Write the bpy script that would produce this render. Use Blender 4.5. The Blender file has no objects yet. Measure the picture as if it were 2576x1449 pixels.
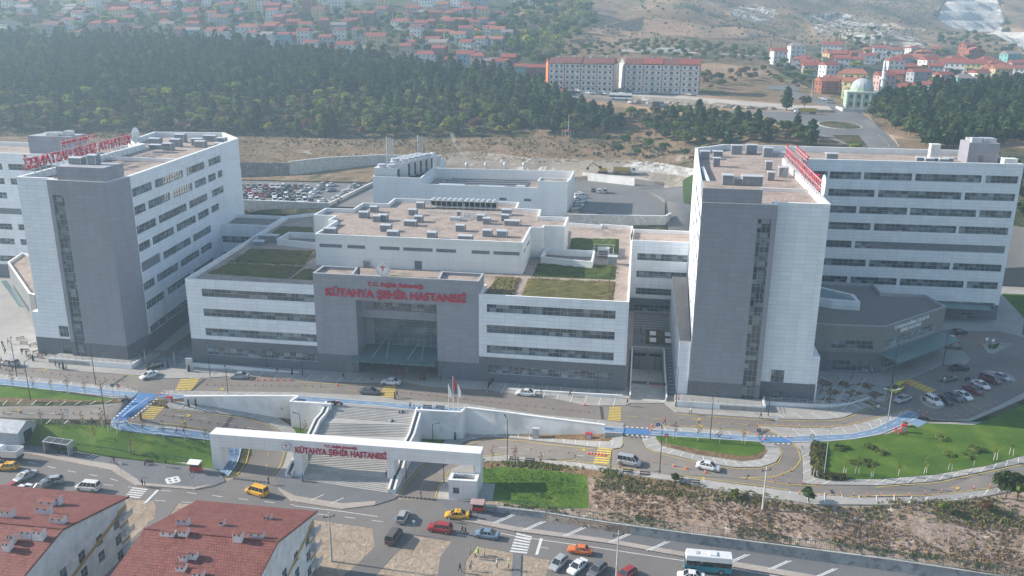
import bpy,bmesh,math,random
import numpy as np
from mathutils import Vector,Matrix,noise
from mathutils.geometry import delaunay_2d_cdt
R=random.Random(7)
SC=bpy.context.scene
COL=SC.collection
# camera, sky, sun, exposure
PW,PH=2576.0,1449.0
FOC=3420/4096*PW
CAMH=78.0
PITCH=math.atan(3420/11250.0)
ROLL=math.atan2(-88,11250.0)
Fv=np.array([0,math.cos(PITCH),-math.sin(PITCH)])
_R0=np.array([1.0,0,0]); _D0=np.array([0,-math.sin(PITCH),-math.cos(PITCH)])
Uv=math.cos(ROLL)*_R0+math.sin(ROLL)*_D0
Vv=-math.sin(ROLL)*_R0+math.cos(ROLL)*_D0
CPOS=np.array([0,0,CAMH])
cam=bpy.data.cameras.new('camera'); camo=bpy.data.objects.new('camera',cam); COL.objects.link(camo)
M=Matrix.Identity(4)
for i in range(3):
 M[i][0]=Uv[i]; M[i][1]=-Vv[i]; M[i][2]=-Fv[i]; M[i][3]=CPOS[i]
camo.matrix_world=M
cam.sensor_width=36; cam.lens=3420/4096*36; cam.clip_start=1; cam.clip_end=6000
SC.camera=camo
SUN_EL=math.radians(27); SUN_AZ=math.radians(-78.6)
w=bpy.data.worlds.new('World'); SC.world=w; w.use_nodes=True
nt=w.node_tree; sky=nt.nodes.new('ShaderNodeTexSky'); sky.sky_type='NISHITA'; sky.sun_disc=False
sky.sun_elevation=SUN_EL; sky.sun_rotation=SUN_AZ; sky.dust_density=.6; sky.air_density=1.0
bg=nt.nodes['Background']; nt.links.new(sky.outputs[0],bg.inputs[0]); bg.inputs[1].default_value=0.108
sd=Vector((math.sin(SUN_AZ)*math.cos(SUN_EL),math.cos(SUN_AZ)*math.cos(SUN_EL),math.sin(SUN_EL)))
sl=bpy.data.lights.new('sun','SUN'); sl.energy=5.0; sl.angle=math.radians(0.5); sl.color=(1,0.92,0.82)
so=bpy.data.objects.new('sun',sl); COL.objects.link(so); so.location=sd*500
so.rotation_euler=sd.to_track_quat('Z','Y').to_euler()
SC.view_settings.view_transform='Standard'; SC.view_settings.look='None'
SC.view_settings.exposure=0.97; SC.view_settings.gamma=1
SC.render.engine='CYCLES'
SC.cycles.use_denoising=True; SC.cycles.max_bounces=5; SC.cycles.volume_bounces=1
SC.cycles.diffuse_bounces=3; SC.cycles.glossy_bounces=3; SC.cycles.transparent_max_bounces=6
SC.cycles.caustics_reflective=False; SC.cycles.caustics_refractive=False
# measuring helpers
def ray(u,v):
 return Fv+Uv*(u-PW/2)/FOC+Vv*(v-PH/2)/FOC
def atz(u,v,z=0.0):
 d=ray(u,v); t=(z-CAMH)/d[2]; p=CPOS+d*t; return(float(p[0]),float(p[1]),float(p[2]))
def aty(u,v,y):
 d=ray(u,v); t=y/d[1]; p=CPOS+d*t; return(float(p[0]),float(p[1]),float(p[2]))
def proj(p):
 q=np.array(p)-CPOS; zc=q@Fv
 return PW/2+FOC*(q@Uv)/zc,PH/2+FOC*(q@Vv)/zc
TH=math.radians(-8.45); CT,ST=math.cos(TH),math.sin(TH)
OX,OY=-45.6,187.9
def L2W(a,b):return(OX+a*CT-b*ST,OY+a*ST+b*CT)
def W2L(x,y):x-=OX; y-=OY; return(x*CT+y*ST,-x*ST+y*CT)
def zs_xy(x,y):
 a=(x-OX)*CT+(y-OY)*ST
 return-6.55-0.012*(a+9)
def ats(u,v):
 p=atz(u,v,-7)
 for _ in range(4):p=atz(u,v,zs_xy(p[0],p[1]))
 return p
# terrain height T
ctrl=[]
def cz(L):
 for u,v,z in L:
  ctrl.append(atz(u,v,z))
def cy(L):
 for u,v,y in L:ctrl.append(aty(u,v,y))
def cs(L):
 for u,v in L:ctrl.append(ats(u,v))
FENCE=[(-120,1096),(0,1108),(53,1112),(117,1119),(195,1132.6),(273.5,1146),(332,1154),(430,1166),(478,1172),(537,1181),(567,1203),(597,1201),(687,1201),(735,1203),(975,1242),(1002,1249),(1096,1256),(1131,1260),(1201,1264)]
WALLB=[(1222,1286),(1359,1306),(1526,1336),(1718,1366),(1984,1403),(2250,1440),(2600,1492)]
cs(FENCE)
cz([(u,v,z)for(u,v),z in zip([(1222,1273),(1359,1291),(1526,1319),(1718,1338),(1984,1369),(2250,1405),(2600,1455)],[-6.2,-6,-5.9,-5.8,-5.8,-5.9,-6.2])])
for e in WALLB:
 x,y,z=ats(*e); ctrl.append((x,y-14,zs_xy(x,y-14)))
for a in(-80,-40,0,40,80,120,160):
 x,y=L2W(a,-85); ctrl.append((x,y,zs_xy(x,y)))
cz([(0,970,-.1),(150,988,-.15),(285,1004,-.1),(345,1012,-.05),(440,1004,-.05),(0,1023,-.9),(200,1021,-.7),(0,1053,-1.3),(150,1055,-1.2),(283,1057,-.6),(372,1020,-.3),(426,1029,-.8),(400,1093,-2.0),(300,1083,-1.3),(503,1105,-3.4),(503,1040,-1.6),(600,1046,-3.0),(700,1062,-4.6),(735,1066,-5.0),(640,1075,-4.3),(520,1083,-3.0),(712,1089,-5.4),(800,1075,-5.6),(765,1090,-5.9),(660,1120,-5.9),(600,1130,-5.2),(570,1150,-6.0),(150,1080,-3.2),(350,1120,-4.4),(60,1075,-2.6),(700,1160,-6.3),(1046,1100,-6.0),(1100,1095,-5.9),(1160,1092,-5.6),(1240,1080,-4.6),(1350,1080,-3.2),(1450,1088,-1.9),(1521,1092,-1.0),(1569,1092,-.3),(1640,1098,-.05),(1780,1106,-.1),(1925,1115,-.1),(2000,1116,-.1),(2120,1107,-.1),(2200,1094,-.1),(2290,1063,-.1),(2340,1064,-.05),(2450,1068,-.1),(2576,1020,-.1),(2700,960,-.1),(1070,1160,-6.4),(1150,1122,-5.4),(1290,1105,-3.9),(1212,1150,-5.2),(1276,1144,-4.5),(1460,1165,-2.8),(1490,1126,-2.2),(1560,1180,-1.9),(1617,1110,-.6),(1650,1138,-1.0),(1720,1200,-1.3),(1850,1178,-.9),(1983,1236,-1.0),(1960,1140,-.5),(2050,1221,-.8),(2217,1223,-.7),(2350,1213,-.6),(2576,1166,-.4),(2576,1213,-.6),(2317,1251,-.8),(2250,1130,-.4),(2800,1120,-.3),(1126,1199,-6.6),(1212,1180,-6.2),(1359,1180,-4.6),(1476,1196,-3.6),(1479,1279,-5.9),(1259,1263,-6.3),(1300,1225,-5.9),(1718,1216,-1.6),(1883,1248,-1.4),(2050,1271,-1.3),(2250,1273,-1.2),(2500,1250,-1.1),(1600,1260,-4.6),(1850,1310,-4.3),(2150,1330,-3.8),(2450,1350,-3.8)])
for a,b,z in[(-150,20,.5),(-150,-30,-.8),(-120,60,3),(-60,100,4),(0,100,4),(60,92,4),(95,98,6),(180,95,4),(185,40,0),(200,0,0),(240,60,2),(230,-40,0),(186,70,1.5),(195,110,7),(150,108,9),(115,103,8)]:
 x,y=L2W(a,b); ctrl.append((x,y,z))
for a in range(-130,100,20):
 x,y=L2W(a,108); ctrl.append((x,y,16.9))
cz([(613,466,17),(760,466,17),(900,460,17),(1444,452,17),(1596,467,17),(1690,475,16.5)])
cy([(613,440,378),(613,380,412),(613,345,440),(760,430,374),(950,415,376),(1100,420,372),(1300,425,370),(1480,425,362),(1200,350,418),(1000,352,425),(800,352,432),(400,330,440),(200,335,440),(0,330,440),(-300,330,440),(1500,360,402),(1600,440,352),(1745,450,340),(1500,437,356),(1600,412,365),(1745,418,352),(1680,380,375),(1745,330,395),(1600,330,412),(1450,300,428),(1400,330,415),(1900,345,362),(2100,355,352),(2300,365,342),(2112,318,392),(1990,290,412),(1800,300,415),(1750,280,430),(1560,243,462),(1420,236,470),(1800,265,442),(2050,280,425),(2200,290,412),(2270,380,332),(2150,265,448),(1990,240,470),(1760,232,478),(1570,232,480),(1380,232,482),(2080,215,520),(1800,195,535),(1560,150,590),(1380,160,580),(2250,175,640),(2400,180,630),(2576,210,600),(2300,130,760),(2000,150,690),(2576,130,800),(2000,175,600),(2400,240,470),(2576,250,460),(2350,340,380),(2576,340,370),(2450,300,410),(2576,420,300),(2900,400,320),(2900,200,600),(0,240,505),(0,130,620),(300,130,620),(300,240,505),(600,240,500),(600,120,630),(900,150,600),(900,250,490),(1200,190,545),(1200,270,465),(617,165,590),(-400,240,510),(-400,100,640),(0,40,760),(300,45,750),(600,40,760),(900,60,730),(1100,100,670),(1250,120,640),(1100,20,800),(800,0,860),(400,0,860),(0,0,880),(-400,0,900),(1250,40,770),(1400,110,660),(1500,60,760),(1450,0,900),(1650,100,690),(1600,60,800),(1700,20,900),(1900,130,700),(1900,60,900),(2050,110,840),(2000,20,1020),(1750,-20,1050),(2200,60,1010),(2150,0,1180),(2300,40,1110),(2360,75,1080),(2500,85,1050),(2560,110,950),(2450,0,1260),(2576,30,1200),(2900,100,900),(2900,0,1250)])
for u,y,z in[(-400,1500,190),(400,1500,190),(1300,1500,190),(1900,1600,240),(2500,1700,260),(3000,1700,260),(-900,1000,110),(0,1900,240),(2000,2000,300)]:
 x=(u-PW/2)/FOC*y; ctrl.append((x,y,z))
CT_=np.array(ctrl)
def _solve(c):
 n=len(c); d=np.sqrt(((c[:,None,:2]-c[None,:,:2])**2).sum(-1))
 A=np.zeros((n+3,n+3)); A[:n,:n]=d+np.eye(n)*-0.6
 A[:n,n]=1; A[:n,n+1]=c[:,0]/500; A[:n,n+2]=c[:,1]/500; A[n:,:n]=A[:n,n:].T
 return np.linalg.solve(A,np.r_[c[:,2],0,0,0])
WT=_solve(CT_)
def _Tex(x,y):
 out=np.zeros(len(x))
 for i in range(0,len(x),40000):
  xx,yy=x[i:i+40000],y[i:i+40000]
  d=np.sqrt((xx[:,None]-CT_[None,:,0])**2+(yy[:,None]-CT_[None,:,1])**2)
  out[i:i+40000]=d@WT[:-3]+WT[-3]+WT[-2]*xx/500+WT[-1]*yy/500
 return out
GX0,GY0,GS=-1000.0,60.0,4.0; GNX,GNY=576,486
_gx=GX0+np.arange(GNX)*GS; _gy=GY0+np.arange(GNY)*GS
_xx,_yy=np.meshgrid(_gx,_gy); TG=_Tex(_xx.ravel(),_yy.ravel()).reshape(GNY,GNX)
_n=np.zeros_like(TG)
_rs=np.random.RandomState(3)
def _vn(s,amp):
 h=_rs.rand(int(GNY*GS/s)+4,int(GNX*GS/s)+4)
 fx=(_xx-GX0)/s; fy=(_yy-GY0)/s; ix=fx.astype(int); iy=fy.astype(int); tx=fx-ix; ty=fy-iy
 tx=tx*tx*(3-2*tx); ty=ty*ty*(3-2*ty)
 return((h[iy,ix]*(1-tx)+h[iy,ix+1]*tx)*(1-ty)+(h[iy+1,ix]*(1-tx)+h[iy+1,ix+1]*tx)*ty-.5)*amp
_rough=_vn(90,14)+_vn(45,8)+_vn(22,4.5)+_vn(10,2.4)
_amp=np.clip((_yy-640)/260,0,1)*np.clip((_xx+20)/120,.12,1)+np.clip((_yy-395)/60,0,1)*.10
TG=TG+_rough*_amp
def Tn(x,y):
 fx=np.clip((np.asarray(x,float)-GX0)/GS,0,GNX-1.001); fy=np.clip((np.asarray(y,float)-GY0)/GS,0,GNY-1.001)
 ix=fx.astype(int); iy=fy.astype(int); tx=fx-ix; ty=fy-iy
 return(TG[iy,ix]*(1-tx)+TG[iy,ix+1]*tx)*(1-ty)+(TG[iy+1,ix]*(1-tx)+TG[iy+1,ix+1]*tx)*ty
def T(x,y):return float(Tn(x,y))
_ts=np.concatenate([np.arange(80,400,.5),np.arange(400,1900,1.5)])
def att(u,v):
 d=ray(u,v); d=d/d[1]
 x=d[0]*_ts; z=CAMH+d[2]*_ts; g=Tn(x,_ts)
 k=np.nonzero(z<g)[0]
 k=k[0]if len(k)else len(_ts)-1
 if k>0:
  a0=z[k-1]-g[k-1]; a1=z[k]-g[k]; f=a0/(a0-a1)if a0!=a1 else 0
  y=_ts[k-1]+(_ts[k]-_ts[k-1])*f
 else:y=_ts[0]
 return(float(d[0]*y),float(y),T(d[0]*y,y))
def at(u,v,m):
 if m=='T':return att(u,v)
 if m=='S':return ats(u,v)
 return atz(u,v,m)
# materials
MATS={}
def nodes(name):
 m=bpy.data.materials.new(name); m.use_nodes=True; MATS[name]=m
 t=m.node_tree; b=t.nodes['Principled BSDF']; b.inputs['Specular IOR Level'].default_value=0.3
 return m,t,b
def N(t,k,**kw):
 n=t.nodes.new(k)
 for a,b in kw.items():
  if a.startswith('i_'):
   s=a[2:]; n.inputs[int(s)if s.isdigit()else s.replace('_',' ')].default_value=b
  else:setattr(n,a,b)
 return n
def ramp(t,src,stops):
 r=t.nodes.new('ShaderNodeValToRGB'); e=r.color_ramp.elements
 while len(e)<len(stops):e.new(.5)
 for k,(p,c)in enumerate(stops):
  e[k].position=p; e[k].color=(c[0],c[1],c[2],1)if hasattr(c,'__len__')else(c,c,c,1)
 t.links.new(src,r.inputs[0]); return r
def coords(t,scale=None,kind='pos'):
 if kind=='pos':
  g=t.nodes.new('ShaderNodeNewGeometry'); s=g.outputs['Position']
 elif kind=='uv':
  g=t.nodes.new('ShaderNodeUVMap'); s=g.outputs[0]
 else:
  g=t.nodes.new('ShaderNodeTexCoord'); s=g.outputs['Object']
 if scale:
  m=t.nodes.new('ShaderNodeMapping'); m.inputs['Scale'].default_value=scale; t.links.new(s,m.inputs[0]); s=m.outputs[0]
 return s
def noise_n(t,src,scale,detail=4,rough=.55,dist=0):
 n=N(t,'ShaderNodeTexNoise',i_Scale=scale,i_Detail=detail,i_Roughness=rough,i_Distortion=dist)
 t.links.new(src,n.inputs['Vector']); return n.outputs[0]
def mix(t,f,a,b,mode='MIX'):
 m=t.nodes.new('ShaderNodeMix'); m.data_type='RGBA'; m.blend_type=mode
 for s,i in((f,0),(a,6),(b,7)):
  if hasattr(s,'is_linked')or hasattr(s,'links'):t.links.new(s,m.inputs[i])
  elif i==0:m.inputs[0].default_value=s
  else:m.inputs[i].default_value=(*s,1)
 return m.outputs[2]
def bump(t,b,h,strength=.4,dist=.2):
 n=N(t,'ShaderNodeBump',i_Strength=strength,i_Distance=dist); t.links.new(h,n.inputs['Height']); t.links.new(n.outputs[0],b.inputs['Normal'])
def mat_mottle(name,c0,c1,scale,rough=.85,kind='pos',c2=None,s2=None,bs=.3,bd=.05,spec=.2,metal=0,detail=5):
 m,t,b=nodes(name); src=coords(t,kind=kind); n=noise_n(t,src,scale,detail,.6)
 c=ramp(t,n,[(.35,c0),(.65,c1)]).outputs[0]
 if c2 is not None:
  n2=noise_n(t,src,s2,3,.6); f=ramp(t,n2,[(.5,0),(.62,1)]).outputs[0]; c=mix(t,f,c,c2)
 t.links.new(c,b.inputs['Base Color']); b.inputs['Roughness'].default_value=rough
 b.inputs['Specular IOR Level'].default_value=spec; b.inputs['Metallic'].default_value=metal
 if bs:bump(t,b,n,bs,bd)
 return m
def mat_plain(name,c,rough=.6,spec=.3,metal=0,var=.12,scale=1.5):
 m,t,b=nodes(name); n=noise_n(t,coords(t,kind='obj'),scale,3)
 c0=tuple(max(0,x*(1-var))for x in c); c1=tuple(min(1,x*(1+var))for x in c)
 t.links.new(ramp(t,n,[(.3,c0),(.7,c1)]).outputs[0],b.inputs['Base Color'])
 b.inputs['Roughness'].default_value=rough; b.inputs['Specular IOR Level'].default_value=spec; b.inputs['Metallic'].default_value=metal
 return m
def mat_panel(name,base,joint,bw,bh,off=0.0,jw=.012,var=.05,rough=.45,spec=.35,dirt=.2):
 m,t,b=nodes(name); uv=coords(t,kind='uv')
 br=N(t,'ShaderNodeTexBrick',offset=off,i_Scale=1.0); br.inputs['Brick Width'].default_value=bw; br.inputs['Row Height'].default_value=bh
 br.inputs['Mortar Size'].default_value=jw; br.inputs['Mortar Smooth'].default_value=.1; br.inputs['Bias'].default_value=0
 br.inputs['Color1'].default_value=(*[x*(1-var)for x in base],1); br.inputs['Color2'].default_value=(*[min(1,x*(1+var))for x in base],1); br.inputs['Mortar'].default_value=(*joint,1)
 t.links.new(uv,br.inputs['Vector'])
 n=noise_n(t,coords(t,scale=(.35,.35,.06)),1.0,5,.6)
 f=ramp(t,n,[(.42,0),(.70,dirt)]).outputs[0]
 c=mix(t,f,br.outputs[0],tuple(x*.55 for x in base))
 t.links.new(c,b.inputs['Base Color']); b.inputs['Roughness'].default_value=rough; b.inputs['Specular IOR Level'].default_value=spec
 return m
mat_panel('panel_white',(.74,.77,.80),(.50,.52,.56),2.45,.92,.0,.03)
mat_panel('panel_grey',(.27,.272,.31),(.20,.20,.225),1.9,1.05,.0,.028)
mat_panel('panel_dark',(.14,.15,.17),(.11,.115,.13),.6,.3,.5,.02,.12)
mat_panel('panel_concrete',(.74,.74,.72),(.56,.56,.55),7.0,2.3,.0,.03,.02)
mat_panel('panel_olive',(.22,.225,.225),(.13,.13,.135),.9,.3,.5,.02,.1)
mat_panel('gate_white',(.78,.76,.73),(.58,.57,.55),3.0,.75,.0,.02,.04)
mat_panel('brick_wall',(.30,.11,.06),(.34,.28,.24),.5,.22,.5,.03,.2)
mat_mottle('wall_white',(.70,.70,.68),(.80,.79,.77),.25,c2=(.60,.59,.56),s2=.15,bs=0)
mat_mottle('coping',(.70,.70,.69),(.80,.80,.78),.6,bs=0,rough=.5)
mat_mottle('coping_grey',(.34,.34,.35),(.40,.40,.41),.6,bs=0,rough=.5)
mat_mottle('concrete',(.24,.25,.26),(.34,.35,.36),.35,c2=(.19,.20,.21),s2=.8,bs=.2)
mat_mottle('concrete_light',(.44,.43,.39),(.56,.54,.49),.3,c2=(.38,.36,.32),s2=1.1,bs=.2)
mat_mottle('gravel',(.25,.19,.155),(.47,.385,.325),2.6,bs=.6,bd=.1,c2=(.26,.21,.175),s2=.22,detail=8)
mat_mottle('gravel_grey',(.17,.15,.135),(.27,.24,.215),2.6,bs=.6,bd=.1,detail=8)
mat_mottle('metal',(.42,.44,.46),(.58,.60,.62),1.2,rough=.4,metal=.5,bs=0)
mat_mottle('metal_dark',(.10,.11,.12),(.16,.17,.18),1.2,rough=.5,metal=.3,bs=0)
mat_plain('vent_grey',(.24,.25,.27),.5)
mat_plain('vent_cap',(.46,.48,.50),.4)
mat_plain('sign_red',(.50,.015,.045),.45)
mat_plain('sign_white',(.78,.78,.78),.5)
mat_plain('line_white',(.62,.62,.60),.8,scale=3,var=.2)
mat_plain('line_yellow',(.60,.44,.08),.8,scale=3,var=.25)
mat_plain('black',(.02,.02,.022),.6); mat_plain('rubber',(.018,.018,.018),.9)
mat_plain('steel_dark',(.045,.048,.05),.5); mat_plain('steel_white',(.62,.62,.60),.5)
mat_plain('red_paint',(.50,.03,.03),.5); mat_plain('blue_sign',(.02,.04,.22),.5)
mat_plain('wood',(.16,.09,.055),.7); mat_plain('wood_dark',(.035,.03,.03),.7)
mat_plain('orange_plastic',(.75,.12,.06),.5); mat_plain('louvre',(.16,.17,.19),.5)
mat_plain('bark',(.10,.07,.05),.9,scale=6,var=.3); mat_plain('green_metal',(.05,.13,.12),.5)
def mat_glass(name,base,blind,bw=1.5,bh=1.0,p=.62,rough=.06):
 m,t,b=nodes(name); uv=coords(t,kind='uv')
 mp=t.nodes.new('ShaderNodeMapping'); mp.inputs['Scale'].default_value=(1/bw,1/bh,1); t.links.new(uv,mp.inputs[0])
 fl=N(t,'ShaderNodeVectorMath',operation='FLOOR'); t.links.new(mp.outputs[0],fl.inputs[0])
 wn=N(t,'ShaderNodeTexWhiteNoise',noise_dimensions='2D'); t.links.new(fl.outputs[0],wn.inputs['Vector'])
 f=ramp(t,wn.outputs[0],[(p,0),(p+.05,.45),(.9,.6),(.96,1)]).outputs[0]
 n=noise_n(t,coords(t),.25,3); base2=mix(t,ramp(t,n,[(.4,0),(.6,1)]).outputs[0],base,tuple(x*1.9 for x in base))
 t.links.new(mix(t,f,base2,blind),b.inputs['Base Color']); b.inputs['Roughness'].default_value=rough
 b.inputs['Specular IOR Level'].default_value=.9
 n2=noise_n(t,coords(t),1.1,2); bump(t,b,n2,.12,.05)
 return m
mat_glass('glass',(.040,.052,.060),(.24,.29,.32),rough=.04)
mat_glass('glass_curtain',(.045,.062,.072),(.14,.19,.21),1.5,1.4,.7,.10)
mat_plain('glass_house',(.02,.025,.03),.15,spec=.8)
mat_plain('canopy_glass',(.10,.17,.17),.15,spec=.8)
mat_plain('frame',(.30,.32,.33),.5)
def mat_paving(name,c0,c1,s,jc,bw,bh,stain=None):
 m,t,b=nodes(name); src=coords(t)
 br=N(t,'ShaderNodeTexBrick',offset=.5,i_Scale=1.0); br.inputs['Brick Width'].default_value=bw; br.inputs['Row Height'].default_value=bh; br.inputs['Mortar Size'].default_value=.03
 br.inputs['Color1'].default_value=(*c0,1); br.inputs['Color2'].default_value=(*c1,1); br.inputs['Mortar'].default_value=(*jc,1)
 t.links.new(src,br.inputs['Vector']); n=noise_n(t,src,s,5,.6)
 c=mix(t,ramp(t,n,[(.42,0),(.7,.55)]).outputs[0],br.outputs[0],stain or tuple(x*.7 for x in c0))
 t.links.new(c,b.inputs['Base Color']); b.inputs['Roughness'].default_value=.85; b.inputs['Specular IOR Level'].default_value=.2
mat_paving('paving',(.34,.325,.30),(.40,.38,.35),.12,(.26,.25,.235),1.2,.6)
mat_paving('cobble',(.17,.172,.18),(.215,.215,.222),.15,(.11,.11,.115),.4,.2)
mat_paving('paving_sand',(.38,.335,.29),(.44,.38,.33),.2,(.29,.25,.22),.8,.4)
mat_paving('stair_stone',(.40,.385,.36),(.46,.44,.41),.15,(.36,.345,.32),2.0,1.0)
def mat_asphalt(name,c,stain,s=.06):
 m,t,b=nodes(name); src=coords(t); n=noise_n(t,src,s,6,.62); n2=noise_n(t,src,6.0,3,.7); n3=noise_n(t,src,.55,5,.7,1.2)
 a=mix(t,ramp(t,n,[(.38,0),(.66,1)]).outputs[0],c,stain)
 a=mix(t,ramp(t,n2,[(.3,0),(.8,.35)]).outputs[0],a,tuple(x*.7 for x in c))
 a=mix(t,ramp(t,n3,[(.56,0),(.70,.42)]).outputs[0],a,tuple(x*.62 for x in c))
 t.links.new(a,b.inputs['Base Color']); b.inputs['Roughness'].default_value=.8; b.inputs['Specular IOR Level'].default_value=.3; bump(t,b,n2,.15,.02)
mat_asphalt('asphalt',(.19,.168,.148),(.245,.218,.19)); mat_asphalt('asphalt_street',(.165,.152,.142),(.205,.188,.172))
mat_asphalt('asphalt_far',(.15,.145,.14),(.19,.18,.17)); mat_asphalt('bike_blue',(.15,.24,.36),(.20,.29,.40)); mat_asphalt('bike_deep',(.07,.18,.38),(.10,.22,.42))
mat_asphalt('track_dirt',(.42,.37,.32),(.52,.46,.40))
def mat_grass(name,c0,c1,c2,s=.25):
 m,t,b=nodes(name); src=coords(t); n=noise_n(t,src,s,5,.65); n2=noise_n(t,src,4.0,4,.8)
 c=ramp(t,n,[(.3,c0),(.52,c1),(.75,c2)]).outputs[0]
 c=mix(t,ramp(t,n2,[(.35,0),(.75,.7)]).outputs[0],c,tuple(x*.65 for x in c0))
 t.links.new(c,b.inputs['Base Color']); b.inputs['Roughness'].default_value=.9; b.inputs['Specular IOR Level'].default_value=.1; bump(t,b,n2,.8,.25)
mat_grass('lawn',(.058,.12,.018),(.098,.175,.025),(.19,.24,.045),.16)
mat_grass('roof_grass',(.085,.09,.03),(.15,.14,.045),(.24,.185,.08),.35)
mat_grass('roof_grass_green',(.05,.085,.02),(.085,.12,.03),(.17,.15,.06),.35)
mat_grass('hedge',(.04,.07,.02),(.06,.10,.028),(.09,.13,.04),.6)
def mat_hill(name,cols,rock,s=.02,rs=.05,rt=.6,veg=None,vt=.58,bs=1.0,bd=1.5,fs=.5):
 m,t,b=nodes(name); src=coords(t); n=noise_n(t,src,s,8,.62,.6)
 c=ramp(t,n,[(.30,cols[0]),(.5,cols[1]),(.7,cols[2])]).outputs[0]
 nf=noise_n(t,src,fs,5,.7)
 c=mix(t,ramp(t,nf,[(.35,0),(.75,.75)]).outputs[0],c,tuple(x*.5 for x in cols[0]))
 nr=noise_n(t,src,rs,9,.72,1.0)
 c=mix(t,ramp(t,nr,[(rt,0),(rt+.07,1)]).outputs[0],c,rock)
 if veg:
  nv=noise_n(t,src,rs*2.3,8,.7,.5); c=mix(t,ramp(t,nv,[(vt,0),(vt+.05,1)]).outputs[0],c,veg)
 t.links.new(c,b.inputs['Base Color']); b.inputs['Roughness'].default_value=.95; b.inputs['Specular IOR Level'].default_value=.05
 bump(t,b,nr,bs,bd)
mat_hill('hill',((.17,.125,.07),(.27,.19,.12),(.38,.27,.18)),(.46,.40,.33),.008,.016,.60,(.10,.105,.05),.53,.8,5)
mat_hill('town_ground',((.08,.085,.045),(.13,.12,.07),(.20,.17,.12)),(.26,.23,.19),.03,.06,.62,(.04,.06,.025),.5,.6,2)
mat_hill('forest_floor',((.09,.08,.045),(.14,.11,.065),(.22,.17,.11)),(.25,.20,.15),.04,.08,.62,(.045,.06,.025),.5,.6,1.5)
mat_hill('dry_field',((.28,.19,.12),(.38,.25,.16),(.48,.33,.22)),(.45,.38,.30),.02,.05,.66,(.12,.11,.05),.62,.6,1)
mat_hill('cut_slope',((.16,.12,.07),(.24,.175,.11),(.34,.24,.16)),(.40,.36,.31),.05,.07,.60,(.07,.075,.035),.56,.9,1.2,1.2)
mat_hill('dirt_cut',((.26,.22,.17),(.34,.29,.23),(.44,.38,.32)),(.56,.52,.46),.05,.10,.56,None,.6,1,1.5,1.2)
mat_hill('hill_rock',((.20,.15,.10),(.32,.26,.19),(.44,.38,.31)),(.66,.62,.56),.02,.035,.50,(.07,.07,.035),.60,1,6)
mat_hill('rock_white',((.45,.42,.38),(.60,.57,.52),(.72,.69,.64)),(.78,.76,.72),.05,.2,.55,None,.6,1,2.5,.4)
mat_hill('slope_soil',((.26,.185,.13),(.40,.30,.24),(.54,.43,.36)),(.62,.54,.47),.10,.35,.57,(.12,.11,.05),.57,.9,.5,1.6)
mat_hill('sand_plot',((.36,.28,.20),(.44,.35,.27),(.50,.41,.32)),(.50,.43,.36),.25,.5,.62,(.30,.24,.17),.58,.9,.5,1.5)
mat_hill('mulch',((.16,.10,.06),(.26,.17,.10),(.36,.26,.16)),(.42,.32,.22),.6,1.2,.6,(.06,.07,.03),.54,.9,.3,3.0)
mat_hill('stone_face',((.17,.165,.16),(.26,.25,.24),(.36,.35,.33)),(.45,.44,.42),.4,1.0,.55,None,.6,1,.8,2.0)
# ground: one partition of the plan, each piece a region
REG=[]
def chaikin(p,n=1):
 for _ in range(n):
  q=[]
  for i in range(len(p)):
   a,b=p[i],p[(i+1)%len(p)]
   q+=[(a[0]*.75+b[0]*.25,a[1]*.75+b[1]*.25),(a[0]*.25+b[0]*.75,a[1]*.25+b[1]*.75)]
  p=q
 return p
def reg(name,mat,mode,h,pts,src=None,sm=0):
 src=src if src is not None else{'P':0.0,'S':'S','T':'T','Q':16.9}[mode[0]]
 if sm:pts=chaikin(pts,sm)
 if src=='L':xy=[L2W(a,b)for a,b in pts]
 elif src=='W':xy=pts
 else:xy=[at(u,v,src)[:2]for u,v in pts]
 REG.append((name,mat,mode,h,xy))
# far country
reg('terrain','hill','T',0,[(-900,330),(1200,330),(1200,1900),(-900,1900)],'W')
reg('forest_ground','forest_floor','T',0,[(-300,345),(700,345),(1340,345),(1420,232),(1300,215),(1230,185),(820,130),(-300,100)])
reg('town_ground','town_ground','T',0,[(-300,102),(820,132),(1240,188),(1380,190),(1390,120),(1290,70),(1290,-30),(-300,-30)])
reg('town_ground','town_ground','T',0,[(1930,165),(1990,125),(2300,118),(2600,140),(2600,245),(2200,255),(2060,235)])
reg('dry_field','dry_field','T',0,[(1470,75),(1620,40),(1800,68),(1990,88),(1990,100),(1800,95),(1650,90),(1500,125)])
reg('dry_field','dry_field','T',0,[(1760,160),(1790,158),(1880,168),(1960,190),(1900,200),(1770,195)])
reg('dry_field','dry_field','T',0,[(1430,245),(1560,258),(1760,290),(1890,330),(2010,345),(2010,356),(1900,340),(1790,318),(1660,285),(1500,262)])
reg('dry_field','dry_field','T',0,[(1400,232),(1760,238),(1990,262),(2110,285),(2040,330),(1950,300),(1750,275),(1560,250)])
reg('quarry','rock_white','TQ',0,[(2370,10),(2400,-20),(2500,-20),(2530,40),(2520,75),(2465,82),(2390,70),(2355,45)])
reg('quarry','rock_white','TQ',0,[(2480,85),(2540,68),(2640,90),(2640,160),(2560,120),(2520,95)])
reg('rock_slope','hill_rock','T',0,[(2020,40),(2110,30),(2200,50),(2290,85),(2340,118),(2250,128),(2160,104),(2060,90)])
reg('rock_slope','hill_rock','T',0,[(1830,20),(1900,10),(1960,30),(1930,60),(1850,50)])
reg('rock_slope','hill_rock','T',0,[(1580,122),(1700,117),(1780,124),(1700,130),(1600,130)])
reg('dirt_track','track_dirt','T',.3,[(1560,127),(1700,131),(1900,140),(1900,143),(1700,134),(1560,130)])
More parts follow.
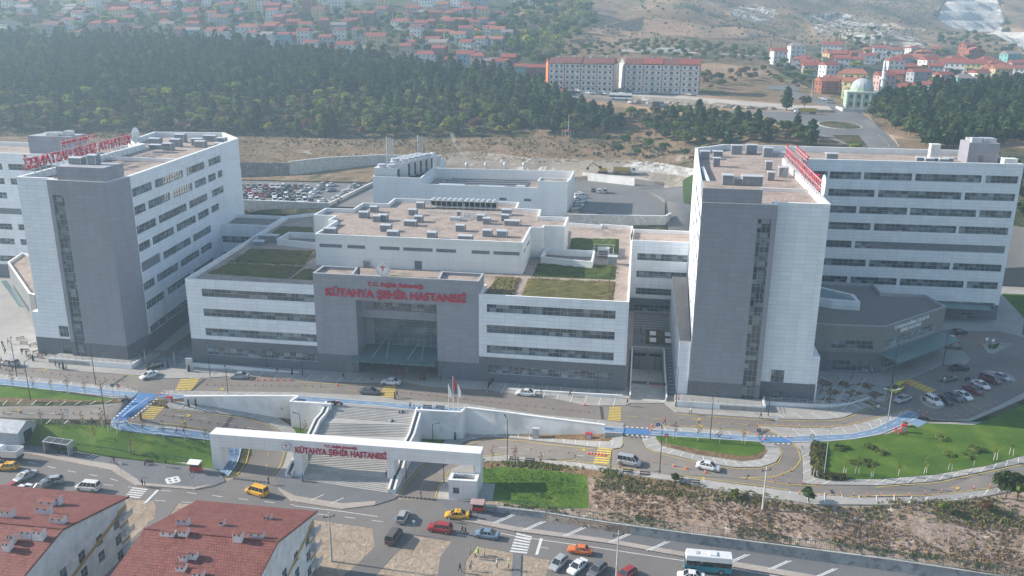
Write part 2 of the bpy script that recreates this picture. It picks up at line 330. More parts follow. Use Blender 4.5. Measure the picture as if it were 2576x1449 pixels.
reg('cut_slope','cut_slope','T',0,[(-300,352),(700,352),(1150,348),(1330,345),(1480,350),(1600,362),(1760,345),(1760,470),(1440,455),(600,442),(-300,430)])
reg('dirt_cut','dirt_cut','T',0,[(1030,398),(1180,380),(1330,395),(1480,402),(1600,402),(1770,440),(1770,473),(1445,452),(1030,425)])
reg('rock_face','rock_white','T',0,[(1585,408),(1640,405),(1770,428),(1770,448),(1700,440),(1600,428),(1560,422)])
reg('dirt_road','track_dirt','T',.03,[(1500,436),(1620,446),(1770,462),(1770,473),(1600,452),(1440,443)])
reg('dirt_road','track_dirt','T',.03,[(1440,236),(1700,240),(1990,264),(2100,268),(2104,276),(1990,276),(1700,250),(1440,241)])
reg('dirt_mound_strip','dirt_cut','T',0,[(1430,236),(1500,236),(1760,252),(1990,278),(1990,284),(1750,266),(1560,250),(1440,243)])
reg('street_far','asphalt_far','T',.05,[(1370,222),(1560,228),(1760,232),(1800,240),(1600,238),(1430,238),(1380,234)])
reg('street_far','asphalt_far','T',.05,[(1400,238),(1560,250),(1760,276),(1990,283),(2060,286),(2100,283),(2085,268),(1990,245),(1960,228),(1990,226),(2100,262),(2140,268),(2185,300),(2230,335),(2262,372),(2200,374),(2160,372),(2110,355),(1990,318),(1880,295),(1760,286),(1600,262),(1420,243)])
reg('street_far','asphalt_far','T',.05,[(1925,212),(2010,216),(2010,228),(1930,224)])
reg('street_far','asphalt_far','T',.05,[(180,20),(215,20),(240,60),(255,95),(225,95),(205,60)])
reg('street_far','asphalt_far','T',.05,[(595,55),(650,55),(640,85),(640,112),(585,112),(605,80)])
reg('street_far','asphalt_far','T',.05,[(905,105),(960,85),(950,125),(920,138),(890,138)])
rc=att(2112,318)
reg('traffic_island','concrete_light','T',.22,[(rc[0]+9.6*math.cos(k*.393),rc[1]+9.6*1.05*math.sin(k*.393))for k in range(16)],'W')
reg('traffic_island_grass','forest_floor','T',.28,[(rc[0]+9.0*math.cos(k*.393),rc[1]+9.0*1.05*math.sin(k*.393))for k in range(16)],'W')
reg('traffic_island_grass','forest_floor','T',.2,[(2095,341),(2160,341),(2185,374),(2150,374)])
reg('traffic_island_grass','dry_field','T',.2,[(1790,281),(1900,291),(1950,300),(1930,308),(1850,298)])
reg('street_far','asphalt_far','T',.05,[(2480,560),(2640,580),(2640,735),(2575,700),(2480,640)])
reg('pavement','paving','T',.15,[(2480,690),(2560,700),(2640,740),(2640,770),(2560,735),(2480,715)])
# rear platform of the hospital (parking decks)
reg('parking_lot','asphalt_far','Q',0,[(-150,107.5),(-36,107.5),(-36,154),(-150,148)],'L')
reg('rear_yard','asphalt_far','Q',0,[(-36,107.5),(49,107.5),(49,104),(82,107),(83,172),(45,180),(-36,160)],'L')
reg('road','asphalt_far','T',.02,[(1612,480),(1690,478),(1760,490),(1760,600),(1700,590),(1680,560),(1675,520),(1650,500)],16)
reg('lawn','hedge','T',.1,[(1715,488),(1760,486),(1760,545),(1718,540)],14)
# lower city: street and everything south of the lawn fence
reg('city_ground','sand_plot','S',0,[(-400,1092)]+FENCE+WALLB+[(2900,1540),(2900,1900),(-600,1900)])
reg('street','asphalt_street','S',.03,[(-250,1120),(0,1129),(167,1163),(283,1186),(343,1223),(490,1234),(534,1226),(567,1213),(600,1200),(690,1200),(704,1236),(734,1263),(860,1283),(943,1273),(993,1256),(1098,1258),(1126,1286),(1143,1309),(1293,1339),(1526,1369),(1718,1403),(1837,1428),(2050,1465),(2500,1540),(2900,1600),(2900,1900),(2300,1560),(1700,1465),(1393,1411),(1150,1365),(1040,1347),(957,1332),(777,1306),(600,1282),(420,1262),(330,1256),(200,1250),(-250,1235)])
reg('street','asphalt_street','S',.03,[(936,1328),(1045,1345),(992,1396),(943,1449),(900,1500),(800,1500),(892,1426),(942,1376)])
reg('street','asphalt_street','S',.03,[(1137,1362),(1200,1374),(1172,1410),(1166,1500),(1085,1500),(1100,1449),(1108,1400)])
reg('street','asphalt_street','S',.03,[(384,1258),(450,1264),(400,1330),(330,1420),(300,1420),(330,1356),(388,1304),(392,1275)])
reg('parking_bay','asphalt_street','S',.03,[(1383,1408),(1750,1470),(1750,1560),(1360,1500)])
reg('pavement','cobble','S',.17,[(-250,1100)]+FENCE[:10]+[(552,1188),(567,1212),(534,1225),(490,1233),(343,1222),(283,1185),(167,1162),(0,1128),(-250,1119)])
reg('pavement','paving_sand','S',.175,[(-250,1112),(0,1121),(100,1141),(220,1160),(290,1170),(300,1178),(345,1206),(352,1216),(490,1227),(530,1220),(490,1233),(343,1222),(283,1185),(167,1162),(0,1128),(-250,1119)])
reg('pavement','cobble','S',.17,[(688,1200),(735,1203),(975,1242),(1002,1249),(992,1257),(943,1272),(860,1282),(734,1262),(704,1236)])
reg('pavement','paving_sand','S',.175,[(700,1228),(740,1248),(862,1268),(945,1262),(943,1272),(860,1282),(734,1262),(704,1236)])
reg('pavement','cobble','S',.17,[(1098,1257),(1131,1260),(1201,1264)]+WALLB+[(2900,1540),(2900,1600),(2500,1539),(2050,1464),(1837,1427),(1718,1402),(1526,1368),(1293,1338),(1143,1308),(1126,1285)])
reg('pavement','paving_sand','S',.175,[(1140,1296),(1300,1327),(1526,1357),(1718,1390),(1837,1413),(2050,1449),(2500,1520),(2500,1538),(2050,1463),(1837,1426),(1718,1401),(1526,1367),(1293,1337),(1143,1307)])
reg('pavement','cobble','S',.15,[(1291,1393),(1312,1396),(1307,1500),(1282,1500)])
# the sloping belt between street and hospital
reg('slope','slope_soil','T',0,[(1201,1150),(1222,1273),(1359,1291),(1526,1319),(1718,1338),(1984,1369),(2250,1405),(2900,1500),(2900,1150),(2500,1180),(2350,1240),(1900,1230),(1560,1160)])
reg('lawn','lawn','T',.02,[(-200,1060),(0,1072),(78,1068),(150,1068),(283,1070),(300,1084),(391,1095),(503,1107),(530,1110),(570,1122),(574,1139),(567,1166),(550,1184),(537,1180)]+FENCE[:9][::-1]+[(-200,1092)])
reg('lawn','lawn','T',.02,[(-200,962),(0,968),(150,987),(285,1004),(300,1008),(250,1012),(100,1005),(-200,998)])
reg('planting','mulch','T',.02,[(-200,998),(100,1003),(250,1008),(315,1003),(300,1010),(200,1011),(0,1011),(-200,1010)])
reg('loop_road','asphalt','T',.03,[(-200,1026),(0,1023),(195,1021),(293,1015),(332,1004),(349,986),(402,990),(440,1003),(377,1008),(372,1020),(426,1029),(503,1037),(538,1039),(626,1050),(675,1066),(712,1089),(722,1110),(722,1136),(710,1173),(687,1200),(597,1200),(624,1166),(634,1140),(632,1122),(600,1105),(520,1084),(410,1069),(322,1063),(300,1058),(283,1056),(78,1053),(0,1050),(-200,1050)])
reg('pavement','paving','T',.15,[(434,1006),(460,1006),(560,1014),(700,1052),(730,1072),(760,1100),(730,1130),(722,1136),(722,1110),(712,1089),(675,1066),(626,1050),(538,1039),(503,1037),(428,1029),(420,1018)])
reg('planting','mulch','T',.16,[(430,1010),(470,1006),(600,1022),(735,1040),(732,1066),(718,1058),(640,1032),(520,1018)])
reg('lawn','lawn','T',.14,[(728,1064),(808,1066),(800,1110),(750,1105),(740,1078)])
reg('pavement','paving','T',.15,[(735,1120),(745,1100),(790,1110),(770,1150),(738,1203),(690,1200),(712,1173),(724,1136)])
reg('bike_path','bike_blue','T',.10,[(283,1057),(316,1058),(312,1062),(322,1068),(391,1077),(503,1087),(560,1095),(598,1108),(610,1126),(605,1142),(597,1166),(575,1198),(552,1186),(567,1166),(574,1139),(568,1124),(530,1109),(503,1105),(391,1094),(297,1082),(279,1072),(278,1062)])
reg('bike_path','bike_deep','T',.05,[(350,988),(398,992),(372,1015),(316,1058),(283,1057)])
reg('pavement','paving','T',.12,[(318,1060),(330,1064),(410,1071),(520,1086),(598,1106),(560,1094),(503,1086),(391,1076),(325,1067)])
reg('slope','mulch','T',0,[(1201,1140),(1560,1155),(1750,1195),(1760,1235),(1600,1215),(1480,1200),(1359,1182),(1259,1176),(1212,1182)])
reg('lawn','lawn','T',.03,[(1205,1182),(1259,1174),(1359,1180),(1476,1196),(1481,1240),(1479,1279),(1359,1279),(1259,1263),(1215,1256),(1205,1230)])
reg('pavement','paving','T',.08,[(1195,1215),(1246,1218),(1238,1260),(1195,1258)])
reg('loop_road','asphalt','T',.03,[(1002,1250),(1022,1213),(1052,1180),(1072,1166),(1110,1140),(1152,1123),(1176,1110),(1219,1101),(1293,1104),(1493,1126),(1540,1131),(1560,1130),(1567,1122),(1570,1090),(1571,1066),(1640,1076),(1617,1096),(1614,1107),(1623,1125),(1650,1138),(1700,1148),(1754,1162),(1846,1177),(1914,1177),(1953,1164),(1966,1142),(1959,1125),(1939,1115),(1920,1108),(1910,1096),(1894,1091),(1933,1080),(1966,1096),(1996,1114),(2013,1132),(2018,1156),(2019,1195),(2017,1216),(2050,1221),(2217,1223),(2350,1213),(2484,1186),(2576,1166),(2800,1115),(2800,1160),(2576,1213),(2494,1231),(2317,1251),(2150,1253),(1984,1236),(1717,1199),(1560,1180),(1460,1165),(1276,1145),(1212,1150),(1136,1180),(1126,1200),(1106,1226),(1098,1257)])
reg('pavement','paving','T',.15,[(1200,1150),(1213,1151),(1276,1146),(1460,1166),(1560,1181),(1717,1200),(1984,1237),(2150,1254),(2317,1252),(2494,1232),(2576,1214),(2800,1161),(2800,1180),(2576,1230),(2500,1246),(2417,1260),(2250,1271),(2050,1270),(1884,1247),(1718,1214),(1526,1187),(1359,1164),(1226,1161),(1200,1170)])
reg('pavement','paving','T',.15,[(1098,1256),(1106,1227),(1126,1201),(1136,1181),(1190,1157),(1200,1262),(1131,1259)])
reg('pavement','paving','T',.15,[(985,1243),(990,1225),(1010,1180),(1040,1120),(1060,1108),(1110,1120),(1130,1100),(1190,1086),(1300,1088),(1450,1095),(1521,1090),(1569,1090),(1566,1122),(1558,1129),(1540,1130),(1493,1125),(1293,1103),(1219,1100),(1176,1109),(1152,1122),(1110,1139),(1072,1165),(1052,1179),(1022,1212),(1001,1249)])
reg('lawn','lawn','T',.14,[(1045,1085),(1052,1088),(1163,1094),(1120,1104),(1105,1118),(1060,1110),(1035,1120)])
reg('planting','mulch','T',.16,[(1160,1066),(1168,1076),(1230,1078),(1300,1086),(1350,1090),(1353,1103),(1240,1094),(1160,1092)])
reg('planting','mulch','T',.16,[(1352,1088),(1450,1088),(1530,1092),(1540,1106),(1530,1112),(1460,1109),(1354,1103)])
reg('pavement','paving','T',.14,[(1617,1095),(1640,1090),(1900,1106),(1925,1114),(1939,1116),(1959,1126),(1966,1142),(1952,1163),(1914,1176),(1846,1176),(1754,1161),(1700,1147),(1650,1137),(1624,1124),(1615,1107)])
reg('planting','mulch','T',.18,[(1649,1103),(1700,1104),(1900,1112),(1922,1122),(1930,1136),(1914,1156),(1865,1162),(1748,1144),(1666,1123)])
reg('lawn','lawn','T',.2,[(1650,1099),(1700,1101),(1860,1108),(1904,1113),(1922,1123),(1922,1134),(1904,1146),(1865,1150),(1767,1134),(1689,1119),(1654,1109)])
reg('pavement','paving','T',.14,[(1996,1113),(2050,1112),(2200,1096),(2290,1063),(2340,1064),(2576,1062),(2800,990),(2800,1114),(2576,1165),(2484,1185),(2350,1212),(2217,1222),(2050,1220),(2018,1215),(2020,1195),(2019,1156),(2014,1132)])
reg('lawn','lawn','T',.18,[(2046,1120),(2050,1113),(2167,1103),(2234,1093),(2270,1078),(2300,1068),(2330,1066),(2450,1071),(2530,1040),(2640,990),(2800,960),(2800,1085),(2576,1147),(2484,1173),(2350,1196),(2217,1207),(2117,1208),(2052,1199),(2040,1166)])
# the hospital platform, level
PF=[(-200,955),(0,967),(176,986),(285,1003),(332,1003),(350,988),(398,992),(434,1005),(463,1002),(735,1003),(744,1004),(748,1010),(729,1012),(838,1020),(1045,1035),(1160,1039),(1170,1031),(1300,1046),(1521,1073),(1521,1090),(1566,1091),(1571,1076),(1636,1080),(1636,1096),(1780,1104),(1914,1113),(1994,1114),(2075,1112),(2149,1106),(2217,1094),(2290,1061),(2321,1046),(2344,1056),(2440,1060),(2515,1030),(2650,970)]
PFxy=[atz(u,v,0)[:2]for u,v in PF]
REG.append(('plaza','paving','P',.12,PFxy+[L2W(240,30),L2W(225,70),L2W(200,104),L2W(-150,104),L2W(-170,20)]))
reg('lawn','lawn','P',.16,[(178,40),(230,30),(226,95),(186,95),(183,70),(177,56)],'L')
RU=[(-250,880),(0,905),(64,925),(200,935),(348,945),(370,944),(380,952),(514,952),(577,947),(675,945),(729,955),(831,961),(938,963),(1013,960),(1035,964),(1084,973),(1223,981),(1309,995),(1376,999),(1476,1021),(1576,1021),(1585,1015),(1672,1015),(1700,1038),(1922,1053),(2012,1056),(2081,1056),(2122,1051),(2169,1031),(2227,1008),(2233,988),(2229,976),(2245,966),(2296,950),(2374,917),(2429,917),(2441,905),(2423,884),(2374,876),(2361,843),(2386,833),(2511,833),(2576,850),(2750,880)]
RL=[(2750,905),(2650,950),(2515,1020),(2438,1054),(2395,1058),(2344,1055),(2313,1045),(2286,1031),(2208,1053),(2184,1060),(2139,1071),(2090,1078),(2012,1078),(1904,1072),(1933,1080),(1966,1096),(1994,1114),(1914,1113),(1910,1096),(1894,1091),(1861,1086),(1685,1073),(1658,1073),(1637,1082),(1636,1096),(1566,1091),(1569,1066),(1516,1058),(1359,1044),(1169,1016),(1026,1008),(943,997),(753,988),(577,986),(469,984),(414,982),(400,992),(350,988),(348,984),(312,973),(234,968),(125,954),(0,942),(-250,925)]
reg('road','asphalt','P',.0,RU+RL)
reg('bike_path','bike_blue','P',.13,[(-200,940),(0,954),(176,970),(293,984),(348,987),(332,1001),(293,996),(176,987),(0,968),(-200,953)])
reg('bike_path','bike_blue','P',.13,[(402,991),(463,995),(748,997),(943,1011),(1036,1019),(1163,1028),(1160,1037),(1026,1031),(943,1021),(750,1009),(742,1003),(463,1002),(398,1000)])
reg('bike_path','bike_blue','P',.13,[(1521,1073),(1571,1077),(1568,1091),(1521,1088)])
reg('bike_path','bike_deep','P',.02,[(1571,1077),(1636,1081),(1636,1094),(1568,1091)])
reg('bike_path','bike_blue','P',.13,[(1637,1082),(1800,1092),(1904,1100),(1916,1112),(1850,1108),(1636,1096)])
reg('bike_path','bike_deep','P',.02,[(1904,1100),(1970,1100),(1996,1113),(1916,1112)])
reg('bike_path','bike_blue','P',.13,[(1970,1100),(2002,1098),(2075,1095),(2139,1093),(2198,1080),(2260,1049),(2286,1037),(2304,1043),(2321,1045),(2290,1060),(2274,1068),(2217,1092),(2149,1105),(2075,1111),(1996,1113)])
reg('bike_path','bike_blue','P',.14,[(2286,1065),(2302,1053),(2333,1063),(2311,1076)],None)
reg('pavement','paving','P',.14,[(2310,1002),(2316,996),(2350,988),(2378,1000),(2378,1010),(2376,1026),(2350,1029),(2322,1020)],sm=1)
reg('pavement','paving','P',.14,[(2460,940),(2480,931),(2520,938),(2550,945),(2556,962),(2540,960),(2500,945)],sm=1)
reg('pavement','paving','P',.14,[(2470,868),(2520,863),(2550,866),(2500,890),(2484,889)])
reg('planting','hedge','P',.3,[(2484,870),(2515,866),(2506,878),(2490,880)])
reg('plaza','cobble','P',.13,[(73.2,27),(88,27),(88,57),(73.2,57)],'L')
reg('plaza','cobble','P',.13,[(81.5,-1),(85.6,-1),(85.6,27),(81.5,27)],'L')
reg('roof_planting','forest_floor','P',.25,[(76.5,31),(84,31),(84,42),(76.5,42)],'L')
for a_ in(77.6,81.6):
 for b_ in(32.5,37.6):reg('white_gravel_bed','coping','P',.3,[(a_,b_),(a_+1.6,b_),(a_+1.6,b_+3.2),(a_,b_+3.2)],'L')
for k in range(3):
 reg('planting','mulch','P',.16,[(119.5+4.5*k-1+dx,7.5+dy)for dx,dy in((0,-1.8),(2.2,0),(0,1.8),(-2.2,0))],'L')
 reg('planting','mulch','P',.16,[(117.5+4.5*k+dx,12.5+dy)for dx,dy in((0,-1.8),(2.2,0),(0,1.8),(-2.2,0))],'L')
 reg('planting','mulch','P',.16,[(116.5+4.5*k+dx,2.5+dy)for dx,dy in((0,-1.6),(2.0,0),(0,1.6),(-2.0,0))],'L')
reg('ramp_road','concrete_light','PR',0,[(73.4,-4.5),(80.8,-4.5),(80.8,26.2),(73.4,26.2)],'L')
reg('ramp_road','concrete','PL',0,[(-42.3,-3),(-34.4,-3),(-35.4,40),(-43.3,40)],'L')
reg('terrace','paving','P1',.0,[(82.8,-6.5),(101.8,-6.2),(101.8,-1.9),(82.8,-1.9)],'L')
reg('terrace','paving','P1',.0,[(-65.5,-6.2),(-43.5,-6.6),(-43.5,-2.6),(-65.5,-2.2)],'L')
def zfun(mode,x,y):
 if mode=='TQ':
  z=Tn(x,y); f=z/13.0; k=np.floor(f); return(k+np.clip((f-k-.55)/.35,0,1))*13.0
 if mode[0]=='T':return Tn(x,y)
 if mode[0]=='Q':return np.full(len(x),16.9)
 a=(x-OX)*CT+(y-OY)*ST
 if mode[0]=='S':return-6.55-.012*(a+9)
 b=-(x-OX)*ST+(y-OY)*CT
 if mode=='PR':return np.clip(-(b+4.5)*.19,-5,0)
 if mode=='PL':return np.clip(-(b+3)*.15,-5,0)
 if mode=='P1':return np.full(len(x),1.05)
 return np.zeros(len(x))
def vis(x,y,m=70):return np.abs(x)<y*.66+m
pts=[];
def grid(x0,x1,y0,y1,s):
 xs,ys=np.meshgrid(np.arange(x0,x1,s)+.013,np.arange(y0,y1,s)+.017); xs=xs.ravel(); ys=ys.ravel()
 k=vis(xs,ys); return list(zip(xs[k],ys[k]))
pts+=grid(-260,300,84,330,4)+grid(-420,520,330,640,6.5)+grid(-600,900,640,1350,10)+grid(-900,1180,1350,1900,18)
qx,qy=np.meshgrid(np.arange(480,900,5.),np.arange(850,1350,5.)); qk=qx.ravel()/qy.ravel()>.5; pts+=list(zip(qx.ravel()[qk],qy.ravel()[qk]))
hull=[(-260,80),(300,80),(1230,1895),(-880,1895)]
V2=[Vector(p)for p in pts]; E2=[]
def addloop(L):
 s=len(V2); V2.extend(Vector(p)for p in L); E2.extend((s+i,s+(i+1)%len(L))for i in range(len(L)))
addloop(hull)
for r in REG:addloop([(x,y)for x,y in r[4]])
cv,ce,cf,*_=delaunay_2d_cdt(V2,E2,[],0,1e-3)
CV=np.array([[p.x,p.y]for p in cv]); CF=np.array([f for f in cf if len(f)==3])
cen=CV[CF].mean(1)
def pip(P,poly):
 poly=np.array(poly); x,y=P[:,0],P[:,1]; c=np.zeros(len(P),bool); j=len(poly)-1
 k=(x>=poly[:,0].min())&(x<=poly[:,0].max())&(y>=poly[:,1].min())&(y<=poly[:,1].max()); I=np.nonzero(k)[0]; x=x[I]; y=y[I]; cc=c[I]
 for i in range(len(poly)):
  xi,yi=poly[i]; xj,yj=poly[j]
  if yi!=yj:cc^=((yi>y)!=(yj>y))&(x<(xj-xi)*(y-yi)/(yj-yi)+xi)
  j=i
 c[I]=cc; return c
reg_of=np.full(len(CF),-1)
for i,r in enumerate(REG):reg_of[pip(cen,r[4])]=i
REG.append(('terrain','town_ground','T',0,[])); reg_of[reg_of<0]=len(REG)-1
ztri=np.zeros((len(CF),3))
for i,r in enumerate(REG):
 k=reg_of==i
 if k.any():
  q=CV[CF[k]]; ztri[k]=zfun(r[2],q[...,0].ravel(),q[...,1].ravel()).reshape(-1,3)+r[3]
edge={}
for t in range(len(CF)):
 for j in range(3):
  a,b=int(CF[t,j]),int(CF[t,(j+1)%3]); edge.setdefault((min(a,b),max(a,b)),[]).append((t,j))
meshes={}
for t in range(len(CF)):
 r=REG[reg_of[t]]; g=meshes.setdefault((r[0],r[1]),([],[],{}))
 idx=[]
 for j in range(3):
  key=(int(CF[t,j]),round(ztri[t,j],4))
  if key not in g[2]:g[2][key]=len(g[0]); g[0].append((CV[CF[t,j]][0],CV[CF[t,j]][1],ztri[t,j]))
  idx.append(g[2][key])
 p=[g[0][i]for i in idx]
 if(p[1][0]-p[0][0])*(p[2][1]-p[0][1])-(p[1][1]-p[0][1])*(p[2][0]-p[0][0])<0:idx=idx[::-1]
 g[1].append(tuple(idx))
for(a,b),L in edge.items():
 if len(L)!=2:continue
 (t1,j1),(t2,j2)=L
 if reg_of[t1]==reg_of[t2]:continue
 def zz(t,v):return ztri[t,list(CF[t]).index(v)]
 za1,zb1,za2,zb2=zz(t1,a),zz(t1,b),zz(t2,a),zz(t2,b)
 if za1+zb1<za2+zb2:t1,t2,za1,zb1,za2,zb2=t2,t1,za2,zb2,za1,zb1
 if(za1-za2)+(zb1-zb2)<.002:continue
 r=REG[reg_of[t1]]; g=meshes[(r[0],r[1])]; s=len(g[0])
 pa,pb=CV[a],CV[b]
 g[0].extend([(pa[0],pa[1],za1),(pb[0],pb[1],zb1),(pb[0],pb[1],zb2-.03),(pa[0],pa[1],za2-.03)])
 c=CV[CF[t1]].mean(0); n=np.array([pb[1]-pa[1],-(pb[0]-pa[0])])
 g[1].append((s,s+1,s+2,s+3)if n@(c-pa)>0 else(s+3,s+2,s+1,s))
GROUND=[]
for(nm,mt),(vs,fs,_)in meshes.items():
 me=bpy.data.meshes.new(nm); me.from_pydata(vs,[],fs); me.materials.append(MATS[mt]); me.polygons.foreach_set('use_smooth',[len(f)==3 for f in fs])
 o=bpy.data.objects.new(nm,me); COL.objects.link(o); o['kind']='structure'; GROUND.append(o)
print('ground',len(CF),'tris',len(GROUND))
# mesh builder
class MB:
 def __init__(s,off=(0,0,0)):s.v=[]; s.f=[]; s.m=[]; s.mats=[]; s.off=off
 def mi(s,m):
  if m not in s.mats:s.mats.append(m)
  return s.mats.index(m)
 def poly(s,P,m):
  i=len(s.v); s.v.extend((p[0]-s.off[0],p[1]-s.off[1],p[2]-s.off[2])for p in P); s.f.append(tuple(range(i,i+len(P)))); s.m.append(s.mi(m))
 def box(s,x0,y0,z0,x1,y1,z1,m,top=None):
  P=[(x0,y0,z0),(x1,y0,z0),(x1,y1,z0),(x0,y1,z0),(x0,y0,z1),(x1,y0,z1),(x1,y1,z1),(x0,y1,z1)]
  s.hex(P,m,top)
 def hex(s,P,m,top=None):
  for f,mm in(((0,3,2,1),m),((4,5,6,7),top or m),((0,1,5,4),m),((1,2,6,5),m),((2,3,7,6),m),((3,0,4,7),m)):
   s.poly([P[i]for i in f],mm)
 def bar(s,a,b,w,h,m):
  a=Vector(a); b=Vector(b); d=(b-a).normalized(); up=Vector((0,0,1))
  if abs(d.z)>.95:up=Vector((0,1,0))
  r=d.cross(up).normalized()*(w/2); u=r.cross(d).normalized()*(h/2)
  s.hex([a-r-u,a+r-u,b+r-u,b-r-u,a-r+u,a+r+u,b+r+u,b-r+u],m)
 def cyl(s,a,b,r0,m,r1=None,n=8,cap=True):
  a=Vector(a); b=Vector(b); d=(b-a).normalized(); r1=r0 if r1 is None else r1
  t=Vector((1,0,0))if abs(d.x)<.9 else Vector((0,1,0)); e=d.cross(t).normalized(); g=d.cross(e)
  A=[a+(e*math.cos(2*math.pi*k/n)+g*math.sin(2*math.pi*k/n))*r0 for k in range(n)]
  B=[b+(e*math.cos(2*math.pi*k/n)+g*math.sin(2*math.pi*k/n))*r1 for k in range(n)]
  for k in range(n):s.poly([A[k],A[(k+1)%n],B[(k+1)%n],B[k]],m)
  if cap:s.poly(A[::-1],m); s.poly(B,m)
 def prism(s,P,z0,z1,m,top=None):
  n=len(P)
  for i in range(n):
   a,b=P[i],P[(i+1)%n]; s.poly([(*a,z0),(*b,z0),(*b,z1),(*a,z1)],m)
  s.poly([(*p,z1)for p in P],top or m); s.poly([(*p,z0)for p in P[::-1]],m)
 def blob(s,c,r,m,n=7,k=5,jit=.0):
  rings=[]
  for i in range(k+1):
   ph=math.pi*i/k; rings.append([(c[0]+r[0]*math.sin(ph)*math.cos(2*math.pi*j/n)*(1+R.uniform(-jit,jit)),c[1]+r[1]*math.sin(ph)*math.sin(2*math.pi*j/n)*(1+R.uniform(-jit,jit)),c[2]-r[2]*math.cos(ph))for j in range(n)])
  for i in range(k):
   for j in range(n):s.poly([rings[i][j],rings[i][(j+1)%n],rings[i+1][(j+1)%n],rings[i+1][j]],m)
 def mesh(s,name,uv=True):
  me=bpy.data.meshes.new(name); me.from_pydata(s.v,[],s.f)
  for m in s.mats:me.materials.append(MATS[m])
  me.polygons.foreach_set('material_index',s.m)
  if uv:
   L=me.uv_layers.new(name='uv'); arr=np.zeros((len(me.loops),2)); k=0
   for f in s.f:
    p0,p1,p2=(np.array(s.v[f[0]]),np.array(s.v[f[1]]),np.array(s.v[f[2]])); n=np.cross(p1-p0,p2-p0); h=math.hypot(n[0],n[1])
    if h<.35*(abs(n[2])+1e-9)or h==0:
     for i in f:arr[k]=s.v[i][:2]; k+=1
    else:
     t=(-n[1]/h,n[0]/h)
     for i in f:q=s.v[i]; arr[k]=(q[0]*t[0]+q[1]*t[1],q[2]); k+=1
   L.data.foreach_set('uv',arr.ravel())
  me.validate(); return me
 def build(s,name,parent=None,loc=None):
  o=bpy.data.objects.new(name,s.mesh(name)); COL.objects.link(o)
  if parent:o.parent=parent
  if loc:o.location=loc
  return o
def tag(o,label=None,cat=None,group=None,kind=None):
 if label:o['label']=label
 if cat:o['category']=cat
 if group:o['group']=group
 if kind:o['kind']=kind
 return o
def thing(name,loc,label,cat,rz=0,group=None):
 o=bpy.data.objects.new(name,None); COL.objects.link(o); o.location=loc; o.rotation_euler=(0,0,rz); o.empty_display_size=.1
 return tag(o,label,cat,group)
KIDS={}
def copy_tree(o,loc=None,rz=None,scale=None,label=None,parent=None,matmap=None):
 c=o.copy(); COL.objects.link(c)
 if parent:c.parent=parent
 if loc is not None:c.location=loc
 if rz is not None:c.rotation_euler=(0,0,rz)
 if scale is not None:c.scale=scale if hasattr(scale,'__len__')else(scale,)*3
 if label:c['label']=label
 if matmap and c.data is not None:
  for i,sl_ in enumerate(c.material_slots):
   mn_=sl_.material.name if sl_.material else ''
   if mn_ in matmap:sl_.link='OBJECT'; sl_.material=MATS[matmap[mn_]]
 ch=KIDS.get(o.name)
 if ch is None:ch=list(o.children)
 for k in ch:copy_tree(k,parent=c,matmap=matmap)
 return c
BLD_RZ=TH
class Hosp:
 def __init__(s,name,a,b,z,label,cat):
  x,y=L2W(a,b); s.o=thing(name,(x,y,z),label,cat,TH); s.off=(a,b,z); s.name=name
 def mb(s):return MB(s.off)
 def put(s,mb,name,parent=None):return mb.build(name,parent or s.o)
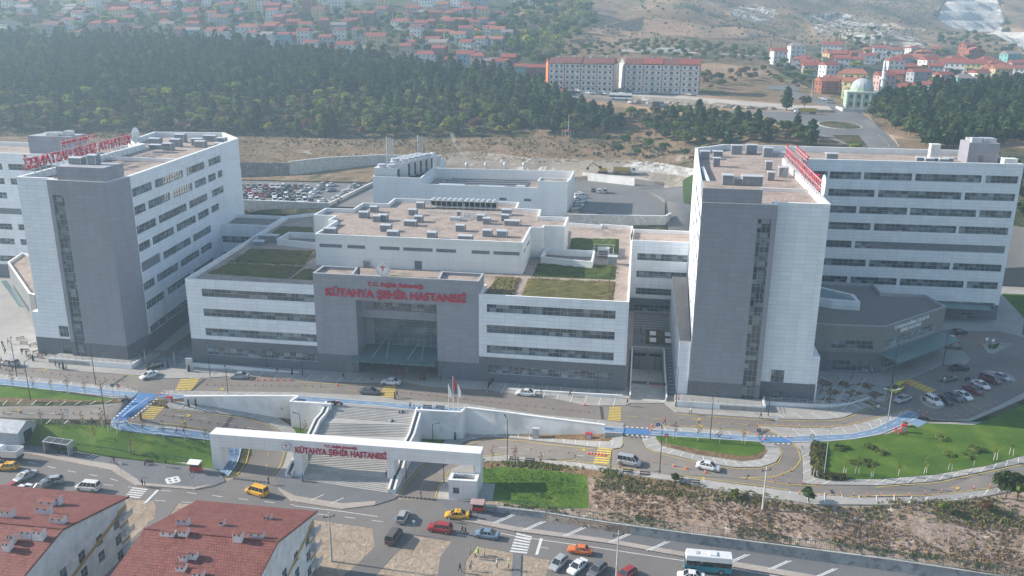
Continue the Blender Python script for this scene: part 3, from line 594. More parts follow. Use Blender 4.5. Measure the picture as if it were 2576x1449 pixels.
def facade(B,wall,P0,P1,z0,z1,wins,bands,default,rec=.28,glass='glass',step=1.5,label=None,mid=True,name='window',framec='frame'):
 """wall P0->P1 seen from outside left to right; windows (s0,s1,za,zb); bands (s0,s1,za,zb,mat)"""
 L=math.hypot(P1[0]-P0[0],P1[1]-P0[1]); t=((P1[0]-P0[0])/L,(P1[1]-P0[1])/L); n=(t[1],-t[0])
 def pt(s_,z,d=0):return(P0[0]+t[0]*s_-n[0]*d,P0[1]+t[1]*s_-n[1]*d,z)
 S=sorted({0,L}|{min(max(x,0),L)for w_ in wins for x in w_[:2]}|{min(max(x,0),L)for w_ in bands for x in w_[:2]})
 Z=sorted({z0,z1}|{min(max(x,z0),z1)for w_ in wins for x in w_[2:4]}|{min(max(x,z0),z1)for w_ in bands for x in w_[2:4]})
 for i in range(len(S)-1):
  for j in range(len(Z)-1):
   sc,zc=(S[i]+S[i+1])/2,(Z[j]+Z[j+1])/2
   if any(w_[0]<sc<w_[1]and w_[2]<zc<w_[3]for w_ in wins):continue
   m=default
   for b_ in bands:
    if b_[0]<sc<b_[1]and b_[2]<zc<b_[3]:m=b_[4]
   wall.poly([pt(S[i],Z[j]),pt(S[i+1],Z[j]),pt(S[i+1],Z[j+1]),pt(S[i],Z[j+1])],m)
 for w_ in wins:
  s0,s1,za,zb=w_[:4]; s0=max(s0,0); s1=min(s1,L)
  rm='panel_white' if default!='panel_grey' else 'panel_grey'
  wall.poly([pt(s0,za),pt(s1,za),pt(s1,za,rec),pt(s0,za,rec)],rm); wall.poly([pt(s0,zb,rec),pt(s1,zb,rec),pt(s1,zb),pt(s0,zb)],rm)
  wall.poly([pt(s0,za,rec),pt(s0,zb,rec),pt(s0,zb),pt(s0,za)],rm); wall.poly([pt(s1,za),pt(s1,zb),pt(s1,zb,rec),pt(s1,za,rec)],rm)
  g=B.mb(); kind=w_[4]if len(w_)>4 else glass; g.poly([pt(s0,za,rec),pt(s1,za,rec),pt(s1,zb,rec),pt(s0,zb,rec)],kind)
  nm='louvre_panel' if kind=='louvre' else name
  go=B.put(g,nm)
  if kind=='louvre':continue
  f=B.mb(); k=max(1,round((s1-s0)/step)); wd=.035
  def fb(sa,sb,zc0,zc1):f.hex([pt(sa,zc0,rec),pt(sb,zc0,rec),pt(sb,zc0,rec-.09),pt(sa,zc0,rec-.09),pt(sa,zc1,rec),pt(sb,zc1,rec),pt(sb,zc1,rec-.09),pt(sa,zc1,rec-.09)],framec)
  for q in range(k+1):
   sx=s0+(s1-s0)*q/k; fb(max(sx-wd,s0+.002),min(sx+wd,s1-.002),za+.002,zb-.002)
  rows=max(1,round((zb-za)/1.45))if(zb-za)>3 else(2 if mid else 1)
  for q in range(rows+1):
   zx=za+(zb-za)*q/rows; fb(s0+.004,s1-.004,max(zx-wd,za+.004),min(zx+wd,zb-.004))
  f.build('frame',go)
def inset(P,d):
 n=len(P); out=[]
 for i in range(n):
  p0,p1,p2=P[i-1],P[i],P[(i+1)%n]
  e1=(p1[0]-p0[0],p1[1]-p0[1]); e2=(p2[0]-p1[0],p2[1]-p1[1]); l1=math.hypot(*e1); l2=math.hypot(*e2)
  n1=(-e1[1]/l1,e1[0]/l1); n2=(-e2[1]/l2,e2[0]/l2); k=1+n1[0]*n2[0]+n1[1]*n2[1]
  out.append((p1[0]+(n1[0]+n2[0])/k*d,p1[1]+(n1[1]+n2[1])/k*d))
 return out
def flatroof(B,P,ztop,ph,deck,cop='coping',th=.45,inner=None):
 """parapet ring and roof deck; P counter-clockwise, walls stop at ztop"""
 Q=inset(P,th); O_=inset(P,-.05); r=B.mb(); n=len(P)
 for i in range(n):
  j=(i+1)%n
  r.poly([(*O_[i],ztop+.12),(*O_[j],ztop+.12),(*Q[j],ztop+.12),(*Q[i],ztop+.12)],cop)
  r.poly([(*O_[i],ztop),(*O_[j],ztop),(*O_[j],ztop+.12),(*O_[i],ztop+.12)],cop)
  r.poly([(*P[i],ztop),(*P[j],ztop),(*O_[j],ztop),(*O_[i],ztop)],cop)
  r.poly([(*Q[j],ztop-ph),(*Q[i],ztop-ph),(*Q[i],ztop+.12),(*Q[j],ztop+.12)],inner or cop)
 B.put(r,'parapet'); d=B.mb(); d.poly([(*q,ztop-ph)for q in Q],deck); return B.put(d,'roof')
def walls(B,P,z0,z1,default,spec,bands=None):
 """spec: edge index -> dict(wins, bands, ...)"""
 wm=B.mb(); n=len(P)
 for i in range(n):
  sp=spec.get(i,{}); L=math.hypot(P[(i+1)%n][0]-P[i][0],P[(i+1)%n][1]-P[i][1])
  bd=[(-1,999,*b_)for b_ in(bands or[])]+sp.get('bands',[])
  facade(B,wm,P[i],P[(i+1)%n],z0,z1,sp.get('wins',[]),bd,sp.get('default',default),**{k:v for k,v in sp.items()if k not in('wins','bands','default')})
 return B.put(wm,'wall')
def text_obj(B,txt,X,origin,width,cap,depth,mat,name,world=None,bold=.022,space=1.0):
 """raised letters; X = in-plane direction, width fitted, cap = height of a capital"""
 def ev(s_):
  cu=bpy.data.curves.new('t','FONT'); cu.body=s_; cu.size=1; cu.offset=bold; cu.extrude=.5; cu.resolution_u=3; cu.space_character=space
  o=bpy.data.objects.new('t',cu); COL.objects.link(o); dg=bpy.context.evaluated_depsgraph_get(); me=bpy.data.meshes.new_from_object(o.evaluated_get(dg)); bpy.data.objects.remove(o); bpy.data.curves.remove(cu); return me
 H=ev('H'); hc=max(v.co.y for v in H.vertices)-min(v.co.y for v in H.vertices); y0=min(v.co.y for v in H.vertices); bpy.data.meshes.remove(H)
 me=ev(txt); x0=min(v.co.x for v in me.vertices); x1=max(v.co.x for v in me.vertices)
 X=Vector(X).normalized(); Y=Vector((0,0,1)); Z=X.cross(Y); o0=Vector(origin)-Vector(B.off)
 for v in me.vertices:
  c=v.co.copy(); v.co=o0+X*((c.x-x0)/(x1-x0)*width)+Y*((c.y-y0)/hc*cap)+Z*((c.z+.5)*depth)
 me.materials.clear(); me.materials.append(MATS[mat])
 o=bpy.data.objects.new(name,me); COL.objects.link(o); o.parent=B.o; return o
def emblem(B,c,X,r,name='emblem',depth=.2):
 """round white ministry disc: ring of dots, red winged staff"""
 X=Vector(X).normalized(); Y=Vector((0,0,1)); Z=X.cross(Y); c=Vector(c)
 m=B.mb()
 def P(x,y,d):return tuple(c+X*x*r+Y*y*r+Z*d)
 n=32; ring=[(math.cos(2*math.pi*k/n),math.sin(2*math.pi*k/n))for k in range(n)]
 m.poly([P(x,y,depth)for x,y in ring],'sign_white'); m.poly([P(x,y,0)for x,y in ring[::-1]],'sign_white')
 for k in range(n):
  a,b=ring[k],ring[(k+1)%n]; m.poly([P(*a,0),P(*b,0),P(*b,depth),P(*a,depth)],'metal')
  m.poly([P(a[0]*.95,a[1]*.95,depth+.01),P(b[0]*.95,b[1]*.95,depth+.01),P(b[0]*.91,b[1]*.91,depth+.01),P(a[0]*.91,a[1]*.91,depth+.01)],'metal_dark')
  m.poly([P(a[0]*.56,a[1]*.56,depth+.01),P(b[0]*.56,b[1]*.56,depth+.01),P(b[0]*.53,b[1]*.53,depth+.01),P(a[0]*.53,a[1]*.53,depth+.01)],'metal_dark')
 d=B.put(m,name); s=B.mb()
 for k in range(16):
  a=2*math.pi*k/16; x,y=math.cos(a)*.79,math.sin(a)*.79; q=.055
  s.poly([P(x+math.cos(a+t*math.pi/3)*q*1.2,y+math.sin(a+t*math.pi/3)*q*1.2,depth+.02)for t in range(6)],'steel_dark')
 s.poly([P(-.03,-.38,depth+.02),P(.03,-.38,depth+.02),P(.04,.34,depth+.02),P(-.04,.34,depth+.02)],'sign_red')
 for sg in(-1,1):
  for(y0,w0)in((.28,.42),(.18,.34),(.08,.26)):
   q=[(0,y0-.06),(sg*w0,y0+.02),(sg*w0*.9,y0+.08),(0,y0+.02)]
   if sg<0:q=q[::-1]
   s.poly([P(x,y,depth+.022)for x,y in q],'sign_red')
  q=[(sg*.02,-.10),(sg*.14,-.06),(sg*.12,.02),(sg*.02,-.02)]; q=q if sg>0 else q[::-1]
  s.poly([P(x,y,depth+.023)for x,y in q],'sign_red')
  q=[(sg*.02,-.30),(sg*.12,-.26),(sg*.10,-.16),(sg*.02,-.2)]; q=q if sg>0 else q[::-1]
  s.poly([P(x,y,depth+.024)for x,y in q],'sign_red')
 s.poly([P(math.cos(t*math.pi/4)*.06,.4+math.sin(t*math.pi/4)*.06,depth+.022)for t in range(8)],'sign_red')
 s.build('device',d); return d
# main block
B=Hosp('hospital_main_block',20,0,0,'wide white main hospital block with strip windows and planted roof, between the towers','hospital building')
W4L=lambda s0,s1:[(s0,s1,17.0,18.9),(s0,s1,12.1,14.0),(s0,s1,7.2,9.1),(s0,s1,2.3,4.3)]
PM=[(-31.6,0),(0,0),(0.01,7.4),(38.6,7.4),(38.61,0),(71.9,0),(71.6,76),(62,77),(61.8,75.5),(52,77),(20,80),(-25,80),(-36,71)]
base=[(0,6.25,'panel_dark')]
sp={0:dict(wins=W4L(3.9,31.58)),4:dict(wins=[(1.8,30.5)+w_[2:4]for w_ in W4L(0,1)]),11:dict(),12:dict(wins=[(3,60,2.3,4.3)])}
sp[5]=dict(wins=[(4,28,13,15),(32,52,13,15)])
wl=walls(B,PM,0,21.0,'panel_white',sp,base)
flatroof(B,PM,21.0,.9,'gravel')
for nm,mt,P in[('roof_garden','roof_grass',[(-30.4,8.2),(-9.2,7.2),(-9.6,18.6),(-29.8,17.2)]),('roof_garden','roof_grass',[(-29.6,19.4),(-9.8,19.6),(-13.4,34),(-30.6,32.8)]),('roof_garden','roof_grass',[(-32.4,48.8),(-19,49.2),(-23.7,60.6),(-33.6,60)]),('roof_garden','roof_grass_green',[(11.5,7.5),(28,7.3),(28,13.4),(11.5,13.6)]),('roof_garden','roof_grass',[(39.6,1.6),(45.9,1.4),(45.6,17.2),(39.6,17.2)]),('roof_garden','roof_grass',[(47.8,1.6),(68.4,1.9),(68.4,18.6),(47.4,17.6)]),('roof_garden','roof_grass_green',[(48.2,19.4),(68.2,20.2),(68.2,33),(48.0,31.5)]),('roof_garden','roof_grass_green',[(54.6,46.8),(68.3,45.3),(67.9,62),(54.4,61.2)]),('roof_garden','roof_grass',[(-8.6,7.4),(-1,7.2),(-1,15),(-8.8,16)])]:
 m=B.mb(); cx=sum(p[0]for p in P)/4; cy_=sum(p[1]for p in P)/4
 rows=14; G_=[]
 for i in range(rows+1):
  L_=[]
  for j in range(rows+1):
   u_,v_=i/rows,j/rows; x=(P[0][0]*(1-u_)+P[1][0]*u_)*(1-v_)+(P[3][0]*(1-u_)+P[2][0]*u_)*v_; y=(P[0][1]*(1-u_)+P[1][1]*u_)*(1-v_)+(P[3][1]*(1-u_)+P[2][1]*u_)*v_
   e=min(i,j,rows-i,rows-j); L_.append((x,y,20.12+min(e,1)*(.22+R.random()*.3)))
  G_.append(L_)
 for i in range(rows):
  for j in range(rows):m.poly([G_[i][j],G_[i+1][j],G_[i+1][j+1],G_[i][j+1]],mt)
 B.put(m,nm)
B=Hosp('entrance_portal',19,0,0,'tall grey entrance portal with red lettering and recessed glass front, centre of the main block','entrance portal')
wm=B.mb(); ps=[(0,0),(9.9,0),(28.9,0),(38.6,0)]
lo=[(-1,99,0,4.5,'panel_dark')]
facade(B,wm,(0,-.02),(9.9,-.02),0,24,[],lo,'panel_grey'); facade(B,wm,(28.9,-.02),(38.6,-.02),0,24,[],lo,'panel_grey')
facade(B,wm,(9.9,-.02),(28.9,-.02),18.2,24,[],[],'panel_grey')
facade(B,wm,(38.6,-.02),(38.6,6.6),0,24,[],lo,'panel_grey'); facade(B,wm,(0,6.6),(0,-.02),0,24,[],lo,'panel_grey')
facade(B,wm,(9.9,0),(9.9,6.8),0,18.2,[],lo,'panel_grey'); facade(B,wm,(28.9,6.8),(28.9,0),0,18.2,[],lo,'panel_grey')
wm.poly([(9.9,0,18.2),(28.9,0,18.2),(28.9,3.2,18.2),(9.9,3.2,18.2)],'panel_grey')
facade(B,wm,(9.9,3.2),(28.9,3.2),13,18.2,[(1.2,18.6,15.0,16.8)],[],'panel_grey')
wm.poly([(9.9,3.2,13),(28.9,3.2,13),(28.9,6.8,13),(9.9,6.8,13)],'panel_grey')
facade(B,wm,(9.9,6.8),(28.9,6.8),0,13,[(2.0,18.98,3.6,12.9,'glass_curtain'),(2.0,7,.1,3.2),(7.4,10.0,.1,3.3),(12.2,14.6,.1,3.3),(15,18.9,.6,3.2)],[],'panel_grey',rec=.15)
facade(B,wm,(38.6,6.6),(30,6.6),20,24,[],[],'panel_grey'); facade(B,wm,(9,6.6),(0,6.6),20,24,[],[],'panel_grey')
B.put(wm,'wall')
for P in([(0,0),(9.5,0),(8.6,6.5),(0,6.5)],[(29.2,0),(38.6,0),(38.6,6.5),(28.6,6.5)]):flatroof(B,P,24,.6,'gravel','coping_grey',.5,'panel_grey')
m=B.mb(); m.box(9.5,-.05,23.9,29.2,.5,24.12,'coping_grey'); facade(B,m,(29.2,.5),(9.5,.5),20.1,24,[],[],'panel_grey'); m.poly([(8.6,6.5,20.2),(8.6,6.5,23.9),(9.5,.5,23.9),(9.5,.5,20.2)][::-1],'panel_grey'); m.poly([(29.2,.5,20.2),(29.2,.5,23.9),(28.6,6.5,23.9),(28.6,6.5,20.2)][::-1],'panel_grey'); B.put(m,'coping')
text_obj(B,'KÜTAHYA ŞEHİR HASTANESİ',(1,0,0),(2.9,-.04,18.95),32.8,1.85,.3,'sign_red','main_lettering',bold=.022)
text_obj(B,'T.C. Sağlık Bakanlığı',(1,0,0),(12.8,-.04,21.75),13.1,.95,.2,'sign_red','upper_lettering',bold=.022)
for x0 in(6.9,29.9):m=B.mb(); m.box(x0,-.06,0.05,x0+1.5,-.025,2.4,'louvre'); B.put(m,'side_door')
C_=B.mb(); C_.hex([(8.9,-3.2,4.3),(28.7,-3.2,4.3),(28.7,6.7,4.9),(8.9,6.7,4.9),(8.9,-3.2,4.42),(28.7,-3.2,4.42),(28.7,6.7,5.02),(8.9,6.7,5.02)],'canopy_glass')
co=B.put(C_,'canopy'); m=B.mb()
for k in range(12):
 x=9.0+19.6*k/11; m.bar((x,-3.3,4.22),(x,6.7,4.82),.09,.28,'metal')
for y_,z_ in((-3.0,4.36),(.3,4.56),(3.5,4.75)):m.bar((8.9,y_,z_),(28.7,y_,z_),.08,.14,'metal')
m.build('canopy_frame',co)
for x0,x1 in((16.2,13.4),(16.2,16.9),(24.6,21.9),(24.6,25.3)):
 m=B.mb(); m.cyl((x0,6.6,8.9),(x1,-.8,4.5),.07,'metal'); B.put(m,'stay_rod')
B=Hosp('ministry_emblem_sign',16.6,.3,24,'round white ministry emblem disc standing on the parapet of the grey entrance portal','emblem sign')
emblem(B,(16.6,.2,25.9),(1,0,0),1.75); m=B.mb(); m.cyl((15.9,.3,24.1),(15.9,.3,25),.05,'metal'); m.cyl((17.3,.3,24.1),(17.3,.3,25),.05,'metal'); m.cyl((16.6,2.6,20.2),(16.6,.35,25.4),.05,'metal'); B.put(m,'bracket')
# upper block on the roof
B=Hosp('operating_block',20,20.6,20.1,'white windowless-looking upper block with gravel roof full of vents, standing on the main block roof','hospital building')
PU=[(-7.1,20.5),(45.6,20.9),(45.4,37.7),(48.6,38),(48.6,40.6),(54,40.2),(54,52.3),(45.8,52),(45.3,61.1),(38.1,61.6),(37.6,70.5),(-.6,69.6),(-.2,61.3),(-7.8,60.9),(-7.7,52),(-15.8,51.5),(-15.8,42.2),(-9.5,42),(-9.5,36.5),(-7.1,36)]
sp={0:dict(wins=[(s0,s1,24.85,25.72,'louvre')for s0,s1 in((1.0,6.9),(8.3,12.9),(16.7,21.8),(22.7,30.2),(31.1,36.1),(40,44.5),(45.4,51.9))]+[(25.5,27.4,20.15,22.35,'louvre')],rec=.12),1:dict(wins=[(2,6,24.85,25.72,'louvre'),(8,14,24.85,25.72,'louvre')],rec=.12)}
walls(B,PU,20.1,28.1,'panel_concrete',sp); flatroof(B,PU,28.1,1.0,'gravel')
for nm,P,h,lab in[('roof_light_well',[(48.8,31.3),(62.2,28.3),(62.2,40),(54.2,40.1),(48.8,40.5)],22,'low white walled light well on the sunny right part of the main roof'),('roof_light_well',[(-25.2,38),(-13.3,35.6),(-9.6,36.6),(-9.6,41.9),(-15.9,47),(-25.4,46.7)],21.8,'low white walled light well on the shaded left part of the main roof')]:
 B=Hosp(nm,P[0][0],P[0][1],20.1,lab,'light well'); walls(B,P,20.1,h,'panel_concrete',{}); flatroof(B,P,h,1.6,'gravel_grey')
# vents
def vent_proto(sx,sy,sz,name='roof_vent'):
 e=bpy.data.objects.new(name,None); COL.objects.link(e)
 m=MB(); m.box(-sx/2,-sy/2,0,sx/2,sy/2,sz,'vent_grey')
 for k in range(4):m.box(-sx/2-.02,-sy/2-.02,.12+k*sz/4.4,sx/2+.02,sy/2+.02,.16+k*sz/4.4,'metal_dark')
 for x in(-sx/2,sx/2):
  for y in(-sy/2,sy/2):m.box(x-.06,y-.06,0,x+.06,y+.06,sz,'vent_cap')
 m.build('housing',e); m=MB(); h=.25
 m.box(-sx/2-.15,-sy/2-.15,sz,sx/2+.15,sy/2+.15,sz+.08,'vent_cap')
 A=[(-sx/2-.15,-sy/2-.15,sz+.08),(sx/2+.15,-sy/2-.15,sz+.08),(sx/2+.15,sy/2+.15,sz+.08),(-sx/2-.15,sy/2+.15,sz+.08)]
 rg=[(-sx/2-.15,0,sz+.08+h),(sx/2+.15,0,sz+.08+h)]
 m.poly([A[0],A[1],rg[1],rg[0]],'vent_cap'); m.poly([A[2],A[3],rg[0],rg[1]],'vent_cap'); m.poly([A[1],A[2],rg[1]],'vent_cap'); m.poly([A[3],A[0],rg[0]],'vent_cap')
 m.build('cap',e); return e
VP={}
def put_proto(e,first,loc,rz,label,cat,group=None,scale=None):
 """first use places the prototype itself, later uses copy it"""
 if not e.get('used'):
  e['used']=1; e.location=loc; e.rotation_euler=(0,0,rz); o=e
  if scale is not None:e.scale=scale if hasattr(scale,'__len__')else(scale,)*3
  KIDS[e.name]=list(e.children)
 else:o=copy_tree(e,loc,rz,scale)
 return tag(o,label,cat,group)
VS=[('g5',248,150,1.9),('g5',172,192,2.5),('g5',272,222,1.9),('g5',318,214,2.2),('g5',597,120,2.1),('g5',541,172,2.1),('g5',585,224,2.0),('g5',523,252,3.2),('g5',338,293,2.6),('g5',392,340,2.7),('g5',685,348,2.2),('g5',899,293,2.2),('g5',1055,215,2.1),('g5',1097,240,1.8),('g5',1247,172,2.6),('g5',1236,214,1.9),('g5',1289,250,4.0),('g5',1102,332,2.2),('g5',1213,337,2.5),('g5',887,188,.9),('g5',937,366,3.4),('g4',2497,318,2.9)]
GO={'g1':(0,0),'g2':(1366,0),'g3':(2730,0),'g4':(0,768),'g5':(1366,768),'g6':(2730,768),'g7':(0,1536),'g8':(1366,1536),'g9':(2730,1536)}
def gpx(c,x,y):o_=GO[c]; k=1366/2576; return(o_[0]+x*k)/(4096/2576),(o_[1]+y*k)/(4096/2576)
UNI=[]
for c,x,y,wd in VS:
 u,v=gpx(c,x,y); p=atz(u,v,27.1); h=1.6 if wd<3 else 1.3
 if(wd,h)not in VP:VP[(wd,h)]=vent_proto(wd,min(wd,2.0),h)
 o=put_proto(VP[(wd,h)],0,p,TH,'grey louvred ventilation cowl on the gravel roof of the white upper block','roof vent','ventilation cowls on the upper block roof'); UNI.append(o)
def chiller(name,n,L_,W_,H_,loc,rz,label,group=None):
 e=thing(name,loc,label,'chiller',rz,group); m=MB(); m.box(-L_/2,-W_/2,.5,L_/2,W_/2,.7,'steel_white')
 for k in range(n+1):
  x=-L_/2+L_*k/n
  for y in(-W_/2,W_/2):m.bar((x,y,0),(x,y,H_),.12,.12,'steel_white')
 m.box(-L_/2,-W_/2,H_-.25,L_/2,W_/2,H_,'steel_white'); m.build('frame',e)
 m=MB()
 for k in range(n):
  x0=-L_/2+L_*k/n+.1; x1=x0+L_/n-.2; m.hex([(x0,-.25,.8),(x1,-.25,.8),(x1,.25,.8),(x0,.25,.8),(x0,-W_/2+.1,H_-.3),(x1,-W_/2+.1,H_-.3),(x1,W_/2-.1,H_-.3),(x0,W_/2-.1,H_-.3)],'black')
 m.build('coil',e)
 for k in range(n):
  x=-L_/2+L_*(k+.5)/n
  for y in(-W_/4,W_/4):
   f=MB(); f.cyl((x,y,H_-.02),(x,y,H_+.4),min(L_/n,W_/2)*.42,'vent_cap',n=10); f.build('fan',e)
 return e
for(u,v),lab in(((1126,524),'left white framed rooftop chiller with fan rows at the back of the upper block roof'),((1210,527),'right white framed rooftop chiller with fan rows at the back of the upper block roof')):
 chiller('rooftop_chiller',6,9.6,2.6,2.6,atz(u,v,27.1),TH,lab,'chillers on the upper block roof')
pr=Hosp('chiller_pipework',27,56,27.1,'white pipes and pump skid in front of the two rooftop chillers','pipework'); m=pr.mb(); q=W2L(*atz(1160,555,27.1)[:2])
for k in range(5):m.bar((q[0]-2+k,q[1],27.4),(q[0]-.5+k*1.2,q[1]+7,27.5),.18,.18,'steel_white')
m.bar((q[0]-12,q[1]+8,27.6),(q[0]+13,q[1]+8,27.6),.3,.3,'steel_white'); m.box(q[0]-3,q[1]-1,27.1,q[0],q[1]+.6,28.1,'vent_cap'); pr.put(m,'pipes')
B=Hosp('roof_heat_pump',64,41,20.1,'white rooftop heat pump inside a pipe frame on the right planted roof','heat pump'); m=B.mb(); q=W2L(*atz(*gpx('g5',1975,488),20.1)[:2]); x,y=q
m.box(x-1.5,y-.9,20.5,x+1.5,y+.9,22.6,'steel_white'); B.put(m,'unit'); m=B.mb(); m.box(x-1.2,y-.95,20.8,x+1.2,y-.905,22,'louvre'); B.put(m,'grille'); m=B.mb()
for dx in(-2.6,2.6):
 for dy in(-1.6,1.6):m.cyl((x+dx,y+dy,20.1),(x+dx,y+dy,23),.06,'steel_white')
for dy in(-1.6,1.6):m.bar((x-2.6,y+dy,23),(x+2.6,y+dy,23),.08,.08,'steel_white'); m.bar((x-2.6,y+dy,21.5),(x+2.6,y+dy,21.5),.06,.06,'steel_white')
B.put(m,'pipe_frame')
for c,x,y,wd,h,z,lab in[('g5',2044,543,2.2,2.1,20.1,'grey boxy exhaust fan at the right edge of the planted roof'),('g5',197,565,1.7,1.6,20.1,'small grey vent at the foot of the white upper block'),('g4',1960,395,2.8,1.0,20.1,'pale low vent on the shaded left roof near the slanting parapet'),('g4',2000,365,3.0,1.6,20.1,'taller pale vent on the shaded left roof'),('g4',2070,375,2.6,1.9,20.1,'round-ducted vent on the shaded left roof beside the light well')]:
 e=vent_proto(wd,wd*.8,h); put_proto(e,0,atz(*gpx(c,x,y),z),TH,lab,'roof vent')
# towers
def tower_rows(rows):return[(s0,s1,z0,z1)+tuple(r_)for s0,s1,z0,z1,*r_ in rows]
FL=[38.8,34.2,29.3,24.6,19.4,14.1,9.0]
B=Hosp('right_hospital_tower',98,0,0,'tall grey and white right hospital tower with long rear wing and red roof sign','hospital tower')
PR_=[(85.7,-2),(100.9,-2),(100.9,.4),(111.6,.4),(112.5,66),(174.5,67.5),(172.5,94.5),(98,93.6),(88.8,83),(87.4,50)]
wing={38.8:[(5.9,11.6),(12.2,20.5),(21.3,33.9),(34.8,51.9),(52.9,61.2)],34.0:[(0.5,11.5),(12.4,24.7),(25.7,47.4),(48.3,61.2)],29.3:[(5,11.5),(12.5,20.4),(21.2,33.9),(34.7,52),(52.8,61.1)],24.6:[(.5,11.5),(12.4,24.8),(25.7,47.5),(48.2,61)],19.4:[(4,11.5),(12.4,20.3),(21.2,25.5)],14.1:[(.5,11.5),(12.4,24.8),(25.7,47.4),(48.2,61)],9.0:[(4,11.5),(12.5,20.3),(21.2,33.8),(34.7,51.8),(52.7,60.9)]}
ww=[(a,b,z+.02,z+2.05)for z,L_ in wing.items()for a,b in L_]+[(25.5,61,19.42,21.5,'louvre'),(36,61,2.95,5.0),(38,48,.6,2.0),(52.5,57,.05,1.75)]
side=[]
for i,z in enumerate(FL):
 side+=[(1.0,12,z,z+2.0),(14,30-(i%2)*4,z,z+2.0),(32-(i%2)*4,46,z,z+2.0),(49,55,z,z+2)]
sr=[(L0,L1,z0,z1)for L0,L1,z0,z1 in side]
RL_=math.hypot(1.7,52)
sp={0:dict(wins=[(11.5,14.2,.5,41.0)],default='panel_grey',step=.9,rec=.35),1:dict(default='panel_grey'),2:dict(wins=[(2.4,5.2,4.3,7.25),(2.55,5.25,.5,2.3)],step=.9),4:dict(wins=ww),3:dict(wins=[(66-b,66-a,c,d)for a,b,c,d in sr if b<60]),9:dict(wins=[(RL_-b,RL_-a,c,d)for a,b,c,d in sr if b<50 and c>6])}
walls(B,PR_,0,44,'panel_white',sp,[(0,4.4,'panel_dark')]); flatroof(B,PR_,44,1.5,'gravel',th=.8)
m=B.mb(); m.prism([(111.6,.6),(113.2,.6),(113.2,12),(111.6,12)],0,10.8,'panel_white','coping'); m.prism([(111.7,.55),(112.9,.55),(112.9,11),(111.7,11)],0,4.4,'panel_dark'); B.put(m,'lower_step')
m=B.mb(); m.prism([(83.2,-1.6),(85.6,-1.6),(87.0,50),(83.0,50)],0,13.2,'panel_white','gravel_grey'); B.put(m,'side_podium')
m=B.mb(); m.prism([(85.7,-1.98),(97.6,-1.98),(97.8,7),(85.9,7)],44.1,47,'panel_grey','coping_grey'); m.prism([(86.1,-1.6),(97.2,-1.6),(97.4,6.6),(86.3,6.6)],46.9,47.02,'gravel'); B.put(m,'lift_overrun')
m=B.mb(); m.box(88.5,22,42.5,112,22.5,43.3,'coping'); m.box(88.6,22,42.5,89.4,50,43.6,'coping'); B.put(m,'roof_kerb')
m=B.mb(); m.box(92.8,-2.06,.05,94.4,-2.02,2.5,'louvre'); B.put(m,'side_door')
m=B.mb(); m.hex([(153,63.2,3.9),(171,63.4,3.9),(171,67.4,4.4),(153,67.2,4.4),(153,63.2,4.05),(171,63.4,4.05),(171,67.4,4.55),(153,67.2,4.55)],'canopy_glass'); B.put(m,'canopy')
text_obj(B,'HEMODİYALİZ',(61.98,1.5,0),(159.5,67.0,3.0),8.6,.8,.15,'sign_white','lettering',bold=.022)
B2=Hosp('rooftop_plant_room',167,82,42.5,'grey plant room box with ducts on the far right end of the tower wing roof','plant room')
m=B2.mb(); m.prism([(163.5,77.5),(171.5,77.5),(171.5,85),(163.5,85)],42.5,48.3,'panel_grey','coping_grey'); B2.put(m,'wall'); m=B2.mb(); m.box(164.2,78.2,48.35,167,80,49.6,'vent_cap'); m.box(167.6,79,48.35,171,83,49.4,'metal'); m.box(164.4,81,48.35,166.4,84,49.2,'metal'); B2.put(m,'ducts'); m=B2.mb(); m.box(166.5,77.4,42.6,167.7,77.48,44.8,'louvre'); B2.put(m,'door')
for nm,q,sz_,lab in[('rooftop_cabinet',(157.5,87),(2.6,2.2,4),'tall white box standing on the back parapet of the tower wing roof'),('rooftop_cabinet',(171.8,70.5),(3.4,2.4,2.6),'white box at the far right front corner of the tower wing roof')]:
 B2=Hosp(nm,*q,42.5,lab,'roof cabinet'); m=B2.mb(); m.box(q[0]-sz_[0]/2,q[1]-sz_[1]/2,42.5,q[0]+sz_[0]/2,q[1]+sz_[1]/2,42.5+sz_[2],'steel_white'); B2.put(m,'body'); m=B2.mb(); m.box(q[0]-sz_[0]/2-.1,q[1]-sz_[1]/2-.1,42.5+sz_[2],q[0]+sz_[0]/2+.1,q[1]+sz_[1]/2+.1,42.65+sz_[2],'coping'); B2.put(m,'lid')
for x,y,wd,h,z,lab in[(91,3.2,2.1,2.0,47.02,'grey vent at the left of the lift overrun top'),(96.0,3.4,4,1.9,47.02,'long grey air handling box on the lift overrun top'),(93.2,3.4,1.8,1.3,47.02,'silver duct fan between two boxes on the lift overrun top'),(91,72,2.5,2.2,42.5,'grey vent by the angled back corner of the right tower roof'),(95,77,2.6,1.6,42.5,'low pale duct box at the back of the right tower roof'),(101,84,3,2.6,42.5,'grey box vent at the very back of the right tower roof'),(105.5,86,3,2.6,42.5,'larger grey box vent at the back parapet'),(109.5,80,2.5,2.6,42.5,'grey vent with flared duct, back of the right tower roof'),(112.5,80,3.5,1.4,42.5,'flared silver duct on the right tower roof'),(93.2,58,1.7,2.3,42.5,'narrow grey vent near the left parapet of the right tower roof'),(106.5,55,1.6,2.2,42.5,'upright grey vent in the middle of the right tower roof'),(108.6,44,2.2,2.4,42.5,'square grey vent before the roof ladder'),(104.8,38,1.6,2,42.5,'small grey vent beside the roof ladder'),(126,73,3,2.4,42.5,'grey vent behind the red sign on the wing roof'),(116,62.5,3,2.0,42.5,'white air unit next to the red roof sign')]:
 e=vent_proto(wd,min(wd,2.2),h); put_proto(e,0,(*L2W(x,y),z),TH,lab,'roof vent')
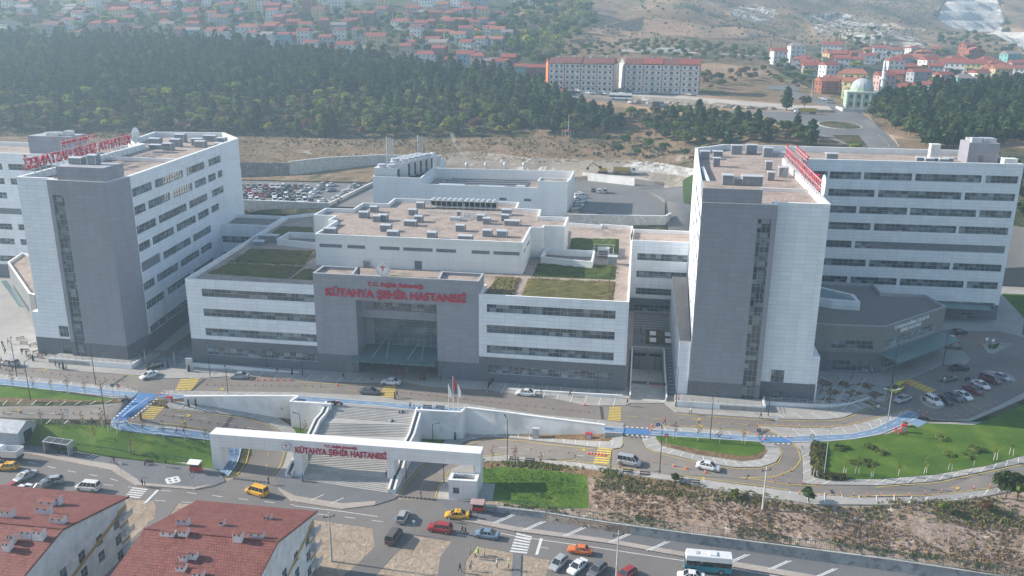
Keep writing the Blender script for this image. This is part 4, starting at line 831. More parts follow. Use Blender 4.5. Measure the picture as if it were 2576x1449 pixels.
for k in range(5):
 e=vent_proto(2.2,1.2,.9,'condenser_unit'); put_proto(e,0,(*L2W(152+1.9*k,80.5-(k%2)*1.7),42.5),TH,'low white condenser in the cluster before the grey plant room','condenser','condensers on the wing roof'); UNI.append(e)
def roof_sign(name,a0,a1,z0,first,lab,face):
 """letters on a braced frame along a roof edge from a0 to a1 (plan), reading direction a0->a1"""
 B=Hosp(name,*a0,z0,lab,'roof sign'); d=Vector((a1[0]-a0[0],a1[1]-a0[1],0)); L_=d.length; d.normalize(); nn=d.cross(Vector((0,0,1)))
 text_obj(B,'KÜTAHYA ŞEHİR HASTANESİ',d,(a0[0]+d.x*5.5,a0[1]+d.y*5.5,z0+1.3),L_-6.5,2.6,.35,'sign_red','main_lettering',bold=.022)
 text_obj(B,'T.C. Sağlık Bakanlığı',d,(a0[0]+d.x*(L_*.40),a0[1]+d.y*(L_*.40),z0+5.0),L_*.30,1.3,.25,'sign_red','upper_lettering',bold=.022)
 emblem(B,(a0[0]+d.x*2.2,a0[1]+d.y*2.2,z0+3.3),d,2.2)
 m=B.mb(); k=0; s_=1.0
 while s_<L_:
  x,y=a0[0]+d.x*s_,a0[1]+d.y*s_; h=6.3 if L_*.38<s_<L_*.72 else 4.0
  m.bar((x-nn.x*.15,y-nn.y*.15,z0-1),(x-nn.x*.15,y-nn.y*.15,z0+h),.10,.10,'steel_white')
  m.bar((x-nn.x*3.6,y-nn.y*3.6,z0-1.3),(x-nn.x*.2,y-nn.y*.2,z0+h-.6),.10,.10,'metal'); s_+=2.4
 for zz_ in(1.1,2.4,3.9):m.bar((a0[0]-nn.x*.12,a0[1]-nn.y*.12,z0+zz_),(a1[0]-nn.x*.12,a1[1]-nn.y*.12,z0+zz_),.08,.08,'steel_white')
 for zz_ in(5.2,6.0):m.bar((a0[0]+d.x*L_*.39-nn.x*.12,a0[1]+d.y*L_*.39-nn.y*.12,z0+zz_),(a0[0]+d.x*L_*.71-nn.x*.12,a0[1]+d.y*L_*.71-nn.y*.12,z0+zz_),.08,.08,'steel_white')
 B.put(m,'support_frame')
roof_sign('roof_sign',(110.6,2.6),(111.7,63),43.9,0,'red roof letters on white bracing seen edge-on, right tower roof',1)
B=Hosp('left_hospital_tower',-58,0,0,'tall grey and white left hospital tower with mirrored red roof sign and windowed right flank','hospital tower')
PL_=[(-70.2,-1.3),(-61.3,-1.5),(-61.3,-3.0),(-46.3,-3.6),(-45.4,4.6),(-53,76.7),(-64.4,90.2),(-87.6,87),(-83,64),(-74.4,58)]
LS={39.0:[(.3,10.6),(12.3,29.3),(31.4,44.2),(47.2,56.5)],34.6:[(.3,6.2),(7.7,20.1),(21.9,34.5),(36.3,44.3),(46,51.7),(53.5,56.9)],29.9:[(.3,10.7),(12.4,29.5),(31.4,44.2),(47.5,56.8)],25.5:[(.3,6.4),(7.7,20.3),(22,34.7),(36.3,44.2),(46.1,52)],20.4:[(12.6,29.9),(31.6,44.7)],15.7:[(.3,6.4),(7.8,20.5),(22.1,34.7),(36,44)],10.8:[(.6,10.9),(12.7,27.6),(30,44)]}
sp={0:dict(wins=[(5.0,7.6,5.1,7.9),(5.2,7.7,.6,2.6)],step=.9),1:dict(default='panel_grey'),2:dict(wins=[(1.0,3.9,.6,40.6)],default='panel_grey',step=.9,rec=.35),3:dict(default='panel_grey'),4:dict(wins=[(a,b,z,z+2.05)for z,L_ in LS.items()for a,b in L_]+[(.5,11,20.45,22.9,'louvre'),(1,44,4.5,6.5)])}
walls(B,PL_,0,44,'panel_white',sp,[(0,4.6,'panel_dark')]); flatroof(B,PL_,44,1.5,'gravel',th=.8)
m=B.mb(); m.prism([(-72,-1.1),(-70.3,-1.1),(-70.3,12),(-72,12)],0,11.1,'panel_white','coping'); m.prism([(-71.98,-1.14),(-70.1,-1.18),(-70.1,5),(-71.9,5)],0,4.55,'panel_dark'); B.put(m,'lower_step')
m=B.mb(); m.prism([(-58.4,-3.0),(-46.6,-3.45),(-46.6,4.5),(-58.4,4.5)],44.1,47.2,'panel_grey','coping_grey'); B.put(m,'lift_overrun')
m=B.mb(); m.box(-53.2,-3.45,.05,-51.6,-3.38,2.5,'louvre'); B.put(m,'side_door')
m=B.mb(); m.bar((-76,36,43.1),(-50.6,36,43.1),.5,.9,'coping'); B.put(m,'roof_kerb')
roof_sign('roof_sign',(-73.6,56),(-69.9,1),43.9,0,'mirrored red roof letters seen from behind, left tower roof',-1)
B=Hosp('left_tower_rear_wing',-100,58,0,'white rear wing of the left tower with strip windows, cut by the left photo edge','hospital building')
PW_=[(-150,58),(-76,58),(-84,82),(-150,82)]
ws=[]
for z,e_ in((34.9,-14.9),(30.4,-18.2),(25.9,-18.2),(15.9,-18.2),(11.1,-18),(5.4,-18)):ws+=[(2,28,z,z+1.9),(30,30.6 if z==25.9 else 54+(0 if z!=30.4 else-8),z,z+1.9),(57 if z!=30.4 else 49.5,70,z,z+1.9)]
ws=[w_ for w_ in ws if w_[1]-w_[0]>1]+[(2,70,20.9,22.8,'louvre')]
walls(B,PW_,0,40,'panel_white',{0:dict(wins=ws)},[(0,4.4,'panel_dark')]); flatroof(B,PW_,40,1.2,'gravel',th=.6)
B=Hosp('rooftop_plant_room',-112,74,38.8,'grey plant room box with a silver fan on the far left wing roof','plant room')
m=B.mb(); m.prism([(-118,66),(-103.5,66),(-103.5,74),(-118,74)],38.8,44.5,'panel_grey','coping_grey'); B.put(m,'wall'); m=B.mb(); m.box(-111,67,44.6,-108,69.5,45.6,'metal'); m.box(-107,68,44.6,-104.8,70.5,46,'vent_cap'); m.cyl((-112.5,69,44.6),(-112.5,69,45.4),1.4,'metal',n=12); B.put(m,'ducts')
for x,y,wd,h,z,lab in[(-51.8,1.5,2,2.0,47.3,'grey vent on the lift overrun of the left tower'),(-56,1.5,3,1.3,47.3,'silver duct on the lift overrun of the left tower'),(-60,66,3,1.8,42.5,'grey vent near the back right of the left tower roof'),(-63,70,3.2,2.0,42.5,'wide grey vent near the back of the left tower roof'),(-68,66,3,2.2,42.5,'tall grey vent in the middle of the left tower roof'),(-66,58,2.6,2,42.5,'grey vent with a thin pipe, left tower roof'),(-71,60,3.6,1.2,42.5,'low flat vent beside the left tower roof parapet'),(-56,72,2.4,2.2,42.5,'grey vent in the far right corner of the left tower roof'),(-76,68,3.4,2.0,42.5,'boxy vent at the back left of the left tower roof'),(-54,66,2.2,1.4,42.5,'small vent on the right edge of the left tower roof'),(-72,76,3,2.4,42.5,'vent by the back parapet of the left tower roof'),(-64,80,4,1.8,42.5,'long vent by the back parapet of the left tower roof')]:
 e=vent_proto(wd,min(wd,2.2),h); put_proto(e,0,(*L2W(x,y),z),TH,lab,'roof vent')
B=Hosp('right_link_building',80,57.6,0,'white four-storey link building between main block and right tower','link building')
PK=[(71.0,57.6),(88.6,57.6),(89,72),(71.6,72)]
walls(B,PK,0,21,'panel_white',{0:dict(wins=[(2.3,16.3,15.4,17.4),(2.3,16.3,10.35,12.3),(2.3,16.3,5.3,7.2),(2.2,15,.25,2.2)])},[(0,4.2,'panel_dark')]); flatroof(B,PK,21,.9,'gravel')
B=Hosp('left_link_building',-45,56.5,0,'shaded white link building between left tower and main block','link building')
PK=[(-52.4,56.5),(-35.6,56.5),(-36.2,70),(-53.2,70)]
walls(B,PK,0,21,'panel_white',{0:dict(wins=[(1,15,15.4,17.4),(1,15,10.35,12.3),(1,15,5.3,7.2)])},[(0,4.2,'panel_dark')]); flatroof(B,PK,21,.9,'gravel_grey')
B=Hosp('polyclinic_pavilion',132,20,0,'low grey pavilion with angled lettered face and glass canopy, beside the right tower','clinic building')
PP=[(113,20.5),(119.4,19.6),(131.6,20.6),(150.6,39),(148.5,49),(137.4,48.5),(137.5,57),(113,57)]
sp={1:dict(wins=[(-0+.2,10,6.0,8.1),(.9,9.9,.4,3.0)]),2:dict(wins=[(.2,22.4,6.2,8.3),(.3,22.5,.7,3.6,'glass_curtain')])}
walls(B,PP,0,11.8,'panel_olive',sp,[(0,5.2,'panel_dark')]); flatroof(B,PP,11.8,.7,'gravel_grey','coping_grey')
d=Vector((19,18.4,0)).normalized(); nn=d.cross(Vector((0,0,1)))
def on(s_,z,o_=0.02):return(131.6+d.x*s_+nn.x*o_,20.6+d.y*s_+nn.y*o_,z)
text_obj(B,'T2 KADIN DOĞUM, ÇOCUK VE',d,on(3.4,10.35),15.2,.82,.15,'sign_white','upper_lettering',bold=.022)
text_obj(B,'GENEL HASTANE',d,on(6.4,9.15),8.9,.82,.15,'sign_white','lower_lettering',bold=.022)
m=B.mb(); m.hex([on(-1.5,4.4,5),on(26,4.4,5),on(26,5.3),on(-.5,5.3),on(-1.5,4.55,5),on(26,4.55,5),on(26,5.45),on(-.5,5.45)],'canopy_glass'); co=B.put(m,'canopy'); m=B.mb()
for k in range(14):s_=-1+27*k/13; m.bar(on(s_,4.38,5),on(s_,5.28),.08,.2,'metal')
m.build('canopy_frame',co)
m=B.mb(); m.prism([(120,36),(122.3,34.7),(128.8,34.3),(128.8,41),(121,47),(113.5,46),(113.5,38)],11.1,13.3,'panel_white','coping'); P=[(121.4,36.2),(128,35.6),(127.6,40.6),(121,45.6),(115,44.6),(115,38.4)]
for i in range(6):m.poly([(*P[i],13.32),(*P[(i+1)%6],13.32),(120.5,40.5,14.6)],'canopy_glass')
B.put(m,'skylight')
B=Hosp('entrance_pavilion',-92,30,0,'pale pavilion with gravel roof and green glass canopy, left of the left tower','clinic building')
u0=[atz(*p_,9.5)[:2]for p_ in[(86,742),(72,738),(19,660),(55,636),(130,650),(130,744)]]; PP=[W2L(*p_)for p_ in u0][::-1]
walls(B,PP,0,9.5,'panel_olive',{},None); flatroof(B,PP,9.5,.6,'gravel','coping',.5)
q=[W2L(*atz(u,v,4.6)[:2])for u,v in[(48,771),(66,771),(16,705),(3,708)]]
m=B.mb(); m.prism(q,4.5,4.65,'canopy_glass'); B.put(m,'canopy')
# technical block
B=Hosp('energy_centre',14,106,16.9,'pale concrete energy centre with open pipe-filled roof, behind the upper block','technical building')
PT=[(-19,106),(-1.7,106),(-1.7,105.6),(49,105.6),(49.2,133.5),(-21,129.5)]
walls(B,PT,16.9,26.2,'panel_concrete',{2:dict(wins=[(27.5,30,21.6,22.5),(36,38.5,21.6,22.5)])})
PT1=[(-19,106.02),(-1.7,106.02),(-3,130.5),(-21,129.5)]; PT2=[(-1.7,105.6),(38.8,105.6),(38.8,108),(49.2,133.5),(-3,130.5)]
m=B.mb(); m.prism(PT1,26.2,27.2,'panel_concrete'); B.put(m,'left_deck'); flatroof(B,[(-19,106),(-1.7,106),(-3,130.6),(-21,129.6)],28.2,1.0,'gravel_grey');
wm=B.mb(); facade(B,wm,(-19,106),(-1.7,106),26.2,28.2,[],[],'panel_concrete'); facade(B,wm,(-1.7,106),(-3,130.6),24,28.2,[],[],'panel_concrete'); facade(B,wm,(-21,129.6),(-19,106),26.2,28.2,[],[],'panel_concrete'); B.put(wm,'upper_wall')
flatroof(B,[(-1.7,105.6),(49,105.6),(49.2,133.5),(-3,130.6)],26.2,2.2,'gravel','coping')
wm=B.mb(); facade(B,wm,(49.2,133.5),(-3,130.6),26,28,[],[],'panel_concrete'); facade(B,wm,(-3,130.0),(49.2,132.9),24.1,28,[],[],'panel_concrete'); wm.poly([(-3,130,28),(49.2,132.9,28),(49.2,133.5,28),(-3,130.6,28)],'coping')
facade(B,wm,(49.1,112),(49.2,133.5),26,28,[],[],'panel_concrete'); facade(B,wm,(48.6,133),(48.6,112),24.1,28,[],[],'panel_concrete'); wm.poly([(48.6,112,28),(49.2,112,28),(49.2,133,28),(48.6,133,28)],'coping'); B.put(wm,'screen_wall')
PB=[(38.8,105.58),(49.05,105.58),(49.1,112.5),(39,112.5)]; wm=B.mb()
for i in range(4):facade(B,wm,PB[i],PB[(i+1)%4],26.2 if i==0 else 24,28.6,[],[],'panel_concrete')
B.put(wm,'stair_head'); flatroof(B,PB,28.6,.4,'gravel',th=.4)
B2=Hosp('roof_pipework',20,118,24,'rows of dark and silver pipes filling the open roof of the energy centre','pipework'); m=B2.mb()
for k in range(7):m.bar((1+k*.6,113+k*2.2,24.9),(34,114+k*2.2,24.9),.35,.3,('metal_dark','metal')[k%2])
for k in range(12):m.bar((2+2.8*k,112.5,24.4),(2+2.8*k,128.5,24.4),.2,.2,'metal')
B2.put(m,'pipes'); m=B2.mb(); m.box(4,107.6,24,13,110.6,26,'metal'); m.box(18,107.6,24,27,110.6,25.8,'metal'); m.box(31,108,24,34,111,26.2,'vent_cap'); m.box(44,118,24,47,128,25.8,'coping'); B2.put(m,'air_handlers')
for k,(x,y,h)in enumerate([(-15,110,0),(-11.5,114.5,1.5),(-10.2,118,1.5),(-9,121.5,1.5),(-7.8,125,1.5),(-6.6,128.2,1.5)]):
 B2=Hosp('cooling_tower',x,y,27.2,'pale cooling tower with twin fan cylinders on the energy centre','cooling tower'); B2.o['group']='cooling towers on the energy centre'; UNI.append(B2.o); m=B2.mb(); wd=4.2 if k==0 else 3.3; hh=31.0+h
 m.box(x-wd,y-1.7,27.2,x+wd,y+1.7,hh,'steel_white'); B2.put(m,'casing'); m=B2.mb(); m.box(x+wd+.01,y-1.3,27.6,x+wd+.06,y+1.3,hh-.6,'black'); B2.put(m,'intake_grille')
 for dx in(-1.7,1.7):m=B2.mb(); m.cyl((x+dx,y,hh),(x+dx,y,hh+1.1),1.35,'vent_cap',1.55,n=14); B2.put(m,'fan_cylinder')
for nm,u,v,n_,hh,lab in[('flue_stack',981,420,4,11.5,'cluster of four slim white flues at the left of the energy centre'),('flue_stack',1059,412,3,11,'dark framed group of three flues behind the cooling towers')]:
 p=atz(u,v,27); B2=thing(nm,p,lab,'flue stack',TH)
 for k in range(n_):m=MB(); m.cyl((k*.75-1,k*.2,-1),(k*.75-1,k*.2,hh-k*.3),.2,'metal',n=10); m.build('flue',B2)
 if n_==3:
  m=MB()
  for dx in(-1.6,1.4):
   for dy in(-.6,.8):m.bar((dx,dy,-1),(dx,dy,hh-3),.12,.12,'steel_dark')
  for k in range(8):m.bar((-1.6,-.6,k*1.1),(1.4,-.6,k*1.1+1),.07,.07,'steel_dark')
  m.build('lattice',B2)
for u,v,r_,h,lab in[(1089,418,1.75,5.4,'tall white vertical tank behind the cooling towers'),(1114,425,1.4,4.0,'shorter white vertical tank right of the tall tank')]:
 p=aty(u,v,335); e=thing('storage_tank',p,lab,'tank'); m=MB(); m.cyl((0,0,-3),(0,0,h*.8),r_,'steel_white',n=16); m.cyl((0,0,h*.8),(0,0,h),r_,'steel_white',r_*.45,n=16); m.build('shell',e)
for k,u in enumerate((1174,1222,1270,1318)):
 p=aty(u,431,338); e=thing('exhaust_flue',p,'silver hooded exhaust flue behind the back wall of the energy centre','flue',0,'hooded flues behind the energy centre'); UNI.append(e); m=MB(); m.cyl((0,0,-3),(0,0,2.6),.35,'metal'); m.cyl((.9,0,-3),(.9,0,1.6),.25,'metal'); m.build('pipe',e); m=MB(); m.cyl((0,0,2.6),(0,0,3.6),.75,'steel_white',.5,n=10); m.build('hood',e)
p=aty(1163,385,340); e=tag(bpy.data.objects.new('steam_plume',None),'thin white steam plume rising above the energy centre','steam')
m,t,b=nodes('steam'); t.nodes.remove(b); pv=N(t,'ShaderNodeVolumePrincipled'); pv.inputs['Density'].default_value=.10; pv.inputs['Color'].default_value=(1,1,1,1); t.links.new(pv.outputs[0],t.nodes['Material Output'].inputs['Volume'])
m=MB()
rings=[]
for k in range(9):
 f=k/8; c=(-4.6*f+.5*math.sin(k),0,-1.5+9.5*f); r_=.35+1.0*f-.6*max(0,f-.8)*5; rings.append([(c[0]+r_*math.cos(a),c[1]+r_*math.sin(a),c[2]+.3*math.sin(2*a))for a in[j*math.pi/4 for j in range(8)]])
for k in range(8):
 for j in range(8):m.poly([rings[k][j],rings[k][(j+1)%8],rings[k+1][(j+1)%8],rings[k+1][j]],'steam')
m.poly(rings[0][::-1],'steam'); m.poly(rings[8],'steam')
bpy.data.objects.remove(e); o=m.build('steam_plume',None,p); tag(o,'thin white steam plume rising above the energy centre','steam',None,'stuff')
# retaining walls, stairs, gate
def wall_line(name,P,ztop,zbot,th,mat,label,cap='coping',cat='wall'):
 """free-standing wall along world plan points with top heights"""
 x0,y0=P[0][0],P[0][1]; e=thing(name,(x0,y0,zbot),label,cat); m=MB((x0,y0,zbot)); c=MB((x0,y0,zbot))
 for i in range(len(P)-1):
  a,b=Vector((P[i][0],P[i][1],0)),Vector((P[i+1][0],P[i+1][1],0)); d=(b-a).normalized(); n=Vector((d.y,-d.x,0))*th/2
  za,zb=ztop[i],ztop[i+1]; q=[a+n,b+n,b-n,a-n]
  m.hex([(p.x,p.y,zbot)for p in q]+[(q[0].x,q[0].y,za),(q[1].x,q[1].y,zb),(q[2].x,q[2].y,zb),(q[3].x,q[3].y,za)],mat)
  if cap:
   n2=n*1.25; q=[a+n2,b+n2,b-n2,a-n2]; c.hex([(q[0].x,q[0].y,za+.003),(q[1].x,q[1].y,zb+.003),(q[2].x,q[2].y,zb+.003),(q[3].x,q[3].y,za+.003),(q[0].x,q[0].y,za+.12),(q[1].x,q[1].y,zb+.12),(q[2].x,q[2].y,zb+.12),(q[3].x,q[3].y,za+.12)],cap)
 m.build('wall_face',e)
 if cap:c.build('coping',e)
 return e
def W(L,z):return[atz(u,v,z)[:2]for u,v in L]
wall_line('retaining_wall',W([(462,997),(620,996),(750,996)],.9),[.9]*3,-7,.45,'wall_white','long white retaining wall left of the stairs, between bike path and ramp road')
wall_line('retaining_wall',W([(729,1010),(780,1013),(833,1017)],.75),[.75]*3,-7,.45,'wall_white','short white retaining wall directly left of the grand stairs')
wall_line('retaining_wall',W([(750,997),(741,1003),(731,1009)],.85),[.85]*3,-7,.45,'wall_white','tiny white return wall joining the two walls left of the stairs')
wall_line('retaining_wall',W([(1047,1031),(1160,1037)],.75),[.75]*2,-7,.45,'wall_white','white retaining wall directly right of the grand stairs')
wall_line('retaining_wall',W([(1160,1036),(1171,1025),(1300,1041),(1410,1055),(1522,1069)],.95),[.95]*5,-6.5,.45,'wall_white','long white retaining wall right of the stairs, dropping toward the crossing')
WB=[ats(u,v)for u,v in WALLB]; wall_line('street_retaining_wall',[(p[0],p[1]+.1)for p in WB],[-6.1,-5.85,-5.75,-5.65,-5.65,-5.75,-6.1],-10,.4,'concrete','long grey concrete retaining wall along the city street below the rocky slope','concrete_light')
def along(P,s):
 for i in range(len(P)-1):
  L_=math.dist(P[i][:2],P[i+1][:2])
  if s<=L_:f=s/L_; return[P[i][k]+(P[i+1][k]-P[i][k])*f for k in range(len(P[i]))]
  s-=L_
 return list(P[-1])
def plen(P):return sum(math.dist(P[i][:2],P[i+1][:2])for i in range(len(P)-1))
def rail_fence(name,P,h,label,mat,pick=.14,post=2.5,cat='fence',rails=2,gap=None):
 e=thing(name,P[0],label,cat); o_=P[0]; m=MB(o_); L_=plen(P); s=0
 while s<L_:p=along(P,s); m.bar((p[0],p[1],p[2]),(p[0],p[1],p[2]+h),.07,.07,mat); s+=post
 m.build('posts',e)['kind']='stuff'; m=MB(o_)
 for i in range(len(P)-1):
  for k in range(rails):z=h*(.12+.82*k/max(1,rails-1)); m.bar((P[i][0],P[i][1],P[i][2]+z),(P[i+1][0],P[i+1][1],P[i+1][2]+z),.045,.05,mat)
 m.build('rails',e)
 if pick:
  m=MB(o_); s=0
  while s<L_:p=along(P,s); m.bar((p[0],p[1],p[2]+.05),(p[0],p[1],p[2]+h*1.02),.028,.028,mat); s+=pick
  m.build('pickets',e)
 return e
F1=[(p[0],p[1]+.1,z+.1)for p,z in zip(WB,[-6.1,-5.85,-5.75,-5.65,-5.65,-5.75,-6.1])]
rail_fence('picket_fence',F1,1.6,'grey-green picket fence on top of the long concrete street wall','green_metal',.3)
F2=[ats(u,v)for u,v in FENCE[:9]]; rail_fence('mesh_fence',[(p[0],p[1]+.3,p[2]+.35)for p in F2],1.3,'green mesh fence along the foot of the left lawn beside the cobbled pavement','green_metal',.45)
wall_line('kerb_wall',[(p[0],p[1])for p in F2],[p[2]+.5 for p in F2],-8,.3,'concrete_light','low pale kerb wall under the green fence at the foot of the left lawn',None)
for P,lab in(([(82.9,-6.35),(101.7,-6.05),(101.7,-2.2)],'white terrace wall with steel railing in front of the right tower'),([(-65.4,-6.05),(-43.6,-6.45),(-43.6,-2.8)],'white terrace wall with steel railing in front of the left tower')):
 Q=[L2W(*p)for p in P]; wall_line('terrace_wall',Q,[1.25]*3,-.2,.3,'wall_white',lab); rail_fence('handrail',[(q[0],q[1],1.4)for q in Q],1.0,lab.replace('terrace wall with steel railing','terrace edge handrail').replace('white ','steel '),'metal',0,1.8,'handrail',3)
Q=[L2W(*p)for p in[(102,-2.6),(112,-2.2),(117,-1.2),(121,1.2),(126,5.5)]]; wall_line('plaza_wall',Q,[.9,.8,.6,.35,.2],-.2,.3,'wall_white','white curved low wall at the front edge of the patterned plaza'); rail_fence('handrail',[(q[0],q[1],z)for q,z in zip(Q,[1,.9,.7,.45,.3])],1.0,'steel handrail on the curved low plaza wall right of the tower','metal',0,1.8,'handrail',3)
Q=[L2W(*p)for p in[(-30.5,-2.9),(-18,-2.7),(-4,-2.2)]]; wall_line('ramp_wall',Q,[1.0,.75,.2],-.2,.3,'wall_white','white tapering access ramp wall in front of the left wing of the main block')
Q=[L2W(*p)for p in[(46,-3.6),(60,-3.9),(71.5,-4.2)]]; wall_line('ramp_wall',Q,[.2,.5,.8],-.2,.3,'wall_white','white tapering access ramp wall in front of the right wing of the main block')
for a0,a1,lab in((73.3,80.9,'pale portal wall of the sunken vehicle ramp right of the main block'),):
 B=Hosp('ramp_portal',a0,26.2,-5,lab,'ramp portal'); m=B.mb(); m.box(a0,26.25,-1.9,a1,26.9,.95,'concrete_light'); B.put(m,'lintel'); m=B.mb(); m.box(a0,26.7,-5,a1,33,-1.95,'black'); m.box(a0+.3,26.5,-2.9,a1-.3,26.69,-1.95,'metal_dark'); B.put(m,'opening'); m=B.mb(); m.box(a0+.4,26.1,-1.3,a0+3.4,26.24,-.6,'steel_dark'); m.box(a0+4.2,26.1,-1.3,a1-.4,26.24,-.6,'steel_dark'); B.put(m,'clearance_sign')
 for a in(a0-.15,a1+.15):
  Q=[L2W(a,b)for b in(-4.2,10,26)]; wall_line('ramp_side_wall',Q,[.95,.95,.95],-.2,.25,'concrete_light','low pale side wall on the %s of the sunken vehicle ramp'%('left' if a<a0 else 'right'))
 B=Hosp('height_barrier',a0,-1,0,'dark height restriction bar across the sunken ramp right of the main block','height barrier'); m=B.mb()
 for a in(a0-.1,a1+.1):m.cyl((a,-1.5,0),(a,-1.5,3.4),.08,'metal')
 B.put(m,'post'); m=B.mb(); m.box(a0,-1.6,2.7,a0+3.5,-1.45,3.35,'steel_dark'); m.box(a0+3.9,-1.6,2.7,a1,-1.45,3.35,'steel_dark'); B.put(m,'sign_board'); m=B.mb(); m.box(a0+4.3,-1.55,2.3,a1-.6,-1.5,2.42,'red_paint'); B.put(m,'lower_bar')
B=Hosp('height_barrier',-42,-3,0,'dark height restriction bar over the ramp beside the left tower','height barrier'); m=B.mb(); m.box(-42.2,-3.1,3.2,-34.8,-2.9,3.7,'steel_dark'); B.put(m,'sign_board'); m=B.mb()
for a in(-42.3,-34.8):m.cyl((a,-3,0),(a,-3,3.7),.09,'metal')
B.put(m,'post')
B=Hosp('hazard_wall',-43,10,-4,'yellow and black striped guard wall beside the left ramp','guard wall'); m=B.mb()
for k in range(30):b0=1+k*.9; z0=-max(0,(b0+3)*.15); m.hex([(-34.7,b0,z0-.2),(-34.5,b0,z0-.2),(-34.5,b0+.9,z0-.3),(-34.7,b0+.9,z0-.3),(-34.7,b0,z0+.9),(-34.5,b0,z0+.9),(-34.5,b0+.9,z0+.76),(-34.7,b0+.9,z0+.76)],('line_yellow','black')[k%2])
B.put(m,'barrier')
pl,pr_=W2L(*ats(735,1203)[:2]),W2L(*ats(975,1242)[:2]); tl,tr=(9.8,-17.9),(28.3,-17.7)
NS=40; rise=(0.12-(-6.75))/NS
L_,R_=[0.0],[0.0]; wedge={8:(2.6,.1),16:(.1,2.2),24:(2.4,.1),32:(.1,2.4)}
for k in range(NS):
 dl,dr=.34,.34
 if k in wedge:dl,dr=dl+wedge[k][0],dr+wedge[k][1]
 L_.append(L_[-1]+dl); R_.append(R_[-1]+dr)
B=Hosp('grand_staircase',18,-28,-7,'broad pale stone staircase with wedge landings running down behind the white gate','staircase'); m=B.mb()
def sp_(k,side):
 S_,a,b=(L_,tl,pl)if side==0 else(R_,tr,pr_); f=S_[k]/S_[-1]; return(a[0]+(b[0]-a[0])*f,a[1]+(b[1]-a[1])*f)
for k in range(NS):
 z=.12-rise*k; z2=z-rise; a,b,c,d=sp_(k,0),sp_(k,1),sp_(k+1,1),sp_(k+1,0)
 zt=z-rise*1.0
 m.poly([(*a,z),(*a,zt),(*b,zt),(*b,z)],'stair_stone'); m.poly([(*a,zt),(*d,zt),(*c,zt),(*b,zt)],'stair_stone')
for side in(0,1):
 for k in range(NS):
  a,d=sp_(k,side),sp_(k+1,side); zt=.12-rise*(k+1); q=[(*a,-8.5),(*d,-8.5),(*d,zt),(*a,zt)]; m.poly(q if side==0 else q[::-1],'concrete_light')
B.put(m,'steps')
for side,lab in((0,'white sloping parapet with dark planter on the left side of the grand stairs'),(1,'white sloping parapet with dark planter on the right side of the grand stairs')):
 B=Hosp('stair_parapet',*sp_(0,side),-8,lab,'parapet'); m=B.mb(); m2=B.mb(); sg=-1 if side==0 else 1; ks=[0,8,9,16,17,24,25,32,33,40]; ks=sorted(set(ks))
 for i in range(len(ks)-1):
  a,d=sp_(ks[i],side),sp_(ks[i+1],side); za=.12-rise*ks[i]+.75; zd=.12-rise*ks[i+1]+.75; w_=1.5*sg
  P=[(a[0],a[1]),(a[0]+w_,a[1]),(d[0]+w_,d[1]),(d[0],d[1])]; P=P if sg>0 else[P[1],P[0],P[3],P[2]]; Z_=[za,za,zd,zd]
  m.hex([(P[0][0],P[0][1],-8.5),(P[3][0],P[3][1],-8.5),(P[2][0],P[2][1],-8.5),(P[1][0],P[1][1],-8.5),(*P[0],Z_[0]),(*P[3],Z_[3]),(*P[2],Z_[2]),(*P[1],Z_[1])],'wall_white')
  c0,c1=.45*sg,1.05*sg; P=[(a[0]+c0,a[1]),(a[0]+c1,a[1]),(d[0]+c1,d[1]),(d[0]+c0,d[1])]; P=P if sg>0 else[P[1],P[0],P[3],P[2]]
  m2.poly([(*P[0],za+.02),(*P[3],zd+.02),(*P[2],zd+.02),(*P[1],za+.02)],'steel_dark')
 B.put(m,'parapet_wall'); B.put(m2,'planter_strip')
g0,g1=Vector((-8.3,-37.2,0)),Vector((45.8,-36.6,0)); gd=(g1-g0).normalized(); gn=gd.cross(Vector((0,0,1))); GL_=(g1-g0).length
def gp(s,d,z):p=g0+gd*s-gn*d; return(p.x,p.y,z)
def gbox(m,s0,s1,d0,d1,z0,z1,mt,top=None):m.hex([gp(s0,d0,z0),gp(s1,d0,z0),gp(s1,d1,z0),gp(s0,d1,z0),gp(s0,d0,z1),gp(s1,d0,z1),gp(s1,d1,z1),gp(s0,d1,z1)],mt,top)
B=Hosp('entrance_gate',18,-37,-7,'long white entrance gate beam on four legs with red hospital lettering','gate')
m=B.mb(); gbox(m,0,GL_,0,2.9,-1.4,1.25,'gate_white','coping'); B.put(m,'beam')
for s0,s1 in((.02,2.1),(17.0,18.8),(35.8,37.3),(52.9,GL_-.02)):m=B.mb(); gbox(m,s0,s1,.02,2.88,-8.2,-1.39,'gate_white'); B.put(m,'leg')
text_obj(B,'KÜTAHYA ŞEHİR HASTANESİ',gd,gp(17.55,-.02,-1.42),18.3,1.28,.15,'sign_red','main_lettering',bold=.022)
text_obj(B,'T.C. Sağlık Bakanlığı',gd,gp(23.4,-.02,.25),6.6,.5,.12,'sign_red','upper_lettering',bold=.022); emblem(B,gp(15.75,-.03,-.12),gd,.98,depth=.12)
B=Hosp('gate_cabin',43,-38,-7,'small white gatehouse cabin with open roof box against the right gate leg','cabin'); zb=zs_xy(*L2W(43,-39))
PC=[(40.3,-39.9),(45.6,-39.6),(45.6,-36.75),(40.3,-36.85)]; walls(B,PC,zb-.3,-3.0,'gate_white',{0:dict(wins=[(.8,2.0,zb+1.4,zb+2.7)],step=1.2)}); flatroof(B,PC,-3.0,.6,'gravel_grey','coping',.55)
m=B.mb(); m.box(41.6,-38.3,-3.55,43.0,-37.6,-2.7,'vent_grey'); B.put(m,'air_unit')
